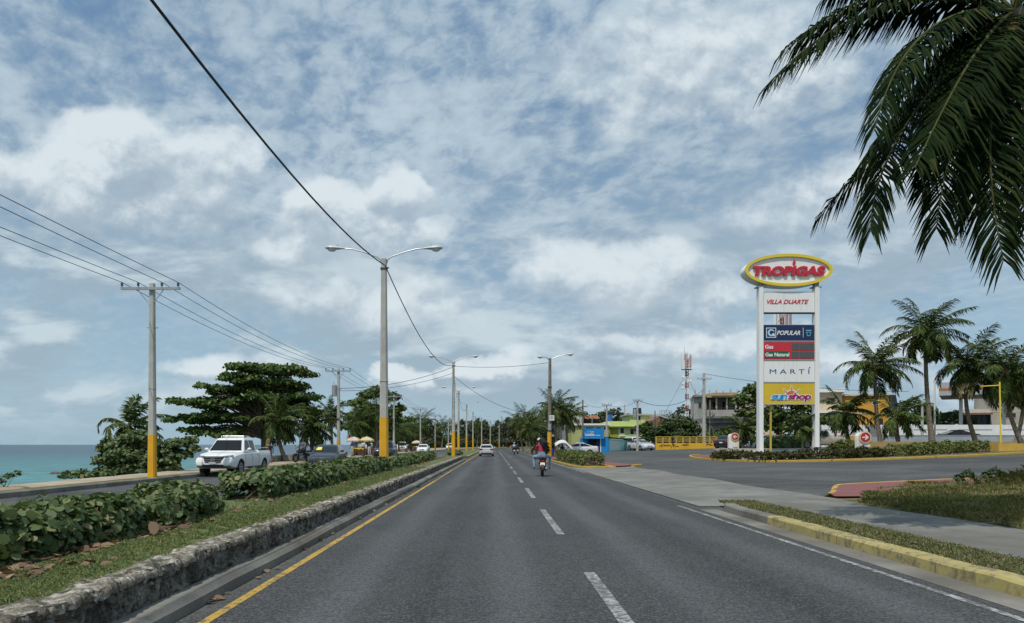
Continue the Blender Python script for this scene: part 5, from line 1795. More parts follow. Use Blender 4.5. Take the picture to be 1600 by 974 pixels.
place(t, (wx(1221, 137), 137, zm), R(40), 'second phone mast, seen through the gap under the top panel of the petrol sign', 1.075)

# ------------------------------------------------------------------ the tall petrol sign
Ys = 50.0
zs = 0.72
xs_ = wx(1233, Ys)
S = thing('petrol_sign', 'tall white two post petrol station sign with stacked panels under an oval head', 'sign', (xs_, Ys, zs))


def sx(px):
    return wx(px, Ys) - xs_


def sz(py):
    return wz(py, Ys) - zs


def m_signwhite(g, b, P):
    x, y, z = g.sep(P)
    s = g.noise(g.xyz(g.m('MULTIPLY', x, 7.0), g.m('MULTIPLY', y, 7.0), g.m('MULTIPLY', z, 0.35)), 1.0, 6, 0.65)
    c = g.mix(g.ss(s, 0.52, 0.74, 0.0, 0.55), (.81, .81, .79), (.58, .55, .46))
    r = g.noise(g.xyz(g.m('MULTIPLY', x, 5.0), g.m('MULTIPLY', y, 5.0), g.m('MULTIPLY', z, 0.25)), 1.3, 5, 0.6)
    low = g.ss(z, 4.0, 1.2)
    c = g.mix(g.m('MULTIPLY', g.ss(r, 0.56, 0.70, 0.0, 0.7), low), c, (.50, .33, .12))
    g.put(b.inputs['Base Color'], c)
    b.inputs['Roughness'].default_value = 0.45


SW = custom('sign_white', m_signwhite)
SY = mat('sign_yellow', (.72, .56, .05), .4, .04, 1)
SG = mat('sign_gold', (.66, .46, .035), .45, .04, 1)
SRED = mat('sign_red', (.52, .028, .05), .4, .05, 2)
SRED2 = mat('sign_panel_red', (.58, .03, .05), .4, .04, 2)
SNAVY = mat('sign_navy', (.012, .028, .095), .35, .05, 2)
SGREEN = mat('sign_green', (.012, .12, .055), .4, .04, 2)
SGREY = mat('sign_display', (.085, .095, .095), .4, .1, 9)
SBLUE = mat('sign_blue', (.02, .055, .26), .4, .04)
SCYAN = mat('sign_cyan', (.03, .33, .70), .4, .04)
SMAG = mat('sign_magenta', (.30, .015, .12), .4, .04)
SORANGE = mat('sign_orange', (.62, .15, .05), .4, .04)
SLBLUE = mat('sign_pale_blue', (.35, .62, .80), .4, .04)

for (a, b) in ((1186.5, 1193), (1274, 1280.5)):
    mb = MB()
    mb.bx(sx(a), sx(b), 0.0, .55, -.25, sz(449))
    mb.bx(sx(a) - .02, sx(b) + .02, -.03, .58, -.3, .12)
    p = mb.build('post', SW, S)
    mb = MB()
    c = (sx(a) + sx(b)) / 2
    mb.bx(c - .30, c + .30, .0, .55, sz(449) + .003, sz(449) + .06)
    mb.bx(c - .14, c + .14, .10, .45, sz(449) + .06, sz(440))
    mb.build('mounting_bracket', mat('bracket_grey', (.30, .30, .29), .6, .2, 4), p)


def ellipse(cx_, cz_, rx, rz, n=72):
    return [(cx_ + rx * math.cos(a), cz_ + rz * math.sin(a)) for a in np.linspace(0, 2 * math.pi, n, endpoint=False)]


ex, ez = sx(1232), sz(422.5)
erx, erz = 68.5 * Ys / F, 25.5 * Ys / F
mb = MB()
mb.prism(ellipse(ex, ez, erx, erz), .02, .92)
head = mb.build('oval_head', SW, S, True)
mb = MB()
o_, i_ = ellipse(ex, ez, erx, erz), ellipse(ex, ez, erx - .21, erz - .19)
n = len(o_)
vs = [(p[0], .016, p[1]) for p in o_] + [(p[0], -.10, p[1]) for p in o_] + [(p[0], -.10, p[1]) for p in i_] + [(p[0], .016, p[1]) for p in i_]
fs = []
for k in range(n):
    j = (k + 1) % n
    for r in range(4):
        q = (r + 1) % 4
        fs.append((r * n + k, r * n + j, q * n + j, q * n + k))
mb.add(vs, fs)
mb.build('yellow_rim', SY, head, True)
letters = text('TROPIGAS', (1289 - 1176) * Ys / F, 15.5 * Ys / F, SRED, head, sx(1232.5), sz(424), .016, .11, .18, .055)
mb = MB()
fl = [(0, -.20), (.085, -.10), (.075, .02), (.03, .12), (.005, .23), (-.03, .10), (-.075, .02), (-.085, -.10)]
mb.prism([(sx(1240.5) + a, sz(410.5) + b * .95) for a, b in fl], -.094, .016)
mb.build('flame', SRED, head)


def panel(pa, pb, m, name, xa=1193, xb=1274.3):
    mb = MB()
    mb.bx(sx(xa) + .01, sx(xb) - .01, .10, .42, sz(pb), sz(pa))
    pb_ = mb.build(name, m, S)
    mb = MB()
    for (x0, x1, z0, z1) in ((sx(xa) + .011, sx(xb) - .011, sz(pb) + .001, sz(pb) + .03), (sx(xa) + .011, sx(xb) - .011, sz(pa) - .03, sz(pa) - .001), (sx(xa) + .011, sx(xa) + .035, sz(pb) + .031, sz(pa) - .031), (sx(xb) - .035, sx(xb) - .011, sz(pb) + .031, sz(pa) - .031)):
        mb.bx(x0, x1, .086, .098, z0, z1)
    mb.build('panel_frame', mat('frame_aluminium', (.50, .50, .49), .4, .05, metal=.3), pb_)
    return pb_


pn = panel(455.5, 488, SW, 'name_panel')
text('VILLA DUARTE', (1264 - 1199) * Ys / F, 7.2 * Ys / F, SRED, pn, sx(1232), sz(471.5), .099, .01, .35, .03)
mb = MB()
mb.bx(sx(1193) + .01, sx(1274.3) - .01, .14, .38, sz(489.5), sz(488) - .003)
mb.build('panel_trim', DARKST, pn)
pn = panel(507, 533, SNAVY, 'bank_panel')
text('POPULAR', (1251 - 1214.5) * Ys / F, 7.0 * Ys / F, SW, pn, sx(1233), sz(520), .099, .008, .28, .02)
mb = MB()
a, b, c, d = sx(1198), sx(1213.5), sz(512), sz(527.5)
for (x0, x1, z0, z1) in ((a, b, c - .04, c), (a, b, d, d + .04), (a, a + .04, d + .04, c - .04), (b - .04, b, d + .04, c - .04)):
    mb.bx(x0, x1, .092, .099, z0, z1)
mb.bx(sx(1255.6), sx(1256.2), .092, .099, sz(527), sz(512))
mb.build('emblem_frame', SW, pn)
mb = MB()
ccx, ccz = sx(1205.7), sz(519.7)
for k in range(26):
    a0, a1 = R(20 + 12.5 * k), R(20 + 12.5 * (k + 1))
    w = .07 + .06 * math.sin(math.pi * k / 26)
    ro = .235
    mb.prism([(ccx + ro * math.cos(q) * .95, ccz + ro * math.sin(q)) for q in (a0, a1)] + [(ccx + (ro - w) * math.cos(q) * .95, ccz + (ro - w) * math.sin(q)) for q in (a1, a0)], .088, .099)
mb.build('emblem_ring', SLBLUE, pn)
mb = MB()
mb.prism([(ccx + .04, ccz - .16), (ccx + .24, ccz - .25), (ccx + .20, ccz - .02), (ccx + .10, ccz - .06)], .087, .099)
mb.build('emblem_tail', SW, pn)
text('TuPunto', .26, .07, SLBLUE, pn, sx(1264.5), sz(516.3), .099, .005, .1, .01) if False else None
mb = MB()
for k in range(5):
    mb.bx(sx(1260.6) + k * .072, sx(1260.6) + k * .072 + .05, .092, .099, sz(517), sz(515.5))
mb.build('small_print', SLBLUE, pn)
mb = MB()
gx, gzz = sx(1264.5), sz(522)
mb.prism([(gx - .15, gzz + .10), (gx - .10, gzz - .13), (gx + .10, gzz - .13), (gx + .15, gzz + .10), (gx + .10, gzz + .10), (gx + .065, gzz - .08), (gx - .065, gzz - .08), (gx - .10, gzz + .10)], .092, .099)
mb.bx(gx - .19, gx + .19, .092, .099, gzz + .105, gzz + .14)
mb.build('basket_emblem', mat('sign_teal', (.10, .45, .50), .4), pn)
pn = panel(533.6, 562.5, SRED2, 'price_panel')
text('Gas', (1209 - 1196) * Ys / F, 6.2 * Ys / F, SW, pn, sx(1202.5), sz(541.8), .099, .008, 0, .03)
mb = MB()
mb.bx(sx(1195.5), sx(1235), .085, .099, sz(559.5), sz(548.5))
gp = mb.build('green_strip', SGREEN, pn)
text('Gas Natural', (1234 - 1196.5) * Ys / F, 6.0 * Ys / F, SW, gp, sx(1215.2), sz(554), .084, .008, 0, .03)
for (za, zb) in ((536.2, 547.2), (549.6, 560.0)):
    for (xa, xb) in ((1237.5, 1249.6), (1250.6, 1273.2)):
        mb = MB()
        mb.bx(sx(xa), sx(xb), .088, .099, sz(zb), sz(za))
        dp = mb.build('price_display', SGREY, pn)
        mb = MB()
        k = 2 if xa < 1240 else 4
        for q in range(k):
            w = (sx(xb) - sx(xa)) / k
            x0 = sx(xa) + q * w + w * .2
            z0, z1 = sz(zb) + .09, sz(za) - .09
            for (u0, u1, v0, v1) in ((0, .6, 0, .02), (0, .6, 1, -.02), (0, .04, 0, 1), (.56, .6, 0, 1)):
                zz0 = z0 + (z1 - z0) * v0
                zz1 = z0 + (z1 - z0) * v1 if v1 == 1 else zz0 + v1
                mb.bx(x0 + u0 * w, x0 + u1 * w, .084, .0875, min(zz0, zz1), max(zz0, zz1))
        mb.build('display_digits', mat('sign_digit', (.13, .14, .14), .5, 0), dp)
pn = panel(563.2, 597.2, SW, 'shop_panel')
text('M A R T I', (1265.5 - 1203.5) * Ys / F, 7.0 * Ys / F, SBLUE, pn, sx(1234.5), sz(580.5), .099, .008, .0, 0)
mb = MB()
mb.prism([(sx(1264.2), sz(575.9)), (sx(1265.6), sz(575.9)), (sx(1267.4), sz(573.6)), (sx(1265.6), sz(573.6))], .091, .099)
mb.build('accent', SBLUE, pn)
pn = panel(598, 632.2, SG, 'store_panel')
cxs, czs = sx(1237.8), sz(622.3)
for rr_, mm, y0, y1 in ((.50, SW, .094, .099), (.44, SORANGE, .088, .0935)):
    mb = MB()
    mb.prism([(cxs + rr_ * math.cos(a), czs + .05 + rr_ * math.sin(a) * 1.0) for a in np.linspace(0, math.pi, 20)], y0, y1)
    mb.build('sun_emblem', mm, pn)
for a in (48, 90, 132, 158, 22):
    for w, mm, y0, y1, r0, r1 in ((.055, SW, .094, .099, .50, .80), (.028, SORANGE, .088, .0935, .53, .77)):
        ca, sa = math.cos(R(a)), math.sin(R(a))
        if a in (22, 158):
            continue
        mb = MB()
        mb.prism([(cxs + r0 * ca - w * sa, czs + r0 * sa + w * ca), (cxs + r0 * ca + w * sa, czs + r0 * sa - w * ca), (cxs + r1 * ca + w * sa, czs + r1 * sa - w * ca), (cxs + r1 * ca - w * sa, czs + r1 * sa + w * ca)], y0, y1)
        mb.build('sun_ray', mm, pn)
tw = text('sun', (1232.5 - 1205) * Ys / F, 10.0 * Ys / F, SW, pn, sx(1218.2), sz(621.3), .0865, .006, .22, .085)
tw = text('shop', (1269.5 - 1231) * Ys / F, 15.5 * Ys / F, SW, pn, sx(1250), sz(621.0), .0865, .006, .22, .085)
text('sun', (1231.5 - 1206) * Ys / F, 8.6 * Ys / F, SCYAN, pn, sx(1218.2), sz(621.3), .0795, .006, .22, .035)
text('shop', (1268.5 - 1232) * Ys / F, 14.0 * Ys / F, SMAG, pn, sx(1250), sz(621.0), .0795, .006, .22, .035)
mb = MB()
mb.bx(sx(1206), sx(1206) + .10, .3, .42, 0, sz(632.4))
mb.build('service_conduit', mat('conduit_yellow', (.50, .36, .06), .5), S)


def arrow_sign(label, loc, w, h, r, direction):
    t = thing('arrow_sign', label, 'sign', loc, 0, 'round arrow signs on the sign island')
    mb = MB()
    mb.prism([(-w / 2, 0), (w / 2, 0), (w / 2, h - r), (w / 2 - .02, h - r * .55), (w * .32, h - r * .15), (0, h), (-w * .32, h - r * .15), (-w / 2 + .02, h - r * .55), (-w / 2, h - r)], 0, .34)
    bdy = mb.build('body', SW, t)
    mb = MB()
    mb.bx(w / 2 + .003, w / 2 + .05, .02, .32, 0, h - r * 1.3)
    mb.build('side_stripe', SY, t)
    zc = h - r * .80
    mb = MB()
    mb.prism(ellipse(.08, zc, r, r, 36), -.06, -.004)
    disc = mb.build('disc_rim', mat('disc_rim', (.72, .40, .12), .4), t, True)
    mb = MB()
    mb.prism(ellipse(.08, zc, r * .90, r * .90, 36), -.066, -.061)
    mb.build('disc_edge', SW, disc)
    mb = MB()
    mb.prism(ellipse(.08, zc, r * .82, r * .82, 36), -.072, -.067)
    mb.build('disc', mat('disc_red', (.42, .03, .03), .4), disc)
    mb = MB()
    d = direction
    q = r * .62
    mb.prism([(.08 - d * q * .85, zc - q * .16), (.08 + d * q * .3, zc - q * .16), (.08 + d * q * .3, zc + q * .16), (.08 - d * q * .85, zc + q * .16)], -.078, -.073)
    mb.prism([(.08 + d * q * .02, zc + q * .75), (.08 + d * q * .9, zc), (.08 + d * q * .02, zc - q * .75), (.08 - d * q * .2, zc - q * .55), (.08 + d * q * .42, zc), (.08 - d * q * .2, zc + q * .55)], -.080, -.0785)
    mb.build('arrow', SW, disc)
    mb = MB()
    mb.bx(-w * .1, w * .42, -.006, -.002, h * .38, h * .41)
    mb.build('small_print', SRED, t)


arrow_sign('round red sign with a white arrow pointing right, on a short white block', (wx(1349.5, 47.8), 47.8, float(gz(23, 48)) + .1), .78, wz(676, 47.8) - float(gz(23, 48)) - .1, .38, 1)
arrow_sign('round red sign with a white arrow pointing left, on a short white block', (wx(1146.5, 58), 58, float(gz(18, 58)) + .1), .72, wz(677.5, 58) - float(gz(18, 58)) - .1, .31, -1)

# yellow goal-like pole, white pole, painted block, walls of the forecourt
t = thing('yellow_pole', 'thin yellow pole with an arm reaching left beside the leaning palm', 'pole', (wx(1564, 52), 52, .8))
mb = MB()
mb.cyl((0, 0, 0), (wx(1562, 52) - wx(1564, 52), 0, wz(597, 52) - .8), .055, .05, 8)
mb.build('pole', SY, t, True)
mb = MB()
mb.cyl((wx(1561, 52) - wx(1564, 52), 0, wz(602.5, 52) - .8), (wx(1533, 52) - wx(1564, 52), 0, wz(604, 52) - .8), .04, .035, 8)
mb.build('arm', SY, t, True)
o = MB().cyl((0, 0, 0), (0, 0, wz(597, 62) - 1.0), .075, .07, 8).build('white_pole', WHITE, None, True)
o.location = (wx(1460.5, 62), 62, 1.0)
tag(o, 'slim white flag pole behind the trunk of the tallest palm', 'pole')
mb = MB()
mb.bx(wx(1560.5, 50.2), wx(1660, 50.2), 0, 1.0, 0, .62)
o = mb.build('painted_block', WALLY)
o.location = (0, 50.2, float(gz(33, 50)) + .0)
tag(o, 'low yellow painted block at the right end of the olive hedge', 'wall')
mb = MB()
mb.bx(wx(1345, 54), wx(1590, 54), 0, .2, 0, wz(690.5, 54) - .7)
o = mb.build('low_wall', mat('orange_wall', (.36, .25, .11), .8, .18, 1.2, dirt=.35, dcol=(.2, .15, .09)))
o.location = (0, 54, .7)
tag(o, 'low orange wall just behind the olive hedge', 'wall')
Yw = 68.0
mb = MB()
mb.bx(wx(1358, Yw), wx(1720, Yw), 0, .2, 0, wz(681, Yw) - .8)
mb.bx(wx(1358, Yw), wx(1720, Yw), -.03, .23, wz(681, Yw) - .797, wz(681, Yw) - .74)
for k in range(9):
    x = wx(1400 + 40 * k, Yw)
    mb.bx(x, x + .06, -.035, -.003, .6, wz(681, Yw) - .85)
o = mb.build('low_wall', mat('greyblue_wall', (.36, .40, .43), .7, .12, .7, dirt=.3, dcol=(.25, .27, .28)))
o.location = (0, Yw, .8)
tag(o, 'long pale grey blue wall behind the palm trunks', 'wall')
Yw = 88.0
t = thing('boundary_wall', 'long white wall with dark reveals enclosing the station on the right', 'wall', (0, Yw, .9))
zt = wz(664, Yw) - .9
xl, xr = wx(1284, Yw), wx(1760, Yw)
mb = MB()
mb.bx(xl, wx(1356, Yw), 0, .25, 0, zt)
mb.bx(wx(1373, Yw), xr, 0, .25, 0, zt)
mb.build('wall', WHITE, t)
mb = MB()
x = xl
while x < xr - 4:
    if not (wx(1350, Yw) - 4 < x < wx(1374, Yw)):
        mb.bx(x + .3, x + 4.2, -.012, -.003, zt - .62, zt - .52)
    x += 5.1
mb.build('reveal', mat('reveal_grey', (.25, .27, .28), .7), t)
x = xl
mb = MB()
while x < xr:
    if not (wx(1350, Yw) < x < wx(1374, Yw)):
        mb.bx(x, x + .28, -.06, -.003, 0, zt + .08)
    x += 5.1
mb.build('pier', WHITE, t)
mb = MB()
mb.bx(wx(1356.3, Yw), wx(1372.7, Yw), .05, .12, .05, zt - .05)
for k in range(8):
    xx = wx(1357 + 2 * k, Yw)
    mb.bx(xx, xx + .05, .02, .048, .08, zt - .1)
mb.build('gate', mat('gate_grey', (.22, .23, .23), .6), t)
text('BAJO CERO', 1.0, .16, SRED, t, wx(1306, Yw), zt - .9, -.003, .006) if False else None
mb = MB()
for k in range(6):
    mb.bx(wx(1302, Yw) + k * .13, wx(1302, Yw) + k * .13 + .09, -.01, -.003, zt - .92, zt - .77)
mb.build('red_print', SRED, t)
mb = MB()
mb.bx(wx(1311, 80), wx(1343, 80), 0, .25, 0, wz(681.5, 80) - .9)
o = mb.build('low_wall', WALLY)
o.location = (0, 80, .9)
tag(o, 'short bright orange wall between the beige pickup and the right arrow sign', 'wall')

# ------------------------------------------------------------------ buildings

HLIME = mat('lime_plaster', (.60, .70, .27), .85, .10, .5, dirt=.25, dcol=(.28, .32, .10))
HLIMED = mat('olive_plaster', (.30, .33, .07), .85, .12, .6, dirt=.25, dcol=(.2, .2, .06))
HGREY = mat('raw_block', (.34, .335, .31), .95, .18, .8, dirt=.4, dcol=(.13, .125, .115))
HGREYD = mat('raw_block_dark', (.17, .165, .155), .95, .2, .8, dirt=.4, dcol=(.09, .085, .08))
HCREAM = mat('cream_plaster', (.58, .48, .33), .85, .12, .6, dirt=.3, dcol=(.3, .24, .16))
HORANGE = mat('orange_plaster', (.58, .31, .045), .85, .10, .5, dirt=.3, dcol=(.38, .22, .06))
HBRICK = mat('brick_brown', (.24, .13, .085), .95, .22, 2.5, dirt=.3, dcol=(.14, .09, .07))
HSTONE = mat('station_stone', (.45, .41, .33), .8, .10, .8, dirt=.2, dcol=(.3, .27, .2))
HTURQ = mat('turquoise_paint', (.28, .66, .62), .7, .08, .6, dirt=.2, dcol=(.2, .35, .33))
HBLUE = mat('kiosk_blue', (.016, .26, .62), .5, .06, .6, dirt=.12, dcol=(.05, .15, .3))
RUST = mat('rusty_tin', (.30, .13, .07), .8, .35, 1.6, dirt=.4, dcol=(.40, .28, .18))
DARKW = mat('window_dark', (.025, .028, .03), .25, .1)
SHADE = mat('painted_shade', (.03, .028, .026), .9, .2)  # flat near-black standing in for shade in openings and under the tin roof
SLATS = mat('shutter_white', (.66, .70, .70), .6, .05)


def window(parent, x0, x1, z0, z1, y, frame=None, pane=None, f=.07, name='window'):
    mb = MB()
    mb.bx(x0, x1, y - .05, y - .003, z0, z0 + f)
    mb.bx(x0, x1, y - .05, y - .003, z1 - f, z1)
    mb.bx(x0, x0 + f, y - .05, y - .003, z0 + f, z1 - f)
    mb.bx(x1 - f, x1, y - .05, y - .003, z0 + f, z1 - f)
    w = mb.build(name, frame or WHITE, parent)
    mb = MB()
    mb.bx(x0 + f, x1 - f, y - .02, y - .004, z0 + f, z1 - f)
    if x1 - x0 > .9:
        xm_ = (x0 + x1) / 2
        mb.bx(xm_ - .025, xm_ + .025, y - .04, y - .021, z0 + f, z1 - f)
    mb.build('pane', pane or DARKW, w)
    return w


def house(label, pxa, pxb, Y, depth, pytop, m, name='house', cat='house', roof=.22, roofm=None, over=.25, z0=None, pybase=None):
    x0, x1 = wx(pxa, Y), wx(pxb, Y)
    zb = (float(gz(max(8, (x0 + x1) / 2), Y)) - .1) if z0 is None else z0
    t = thing(name, label, cat, (x0, Y, zb))
    W, Hh = x1 - x0, wz(pytop, Y) - zb
    MB().bx(0, W, 0, depth, -.3, Hh - roof).build('wall', m, t)
    MB().bx(-over, W + over, -over, depth + over, Hh - roof + .003, Hh).build('roof', roofm or m, t)
    t['w'] = W
    lx = lambda px: wx(px, Y) - x0
    lz = lambda py: wz(py, Y) - zb
    return t, lx, lz, W, Hh


# lime green houses
t, lx, lz, W, Hh = house('lime green house with a plain flat parapet and one dark window', 951, 1016, 118, 9, 658.5, HLIME, roof=1.0, over=.12)
window(t, lx(968.5), lx(975.5), lz(678), lz(668.5), 0)
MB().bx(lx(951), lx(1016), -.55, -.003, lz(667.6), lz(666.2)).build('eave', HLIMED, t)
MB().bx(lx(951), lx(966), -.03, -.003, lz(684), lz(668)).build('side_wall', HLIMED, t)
MB().bx(lx(968), lx(976), -.2, -.003, lz(682), lz(679.5)).build('planter', WHITE, t)
window(t, lx(984), lx(991), lz(680), lz(669.5), 0)
MB().bx(lx(996), lx(1000), -.06, -.003, lz(686), lz(670)).build('door', mat('frame_brown', (.22, .12, .06), .7), t)
MB().cyl((lx(958), 4, Hh), (lx(958), 4, Hh + 1.2), .6, .5, 12).build('water_tank', mat('tank_blue', (.03, .10, .30), .5), t, True)
MB().bx(lx(1004), lx(1007.5), -.4, -.003, lz(675), lz(671)).build('air_conditioner', WHITE, t)
t, lx, lz, W, Hh = house('lime green upper storey with a pale slab roof behind the plain parapet', 984, 1031, 132, 8, 647, HLIME, roof=.25, over=.35, roofm=mat('slab_pale', (.42, .44, .40), .9, .1))
window(t, lx(994.5), lx(1001.5), lz(657.5), lz(649.5), 0)
window(t, lx(1018), lx(1023), lz(656), lz(649.5), 0)
MB().cyl((lx(999), 2, Hh), (lx(999), 2, Hh + 1.1), .8, .7, 12).build('water_tank', BLACKP, t, True)
t, lx, lz, W, Hh = house('low olive house with white roof edge and dark windows behind the blue kiosk', 893, 951, 114, 9, 662, mat('pale_olive', (.40, .41, .16), .85, .12, .5, dirt=.3, dcol=(.25, .24, .12)), roof=.28, roofm=WHITE, over=.3)
for a, b in ((914, 928), (931, 940), (942.5, 947)):
    window(t, lx(a), lx(b), lz(673), lz(667), 0)
window(t, lx(896), lx(900), lz(676), lz(668), 0)
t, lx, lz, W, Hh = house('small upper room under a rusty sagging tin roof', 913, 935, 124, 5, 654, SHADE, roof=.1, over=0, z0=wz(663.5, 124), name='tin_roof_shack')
mb = MB()
n = 12
rows_ = []
for i in range(n + 1):
    u = i / n
    x = lx(911.5) + (lx(937) - lx(911.5)) * u
    zz_ = .06 * math.sin(i * 1.9)
    rows_.append((x, zz_))
for i in range(n):
    x0, x1 = rows_[i][0], rows_[i + 1][0]
    d = rows_[i][1]
    mb.add([(x0, -.6, lz(654.5) + d), (x1 - .02, -.6, lz(654.5) + d + .02), (x1 - .02, 3.2, lz(648) + d), (x0, 3.2, lz(648) + d), (x0, -.6, lz(654.5) + d - .05), (x1 - .02, -.6, lz(654.5) + d - .03), (x1 - .02, 3.2, lz(648) + d - .05), (x0, 3.2, lz(648) + d - .05)],
           [(0, 1, 2, 3), (7, 6, 5, 4), (0, 4, 5, 1), (1, 5, 6, 2), (2, 6, 7, 3), (3, 7, 4, 0)])
mb.build('tin_roof', RUST, t)
MB().bx(lx(924.2), lx(926), -.05, -.003, 0, lz(655)).build('post', HGREY, t)
t, lx, lz, W, Hh = house('raw concrete upper storey behind the leaning palm, with one dark opening', 884, 911, 122, 7, 643.5, HGREY, roof=.2, over=.3, roofm=HGREYD)
window(t, lx(886), lx(894), lz(656), lz(647), 0, HGREYD)
MB().bx(lx(902), lx(904), -.15, -.003, lz(663), lz(645)).build('column', mat('column_pale', (.40, .38, .33), .9, .1), t)
MB().bx(lx(884), lx(911), -.06, -.003, lz(680), lz(664)).build('lower_front', HLIME, t)

# blue kiosk with its sign and the turquoise shack
Yk = 95.0
x0 = wx(910.5, Yk)
zb = float(gz(12.5, Yk)) + .0
t = thing('betting_kiosk', 'bright blue kiosk with a big blue lettered sign over its open front', 'kiosk', (x0, Yk, zb))
lx = lambda px: wx(px, Yk) - x0
lz = lambda py: wz(py, Yk) - zb
mb = MB()
mb.bx(lx(917), lx(951), 1.6, 3.4, -.2, lz(686))
mb.bx(lx(938.5), lx(951), 0, 1.597, -.2, lz(686))
mb.bx(lx(911), lx(917.4), 0.3, 3.4, -.2, lz(686))
mb.bx(lx(911), lx(951), 0, 3.4, lz(686) + .003, lz(685) + .08)
mb.build('wall', HBLUE, t)
mb = MB()
for px in (940.5, 942.5, 944.5, 946.5, 948.5, 950.2):
    mb.bx(lx(px) - .03, lx(px) + .03, -.035, -.003, 0, lz(686))
mb.build('cladding_rib', HBLUE, t)
MB().bx(lx(937.6), lx(939), -.06, -.003, -.1, lz(685.5)).build('door_frame', WHITE, t)
MB().bx(lx(923), lx(934.5), 1.5, 1.59, -.1, lz(687.5)).build('door', mat('door_maroon', (.055, .03, .035), .6), t)
mb = MB()
mb.bx(lx(910.5), lx(943), -.45, -.2, lz(685), lz(669.8))
bd = mb.build('sign_board', mat('board_blue', (.010, .235, .62), .4, .03), t)
mb = MB()
mb.bx(lx(910.5), lx(943), -.47, -.452, lz(685.4), lz(684.4))
mb.build('board_edge', mat('edge_blue', (.05, .35, .7), .4), bd)
text('Loteka', (928.2 - 913) * Yk / F, 4.3 * Yk / F, WHITE, bd, lx(920.6), lz(679.2), -.451, .012, .05, .045)
text('Las', (927.4 - 921.3) * Yk / F, 2.6 * Yk / F, WHITE, bd, lx(924.2), lz(674.8), -.451, .012, .05, .01)
mb = MB()
mb.prism([(lx(915.8), lz(675.6)), (lx(917.2), lz(675.9)), (lx(920.4), lz(673.6)), (lx(919.2), lz(674.4)), (lx(917), lz(675.0))], -.463, -.452)
for k in range(5):
    mb.bx(lx(930) + k * .115, lx(930) + k * .115 + .08, -.463, -.452, lz(681.2), lz(680.0))
mb.build('small_lettering', WHITE, bd)
x0 = wx(951.3, 95)
zb = float(gz(14, 95))
t = thing('turquoise_shack', 'turquoise painted shack with a white roller shutter and a sloping roof', 'shack', (x0, 95, zb))
x1, y1 = wx(988, 104) - x0, 9.0
fz = lambda u: 1.66 + (-.25) * u
mb = MB()
mb.add([(0, 0, -.3), (x1, y1, -.1), (x1, y1 + 6, -.1), (0, 7, -.3), (0, 0, 1.70), (x1, y1, 1.52), (x1, y1 + 6, 1.52), (0, 7, 1.70)], [(0, 3, 2, 1), (4, 5, 6, 7), (0, 1, 5, 4), (1, 2, 6, 5), (2, 3, 7, 6), (3, 0, 4, 7)])
mb.build('wall', HTURQ, t)
mb = MB()
mb.add([(-.1, -.4, 1.86), (x1 + .3, y1 - .5, 1.56), (x1 + .3, y1 + 6, 1.66), (-.1, 7, 1.9), (-.1, -.4, 1.95), (x1 + .3, y1 - .5, 1.66), (x1 + .3, y1 + 6, 1.76), (-.1, 7, 2.0)], [(0, 3, 2, 1), (4, 5, 6, 7), (0, 1, 5, 4), (1, 2, 6, 5), (2, 3, 7, 6), (3, 0, 4, 7)])
mb.build('roof', mat('roof_dark', (.05, .05, .05), .8, .2), t)
dv = Vector((x1, y1, 0)).normalized()
nv = Vector((dv.y, -dv.x, 0))
ln = Vector((x1, y1, 0)).length
mb = MB()
for k in range(9):
    z0 = .25 + k * .135
    a, b = dv * (ln * .05) + nv * .004, dv * (ln * .46) + nv * .004
    mb.add([(a.x, a.y, z0), (b.x, b.y, z0), (b.x + nv.x * .03, b.y + nv.y * .03, z0 + .06), (a.x + nv.x * .03, a.y + nv.y * .03, z0 + .06), (b.x, b.y, z0 + .12), (a.x, a.y, z0 + .12)], [(0, 1, 2, 3), (3, 2, 4, 5), (0, 3, 5), (1, 4, 2)])
mb.build('roller_shutter', SLATS, t)

# long low brick building with white roof edge behind the dark bush
Y = 124.0
x0 = wx(1027, Y)
zb = 1.0
t = thing('brick_building', 'low brown brick building with a pale slanting roof edge behind the dark bush', 'building', (x0, Y, zb))
lx = lambda px: wx(px, Y) - x0
lz = lambda py: wz(py, Y) - zb
mb = MB()
mb.prism([(lx(1018), -.3), (lx(1100), -.3), (lx(1100), lz(658)), (lx(1044), lz(657)), (lx(1030), lz(651)), (lx(1018), lz(657))], 0, 10)
mb.build('wall', HBRICK, t)
mb = MB()
mb.prism([(lx(1030), lz(650.6) + .02), (lx(1044), lz(656) + .02), (lx(1102), lz(657) + .02), (lx(1102), lz(655.4) + .02), (lx(1044), lz(654.4) + .02), (lx(1030), lz(648.8) + .02)], -.4, 10.2)
mb.build('roof', mat('roof_pale', (.52, .52, .50), .8, .08), t)
mb = MB()
for px in np.linspace(1037, 1056, 8):
    mb.bx(lx(px) - .03, lx(px) + .03, 3, 3.06, lz(655), lz(640.5))
mb.bx(lx(1037), lx(1056), 3, 3.06, lz(640.9), lz(640.3))
mb.bx(lx(1037), lx(1056), 3, 3.06, lz(648), lz(647.5))
mb.bx(lx(1043), lx(1053), 4, 5, lz(656), lz(646.5))
mb.build('roof_cage', mat('cage_grey', (.20, .22, .23), .6), t)

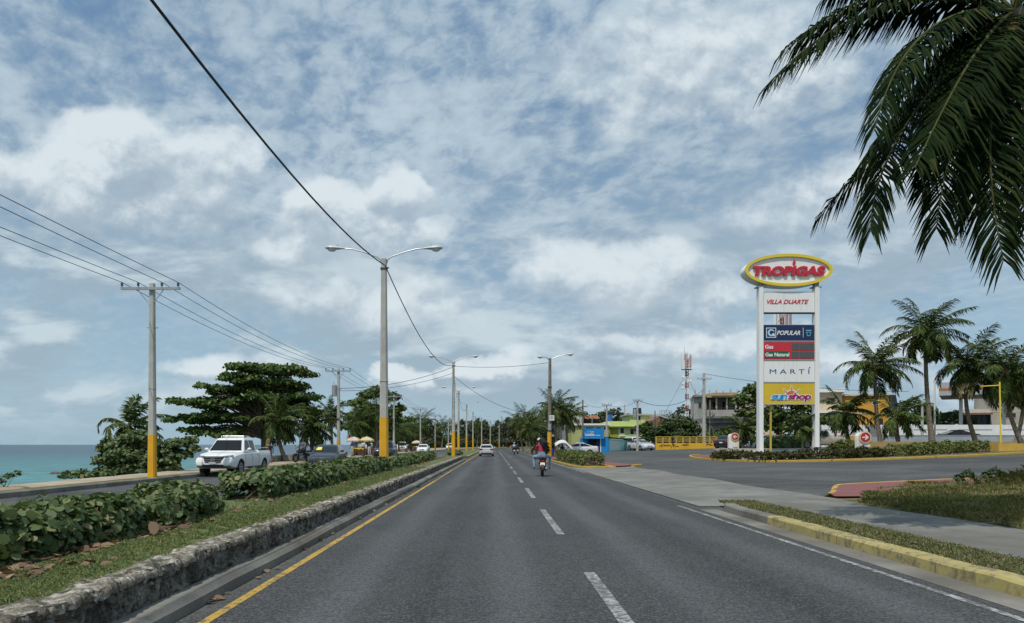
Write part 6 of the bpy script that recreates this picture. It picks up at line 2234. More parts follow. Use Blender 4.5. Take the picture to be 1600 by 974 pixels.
# grey two storey house
Y = 116.0
x0 = wx(1084, Y)
zb = 1.0
t = thing('grey_house', 'unfinished grey two storey house with an upper balcony and orange trimmed eaves', 'house', (x0, Y, zb), R(-12))
lx = lambda px: wx(px, Y) - x0
lz = lambda py: wz(py, Y) - zb
f2, rf = lz(651), lz(620.5)
W = lx(1215)
mb = MB()
mb.bx(0, lx(1103), 0, 11, -.3, rf)                      # left end room
mb.bx(lx(1103) + .003, W, 3.0, 11, f2, rf)               # back wall of the balcony
mb.bx(lx(1103) + .003, W, 1.2, 11, -.3, f2 - .33)
mb.bx(lx(1152), W, 0, 2.997, f2, rf)
mb.build('wall', HGREY, t)
mb = MB()
mb.bx(lx(1083), W + .3, -.5, 11.3, rf + .003, rf + .30)
mb.build('roof', mat('roof_edge', (.33, .29, .22), .9, .2, 1.0), t)
mb = MB()
mb.bx(lx(1103), lx(1150), -.75, -.503, rf - .15, rf + .42)
mb.bx(lx(1110), lx(1148), -.9, -.753, rf + .1, rf + .55)
mb.build('fascia', mat('fascia_tan', (.42, .30, .16), .9, .15, 1.0), t)
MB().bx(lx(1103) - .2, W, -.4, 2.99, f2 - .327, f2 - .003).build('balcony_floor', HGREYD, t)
mb = MB()
mb.bx(lx(1103) + .05, lx(1151), -.35, -.15, f2, f2 + .95)
mb.build('balcony_parapet', mat('parapet_grey', (.36, .345, .32), .9, .12, .8, dirt=.4, dcol=(.2, .19, .17)), t)
for px in (1117, 1132.5, 1146):
    MB().bx(lx(px), lx(px + 2.2), -.14, .12, f2, rf - .003).build('column', HCREAM, t)
for px in (1119.5, 1134.5):
    mb = MB()
    mb.bx(lx(px - 4.8), lx(px - 1.2), 2.94, 2.996, f2 + .1, rf - .6)
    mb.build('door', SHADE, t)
window(t, lx(1091), lx(1096), lz(638), lz(629), 0, HGREYD)
window(t, lx(1152.5), lx(1161.5), lz(636.5), lz(623.5), 0, mat('frame_brown', (.22, .12, .06), .7), f=.14)
window(t, lx(1172), lx(1181), lz(637), lz(624), 0, mat('frame_brown', (.22, .12, .06), .7), f=.14)
mb = MB()
mb.bx(lx(1086), lx(1150), -.02, 1.19, f2 - 1.0, f2 - .33)
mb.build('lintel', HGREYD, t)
for a, b in ((1104, 1112), (1118, 1127), (1131, 1136)):
    mb = MB()
    mb.bx(lx(a), lx(b), 1.14, 1.196, .1, 2.6)
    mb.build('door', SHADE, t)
mb = MB()
for i in range(13):
    x = lx(1086) + (W - lx(1088)) * i / 12
    for dx in (0, .12):
        mb.cyl((x + dx, .6, rf + .30), (x + dx + random.uniform(-.06, .06), .6, rf + random.uniform(.9, 1.3)), .03, None, 4)
mb.build('rebar', RUST, t)
MB().cyl((lx(1170), 6, rf + .303), (lx(1170), 6, rf + 1.7), .75, .65, 12).build('water_tank', BLACKP, t, True)
mb = MB()
for i in range(22):
    x = lx(1104) + (lx(1150) - lx(1104)) * i / 21
    mb.cyl((x, -.25, f2 + .951), (x, -.25, f2 + 1.25), .02, None, 4)
mb.bx(lx(1103.5), lx(1150.5), -.28, -.22, f2 + 1.253, f2 + 1.30)
mb.build('balcony_rail', DARKST, t)
MB().bx(lx(1098), lx(1101), -.35, -.003, f2 + .7, f2 + 1.2).build('air_conditioner', WHITE, t)
MB().bx(lx(1151.5), lx(1215), -2.2, -.01, -.2, f2 - .6).build('annex', HCREAM, t)
mb = MB()
for a in (1157.5, 1168, 1176):
    mb.bx(lx(a), lx(a + 4), -2.24, -2.203, 1.6, 2.3)
mb.build('vent', SHADE, t)
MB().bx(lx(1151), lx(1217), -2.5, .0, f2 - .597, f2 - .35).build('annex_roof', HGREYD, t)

# orange house and beige wing, petrol canopy and shop
Y = 108.0
x0 = wx(1285, Y)
zb = 1.1
t = thing('orange_house', 'orange two storey house with a beige wing under a white slab roof', 'house', (x0, Y, zb), R(-20))
lx = lambda px: wx(px, Y) - x0
lz = lambda py: wz(py, Y) - zb
MB().bx(lx(1312), lx(1378), 0, 9, -.3, lz(620)).build('wall', HORANGE, t)
MB().bx(lx(1311), lx(1379), -.3, 9.3, lz(620) + .003, lz(617.5)).build('roof', HCREAM, t)
MB().bx(lx(1278), lx(1312) - .003, -1.0, 8, -.3, lz(614.5)).build('wing', HCREAM, t)
MB().bx(lx(1272), lx(1316), -1.8, 8.3, lz(614.5) + .003, lz(609)).build('wing_roof', WHITE, t)
MB().bx(lx(1270), lx(1311), -2.6, -1.003, lz(646.5), lz(644)).build('awning', WHITE, t)
window(t, lx(1355), lx(1364), lz(634.5), lz(627.5), 0)
window(t, lx(1290), lx(1302), lz(632), lz(623), -1.0, mat('frame_brown', (.22, .12, .06), .7))
MB().bx(lx(1320), lx(1352), -.04, -.003, lz(648), lz(645.5)).build('string_course', HCREAM, t)
MB().bx(lx(1358), lx(1370), -.05, -.003, lz(668), lz(655)).build('door', SHADE, t)
MB().cyl((lx(1381.5), 1, lz(640)), (lx(1381.5), 1, lz(619)), 1.0, .7, 12).build('water_tank', BLACKP, t, True)

Y = 92.0
x0 = wx(1467, Y)
zb = 1.2
t = thing('station_canopy', 'grey petrol station canopy with a dull orange stripe behind the palm crowns', 'canopy', (x0, Y, zb), R(-32))
lx = lambda px: wx(px, Y) - x0
lz = lambda py: wz(py, Y) - zb
WC = 18.0
MB().bx(0, WC, 0, 10, lz(618.5), lz(598)).build('fascia', mat('canopy_grey', (.36, .38, .40), .5, .08, .4), t)
mb = MB()
mb.bx(-.02, WC + .02, -.02, -.003, lz(611), lz(608.2))
mb.build('stripe', mat('canopy_orange', (.42, .13, .045), .5, .1), t)
mb = MB()
mb.bx(-.02, WC + .02, -.024, -.003, lz(608), lz(606.2))
mb.build('stripe', mat('canopy_tan', (.40, .28, .15), .5, .1), t)
for k in range(4):
    MB().bx(2 + k * 4.4, 2.4 + k * 4.4, 4, 4.4, -.2, lz(618.5) - .003).build('column', WHITE, t)
    if k % 2 == 0:
        mb = MB()
        mb.bx(1.5 + k * 4.4, 2.9 + k * 4.4, 3.0, 3.6, -.1, 1.9)
        mb.bx(1.7 + k * 4.4, 2.7 + k * 4.4, 2.95, 2.997, .9, 1.6)
        mb.build('fuel_pump', RED, t)
Y = 104.0
x0 = wx(1500, Y)
zb = 1.2
t = thing('station_shop', 'pale stone petrol station shop with a dark glazed front and a strip window', 'shop', (x0, Y, zb), R(-20))
lx = lambda px: wx(px, Y) - x0
lz = lambda py: wz(py, Y) - zb
MB().bx(lx(1541), lx(1690), 0, 9, -.2, lz(619)).build('wall', HSTONE, t)
MB().bx(lx(1502), lx(1541) - .003, .4, 8, -.2, lz(647)).build('glazed_front', GLASS, t)
mb = MB()
for px in (1508, 1515, 1522, 1530, 1537):
    mb.bx(lx(px), lx(px) + .09, .33, .397, -.1, lz(648))
mb.build('mullion', DARKST, t)
MB().bx(lx(1490), lx(1541), -1.2, .39, lz(649), lz(646) + .003).build('awning', mat('awning_dull', (.20, .12, .10), .7), t)
MB().bx(lx(1500), lx(1541), -.3, 8, lz(646) + .006, lz(640)).build('parapet', mat('parapet_pale', (.55, .52, .46), .8), t)
window(t, lx(1553), lx(1575), lz(654), lz(646), 0, HSTONE)
window(t, lx(1590), lx(1625), lz(654), lz(646), 0, HSTONE)
MB().bx(lx(1541), lx(1690), -.03, -.003, lz(645), lz(644.2)).build('joint', HCREAM, t)

# yellow wall with railing, lettered with dark scrawl
Y = 100.0
x0 = wx(1024.5, Y)
zb = .80
t = thing('railing_wall', 'bright yellow low wall with painted scrawl and a yellow pipe railing on top', 'wall', (x0, Y, zb))
lx = lambda px: wx(px, Y) - x0
lz = lambda py: wz(py, Y) - zb
WL = lx(1121)
MB().bx(0, WL, 0, .25, -.3, lz(692.5)).build('wall', mat('scrawl_wall', (.68, .40, .03), .7, .08, .6, dirt=.25, dcol=(.42, .26, .05)), t)
mb = MB()
for py in (683.2, 686.5, 689.6):
    mb.cyl((0, .12, lz(py)), (WL, .12, lz(py)), .07, None, 6)
for k in range(10):
    x = .08 + (WL - .16) * k / 9
    mb.bx(x - .09, x + .09, .03, .21, lz(692.5) + .003, lz(682.6))
mb.build('railing', mat('railing_yellow', (.45, .32, .06), .6, .15, 2), t)
mb = MB()
rg3 = np.random.default_rng(8)
for (a, b) in ((1031.5, 1037), (1038, 1042), (1043, 1047), (1053, 1060), (1066.5, 1071), (1071.5, 1075), (1104.5, 1112.5)):
    x = lx(a)
    while x < lx(b):
        zc = lz(696.3 if a < 1064 else 695)
        hgt = rg3.uniform(.12, .30)
        mb.box((x, -.012, zc), (.09, .012, hgt * 1.6), 0, 0) if rg3.uniform() < .6 else mb.box((x, -.012, zc + rg3.uniform(-.15, .15)), (.24, .012, .09))
        x += rg3.uniform(.12, .22)
mb.build('scrawl', mat('scrawl_dark', (.10, .055, .03), .8), t)

# ------------------------------------------------------------------ vehicles


def cut(ob, cutters):
    for c in cutters:
        m = ob.modifiers.new('cut', 'BOOLEAN')
        m.operation = 'DIFFERENCE'
        m.solver = 'EXACT'
        m.object = c
    me = evalmesh(ob)
    ob.modifiers.clear()
    ob.data = me
    for c in cutters:
        bpy.data.objects.remove(c)


def lerp3(a, b, t):
    return tuple(a[i] + (b[i] - a[i]) * t for i in range(3))


SPEC = {
    'coupe': dict(L=4.6, W=1.80, H=1.43, r=.32, wb=(-1.35, 1.35),
                  body=[(-.5, .42, .80, .78), (-.49, .30, .97, .90), (-.455, .24, 1.03, .96), (-.33, .20, 1.02, 1), (0, .19, .96, 1), (.20, .19, .92, 1), (.27, .19, .89, 1), (.38, .19, .81, .98), (.455, .20, .70, .92), (.488, .24, .61, .85), (.5, .34, .52, .76)],
                  gh=(-.455, .30, -.17, .02), belt=.94),
    'sedan': dict(L=4.6, W=1.80, H=1.45, r=.32, wb=(-1.35, 1.35),
                  body=[(-.5, .42, .74, .78), (-.49, .30, .93, .90), (-.455, .24, 1.0, .96), (-.33, .20, 1.0, 1), (0, .19, .97, 1), (.20, .19, .95, 1), (.27, .19, .92, 1), (.38, .19, .85, .98), (.455, .20, .75, .93), (.488, .24, .66, .86), (.5, .34, .56, .78)],
                  gh=(-.40, .27, -.24, .07), belt=.95),
    'suv': dict(L=4.8, W=1.92, H=1.78, r=.38, wb=(-1.45, 1.42),
                body=[(-.5, .50, 1.0, .85), (-.49, .36, 1.10, .95), (-.46, .30, 1.14, 1), (-.3, .27, 1.14, 1), (0, .27, 1.12, 1), (.22, .27, 1.12, 1), (.29, .27, 1.10, 1), (.40, .27, 1.04, .98), (.465, .29, .96, .94), (.49, .34, .85, .88), (.5, .44, .70, .82)],
                gh=(-.49, .27, -.42, .12), belt=1.10),
    'pickup': dict(L=5.3, W=1.85, H=1.80, r=.385, wb=(-1.62, 1.60),
                   body=[(-.5, .60, 1.12, .93), (-.495, .48, 1.20, .97), (-.47, .40, 1.22, 1), (-.16, .36, 1.22, 1), (-.155, .36, 1.16, 1), (.1, .36, 1.14, 1), (.215, .36, 1.13, 1), (.26, .36, 1.11, 1), (.38, .36, 1.04, .985), (.44, .40, .96, .95), (.485, .47, .84, .89), (.5, .53, .70, .82)],
                   gh=(-.145, .235, -.115, .115), belt=1.13),
}


def car(name, label, kind, loc, rz, paint, group=None, detail=2, card=False, rack=False, cat='car', scale=1.0):
    sp = SPEC[kind]
    L, W, H, r = sp['L'], sp['W'], sp['H'], sp['r']
    hw = W / 2
    t = thing(name, label, cat, loc, rz, group, None if scale == 1 else scale)
    rings = []
    for (f, zb, zt, wf) in sp['body']:
        h = zt - zb
        w = hw * wf
        half = [(0, zb), (w * .86, zb), (w * .965, zb + .10 * h), (w, zb + .38 * h), (w * .99, zb + .66 * h), (w * .955, zb + .88 * h), (w * .87, zt - .005), (w * .5, zt + .018), (0, zt + .025)]
        ring = [(x, f * L, z) for x, z in half] + [(-x, f * L, z) for x, z in reversed(half[1:-1])]
        rings.append(ring)
    body = MB().loft(rings).build('body', [paint, BLACKP], t, True, 30)
    cutters = []
    for y in sp['wb']:
        for s in (-1, 1):
            c = MB().cyl((s * (hw - .30), y, r - .01), (s * (hw + .2), y, r - .01), r * 1.15, None, 24).build('cutter', BLACKP)
            cutters.append(c)
    if kind == 'pickup':
        cutters.append(MB().bx(-hw + .09, hw - .09, -.485 * L, -.165 * L, .80, 1.6).build('cutter', BLACKP))
    bl = body.parent
    body.parent = None
    cut(body, cutters)
    body.parent = bl
    for p in body.data.polygons:
        p.use_smooth = True
    bm = bmesh.new()
    bm.from_mesh(body.data)
    for e in bm.edges:
        if len(e.link_faces) == 2 and e.calc_face_angle(0) > R(30):
            e.smooth = False
    bm.to_mesh(body.data)
    bm.free()
    # cabin
    ra, fa, rr_, fr = [q * L for q in sp['gh']]
    zb = sp['belt'] - .02
    zr = H - .07
    wb_, wr = hw * .925, hw * .70
    cor = lambda y0, y1, w, z, c: [(-w, y0 + c, z), (-w + c, y0, z), (w - c, y0, z), (w, y0 + c, z), (w, y1 - c, z), (w - c, y1, z), (-w + c, y1, z), (-w, y1 - c, z)]
    mb = MB()
    mb.loft([cor(ra, fa, wb_, zb, .10), cor(rr_ - .02, fr + .03, wr + .015, zr - .03, .09), cor(rr_ + .05, fr - .06, wr - .05, zr + .035, .10), cor(rr_ + .22, fr - .26, wr - .22, H, .14)])
    mb.build('cabin', paint, t, True, 28)
    # panes
    A = lambda s, y, z: (s * (wb_ + (wr + .015 - wb_) * (z - zb) / (zr - .03 - zb)), y, z)
    zr2 = zr - .03

    def yf(z):
        return fa + (fr + .03 - fa) * (z - zb) / (zr2 - zb)

    def yr(z):
        return ra + (rr_ - .02 - ra) * (z - zb) / (zr2 - zb)

    def pane(name, q, nv, m=GLASS):
        nv = Vector(nv).normalized()
        a = [Vector(p) + nv * .002 for p in q]
        b = [Vector(p) + nv * .010 for p in q]
        n = len(q)
        return MB().add([tuple(v) for v in a + b], [tuple(range(n)), tuple(range(n, 2 * n))] + [(i, (i + 1) % n, (i + 1) % n + n, i + n) for i in range(n)]).build(name, m, t)
    z0, z1 = zb + .07, zr2 - .035
    nf = (0, zr2 - zb, fa - fr)
    wsc = pane('windscreen', [A(-.90, yf(z0), z0), A(.90, yf(z0), z0), A(.88, yf(z1), z1), A(-.88, yf(z1), z1)], nf)
    nb = (0, -(zr2 - zb), rr_ - ra)
    pane('rear_window', [A(-.88, yr(z0 + .02), z0 + .02), A(.88, yr(z0 + .02), z0 + .02), A(.84, yr(z1), z1), A(-.84, yr(z1), z1)], nb)
    ym = (ra + fa) / 2 + (.02 if kind in ('sedan', 'coupe') else -.02) * L
    for s in (-1, 1):
        nside = (s * (zr2 - zb), 0, (wb_ - wr))
        inset = .12
        pane('side_window', [A(s, yf(z0) - inset - .14, z0), A(s, ym + .05, z0), A(s, ym + .05, z1), A(s, yf(z1) - inset, z1)], nside)
        if kind == 'suv':
            yq = yr(z0) + .75
            pane('side_window', [A(s, ym - .05, z0), A(s, yq + .05, z0), A(s, yq + .05, z1), A(s, ym - .05, z1)], nside)
            pane('side_window', [A(s, yq - .05, z0), A(s, yr(z0) + .15, z0 + .05), A(s, yr(z1) + .12, z1), A(s, yq - .05, z1)], nside)
        else:
            pane('side_window', [A(s, ym - .05, z0), A(s, yr(z0) + inset + .18, z0), A(s, yr(z1) + inset, z1), A(s, ym - .05, z1)], nside)
    # wheels
    for y in sp['wb']:
        for s in (-1, 1):
            x0, x1 = s * (hw - .25), s * (hw - .015)
            xs_ = [x0, x0 + s * .02, x1 - s * .03, x1]
            prof = [(r * .62, x0), (r * .94, x0), (r, x0 + s * .04), (r, x1 - s * .04), (r * .94, x1), (r * .66, x1 - s * .005), (r * .62, x1 - s * .03)]
            mb = MB()
            mb.loft([[(x, y + q * math.cos(a), r + q * math.sin(a)) for a in np.linspace(0, 2 * math.pi, 24, endpoint=False)] for q, x in prof])
            wl2 = mb.build('wheel', TYRE, t, True, 40)
            mb = MB()
            for k in range(5):
                a = 2 * math.pi * k / 5 + .3
                mb.box((x1 - s * .02, y + r * .34 * math.cos(a), r + r * .34 * math.sin(a)), (.03, r * .24, r * .60), 0, a - math.pi / 2)
            mb.cyl((x1 - s * .04, y, r), (x1 - s * .005, y, r), r * .16, None, 10)
            n = 20
            mb.loft([[(x, y + q * math.cos(a), r + q * math.sin(a)) for a in np.linspace(0, 2 * math.pi, n, endpoint=False)] for q, x in [(r * .63, x1 - s * .03), (r * .63, x1 - s * .002), (r * .56, x1 - s * .002), (r * .56, x1 - s * .03)]], cap=False)
            mb.build('rim', RIM, wl2)
    F0 = .5 * L
    zt = sp['body'][-4][2]
    # lights, grille, bumpers
    hl = {'sedan': (.63, .40, .14), 'coupe': (.59, .40, .14), 'suv': (.80, .40, .17), 'pickup': (.85, .42, .24)}[kind]
    for s in (-1, 1):
        mb = MB()
        x0, x1, z, h = s * hw * .46, s * hw * .925, hl[0], hl[2]
        mb.add([(x0, F0 - .045, z - h * .35), (x1, F0 - .22, z - h * .15), (x1, F0 - .24, z + h * .62), (x0, F0 - .085, z + h * .4), (x0, F0 - .3, z - h * .35), (x1 - s * .1, F0 - .5, z - h * .15), (x1 - s * .1, F0 - .5, z + h * .55), (x0, F0 - .3, z + h * .3)],
               [(0, 1, 2, 3), (7, 6, 5, 4), (0, 4, 5, 1), (1, 5, 6, 2), (2, 6, 7, 3), (3, 7, 4, 0)])
        mb.build('headlight', HEADL, t)
        mb = MB()
        zt2 = {'sedan': .84, 'coupe': .86, 'suv': .98, 'pickup': .95}[kind]
        hh = {'sedan': .10, 'coupe': .09, 'suv': .16, 'pickup': .22}[kind]
        x0, x1 = s * hw * (.50 if kind in ('sedan', 'coupe') else .72), s * hw * .935
        mb.box(((x0 + x1) / 2, -F0 + (.045 if kind not in ('sedan', 'coupe') else .03), zt2), (abs(x1 - x0), .10, hh * 2))
        mb.build('taillight', TAILL, t)
        mb = MB()
        mb.ball((s * (hw + .09), yf(z0) - .32, zb + .13), (.11, .07, .075), 10, 6)
        mb.box((s * (hw - .02), yf(z0) - .30, zb + .08), (.14, .05, .03))
        mb.build('wing_mirror', paint, t, True)
        mb = MB()
        for yy_ in (ym + .18, ym - .75):
            mb.box((s * (hw * .975), yy_, zb - .10), (.035, .16, .03))
        mb.build('door_handle', CHROME if kind == 'pickup' else paint, t)
        mb = MB()
        for yy_ in (ym, yf(z0) - .12, ym - .95):
            mb.box((s * (hw * .995 + .0), yy_, zb - .32), (.012, .010, .42))
        mb.build('door_seam', BLACKP, t)
    mb = MB()
    gw = hw * (.44 if kind != 'pickup' else .50)
    gz0, gz1 = {'sedan': (.50, .66), 'coupe': (.46, .60), 'suv': (.62, .86), 'pickup': (.64, .93)}[kind]
    mb.add([(-gw, F0 - .03, gz1), (gw, F0 - .03, gz1), (gw * .78, F0 + .012, gz0), (-gw * .78, F0 + .012, gz0), (-gw, F0 - .3, gz1), (gw, F0 - .3, gz1), (gw * .78, F0 - .3, gz0), (-gw * .78, F0 - .3, gz0)],
           [(0, 1, 2, 3), (7, 6, 5, 4), (0, 4, 5, 1), (1, 5, 6, 2), (2, 6, 7, 3), (3, 7, 4, 0)])
    gr = mb.build('grille', BLACKP, t)
    mb = MB()
    for k in range(3):
        z = gz0 + (gz1 - gz0) * (k + .5) / 3
        mb.box((0, F0 - .008, z), (gw * 1.6, .03, .014))
    n = 14
    zc = (gz0 + gz1) / 2
    for k in range(n):
        a0, a1 = 2 * math.pi * k / n, 2 * math.pi * (k + 1) / n
        mb.prism([(.10 * math.cos(a0), zc + .075 * math.sin(a0)), (.10 * math.cos(a1), zc + .075 * math.sin(a1)), (.075 * math.cos(a1), zc + .052 * math.sin(a1)), (.075 * math.cos(a0), zc + .052 * math.sin(a0))], F0 + .01, F0 + .03)
    mb.prism([(-.07, zc + .02), (0, zc - .02), (.07, zc + .02), (0, zc - .045)], F0 + .012, F0 + .028)
    mb.build('badge', CHROME, gr)
    mb = MB()
    zl = sp['body'][-1][1]
    mb.bx(-hw * .52, hw * .52, F0 - .2, F0 - .012 + .02, zl - .06, zl + .03)
    for s in (-1, 1):
        mb.box((s * hw * .66, F0 - .10, zl + .06), (.22, .1, .07))
    if kind == 'pickup':
        mb.bx(-hw * .80, hw * .80, F0 - .25, F0 - .04, zl - .10, zl - .063)
    mb.build('lower_intake', BLACKP, t)
    mb = MB()
    zp = zl + .09
    mb.bx(-.17, .17, F0 + .022, F0 + .034, zp - .04, zp + .05)
    zpr = {'sedan': .70, 'coupe': .72, 'suv': .78, 'pickup': .70}[kind]
    mb.bx(-.17, .17, -F0 - .014, -F0 + .05, zpr - .05, zpr + .06)
    mb.build('number_plate', PLATE, t)
    mb = MB()
    mb.box((0, -F0 + .06, sp['body'][0][1] - .07), (hw * 1.5, .16, .14))
    mb.build('rear_valance', BLACKP, t)
    if kind in ('sedan', 'coupe'):
        mb = MB()
        mb.box((0, -F0 + .012, .87), (hw * .8, .05, .02))
        mb.build('boot_trim', CHROME, t)
    if kind == 'pickup' or rack:
        mb = MB()
        for s in (-1, 1):
            mb.tube([(s * (wr - .12), fr - .3, H + .0), (s * (wr - .12), fr - .35, H + .07), (s * (wr - .12), rr_ + .3, H + .07), (s * (wr - .12), rr_ + .25, H)], .022, 6)
        for y in (fr - .45, rr_ + .45):
            mb.tube([(-wr + .12, y, H + .07), (wr - .12, y, H + .07)], .018, 6)
        mb.build('roof_rack', CHROME, t, True)
    if kind == 'pickup':
        mb = MB()
        for s in (-1, 1):
            mb.tube([(s * (hw - .12), -.17 * L, 1.24), (s * (hw - .12), -.25 * L, 1.30), (s * (hw - .12), -.46 * L, 1.30), (s * (hw - .12), -.48 * L, 1.24)], .025, 6)
        mb.build('bed_rail', CHROME, t, True)
        mb = MB()
        for s in (-1, 1):
            mb.box((s * hw * .99, -.03 * L, .36), (.12, 1.6, .05))
        mb.build('side_step', BLACKP, t)
    if card:
        pane('sun_card', [A(.32, yf(z1 - .21), z1 - .21), A(.78, yf(z1 - .21), z1 - .21), A(.76, yf(z1 - .04), z1 - .04), A(.34, yf(z1 - .04), z1 - .04)], nf, mat('card_yellow', (.75, .62, .06), .6))
        for c in kids(t):
            if c.name.startswith('sun_card'):
                c.location = Vector(nf).normalized() * .009
    return t


def paintm(name, col, metal=0.0, coat=.5, rough=.35):
    return mat(name, col, rough, .03, .8, metal=metal, coat=coat)


PWHITE = paintm('car_white', (.76, .77, .76))
PSILVER = paintm('car_silver', (.60, .62, .64), .15, .4, .32)
PDARK = paintm('car_dark_grey', (.028, .036, .046), .1, .5, .35)
PNAVY = paintm('car_dark_blue', (.022, .032, .045), .2, .6, .3)
PBLACK = paintm('car_black', (.012, .013, .015), 0, .6, .3)
PTEAL = paintm('car_dark_teal', (.015, .045, .05), 0, .6, .3)
PGREY = paintm('car_mid_grey', (.20, .215, .24), .4, .5, .3)
PBEIGE = paintm('car_beige', (.40, .35, .27), .2, .4, .35)

VO = 'vehicles on the road by the sea'
car('pickup_truck', 'white double cab pickup with a roof rack coming along the sea side road', 'pickup', (wx(352, 35.2) + .30, 35.6, 0), math.pi + R(-2), PWHITE, VO, cat='pickup', scale=.96)
car('sedan_car', 'dark grey sedan with a yellow card behind its windscreen, behind the hedge', 'sedan', (wx(500, 46) + .15, 47.5, -.04), math.pi + R(3), PDARK, VO, card=True)
car('suv_car', 'dark blue off road car partly hidden by the nearest street lamp', 'suv', (wx(599, 73), 74.5, 0), math.pi + R(2), PNAVY, VO)
car('sedan_car', 'white sedan coming along the sea side road beyond the dark off road car', 'sedan', (wx(659.5, 122), 124, 0), math.pi, PWHITE, VO, scale=1.02)
car('van_car', 'white car parked off the sea side road under the low palm', 'suv', (wx(627, 135), 136, .12), math.pi + R(8), PWHITE, VO)
car('suv_car', 'pale grey car far off on the sea side road beside the second street lamp', 'suv', (wx(703, 205), 205, 0), math.pi, PSILVER, VO)
car('sedan_car', 'silver sedan seen from behind in the left lane ahead', 'sedan', (wx(760, 92), 93.8, 0), 0, PSILVER)
car('hatchback_car', 'silver hatchback side on, parked in front of the blue kiosk', 'coupe', (wx(902, 88), 88.5, float(gz(9.6, 88)) + .02), R(90), PSILVER, scale=1.05)
HP = 'silver cars parked by the turquoise shack'
car('hatchback_car', 'silver car nearest the turquoise shack, in front of its pair', 'coupe', (wx(1001, 99), 99, float(gz(19, 99)) + .05), R(200), PSILVER, HP)
car('hatchback_car', 'pale car behind, half hidden by the front silver car by the turquoise shack', 'suv', (wx(994, 106), 107, float(gz(19, 106)) + .05), R(195), PSILVER, HP)
car('sedan_car', 'black car seen from behind left of the left pointing arrow sign', 'sedan', (wx(1144, 80), 81, float(gz(25, 80)) + .18), R(-38), PBLACK)
car('sedan_car', 'dark teal car behind the left pointing arrow sign and the white post', 'sedan', (wx(1180, 84), 84.5, float(gz(28, 84)) + .10), R(90), PTEAL)
car('sedan_car', 'grey car parked side on between the two white sign posts', 'sedan', (wx(1206, 72), 72.5, float(gz(26, 72)) + .15), R(90), PGREY)
car('pickup_truck', 'beige pickup showing its wheel arch right of the tall petrol sign', 'pickup', (wx(1284, 76), 76.5, 1.0), R(90), PBEIGE, cat='pickup')
car('sedan_car', 'black car behind the pale blue wall, only its roof and windows showing', 'coupe', (wx(1494, 76), 76.5, 1.44), R(90), mat('car_dull_black', (.008, .009, .010), .7, .05, spec=.1))

# ------------------------------------------------------------------ people and motorcycles

SKIN = mat('skin_brown', (.20, .105, .065), .55, .08, 8)
HAIR = mat('hair_black', (.010, .009, .009), .5, .1)
JEANS = mat('jeans_blue', (.20, .30, .42), .85, .22, 6)
REDTOP = mat('top_red', (.42, .022, .065), .8, .12, 6)
CDARK = mat('cloth_dark', (.022, .022, .026), .9, .2, 6)
CWHITE = mat('cloth_white', (.62, .62, .60), .9, .08, 6)
CBLUE = mat('cloth_blue', (.03, .06, .28), .9, .1, 6)
CCREAM = mat('cloth_cream', (.50, .44, .30), .9, .1, 6)
CPINK = mat('cloth_pink', (.14, .07, .065), .9, .1, 6)
SHOE = mat('shoe_black', (.015, .014, .014), .7, .1)

STAND = {
    'pelvis': (0, 0, .93, .125), 'waist': (0, .01, 1.08, .115), 'chest': (0, 0, 1.28, .145), 'neck': (0, .01, 1.46, .052), 'head': (0, .03, 1.585, .092), 'crown': (0, .02, 1.67, .075),
    'shl': (-.18, 0, 1.39, .062), 'ell': (-.24, -.03, 1.12, .042), 'wrl': (-.26, .07, .88, .028), 'shr': (.18, 0, 1.39, .062), 'elr': (.24, -.03, 1.12, .042), 'wrr': (.26, .07, .88, .028),
    'hil': (-.09, 0, .88, .088), 'knl': (-.10, .03, .49, .056), 'anl': (-.10, -.02, .09, .038), 'tol': (-.11, .13, .03, .034), 'hir': (.09, 0, .88, .088), 'knr': (.10, .03, .49, .056), 'anr': (.10, -.02, .09, .038), 'tor': (.11, .13, .03, .034)}
BONES = [('pelvis', 'waist', 'b'), ('waist', 'chest', 't'), ('chest', 'neck', 't'), ('neck', 'head', 's'), ('head', 'crown', 's'), ('chest', 'shl', 't'), ('shl', 'ell', 't'), ('ell', 'wrl', 's'), ('chest', 'shr', 't'), ('shr', 'elr', 't'), ('elr', 'wrr', 's'),
         ('pelvis', 'hil', 'b'), ('hil', 'knl', 'b'), ('knl', 'anl', 'b'), ('anl', 'tol', 'f'), ('pelvis', 'hir', 'b'), ('hir', 'knr', 'b'), ('knr', 'anr', 'b'), ('anr', 'tor', 'f')]


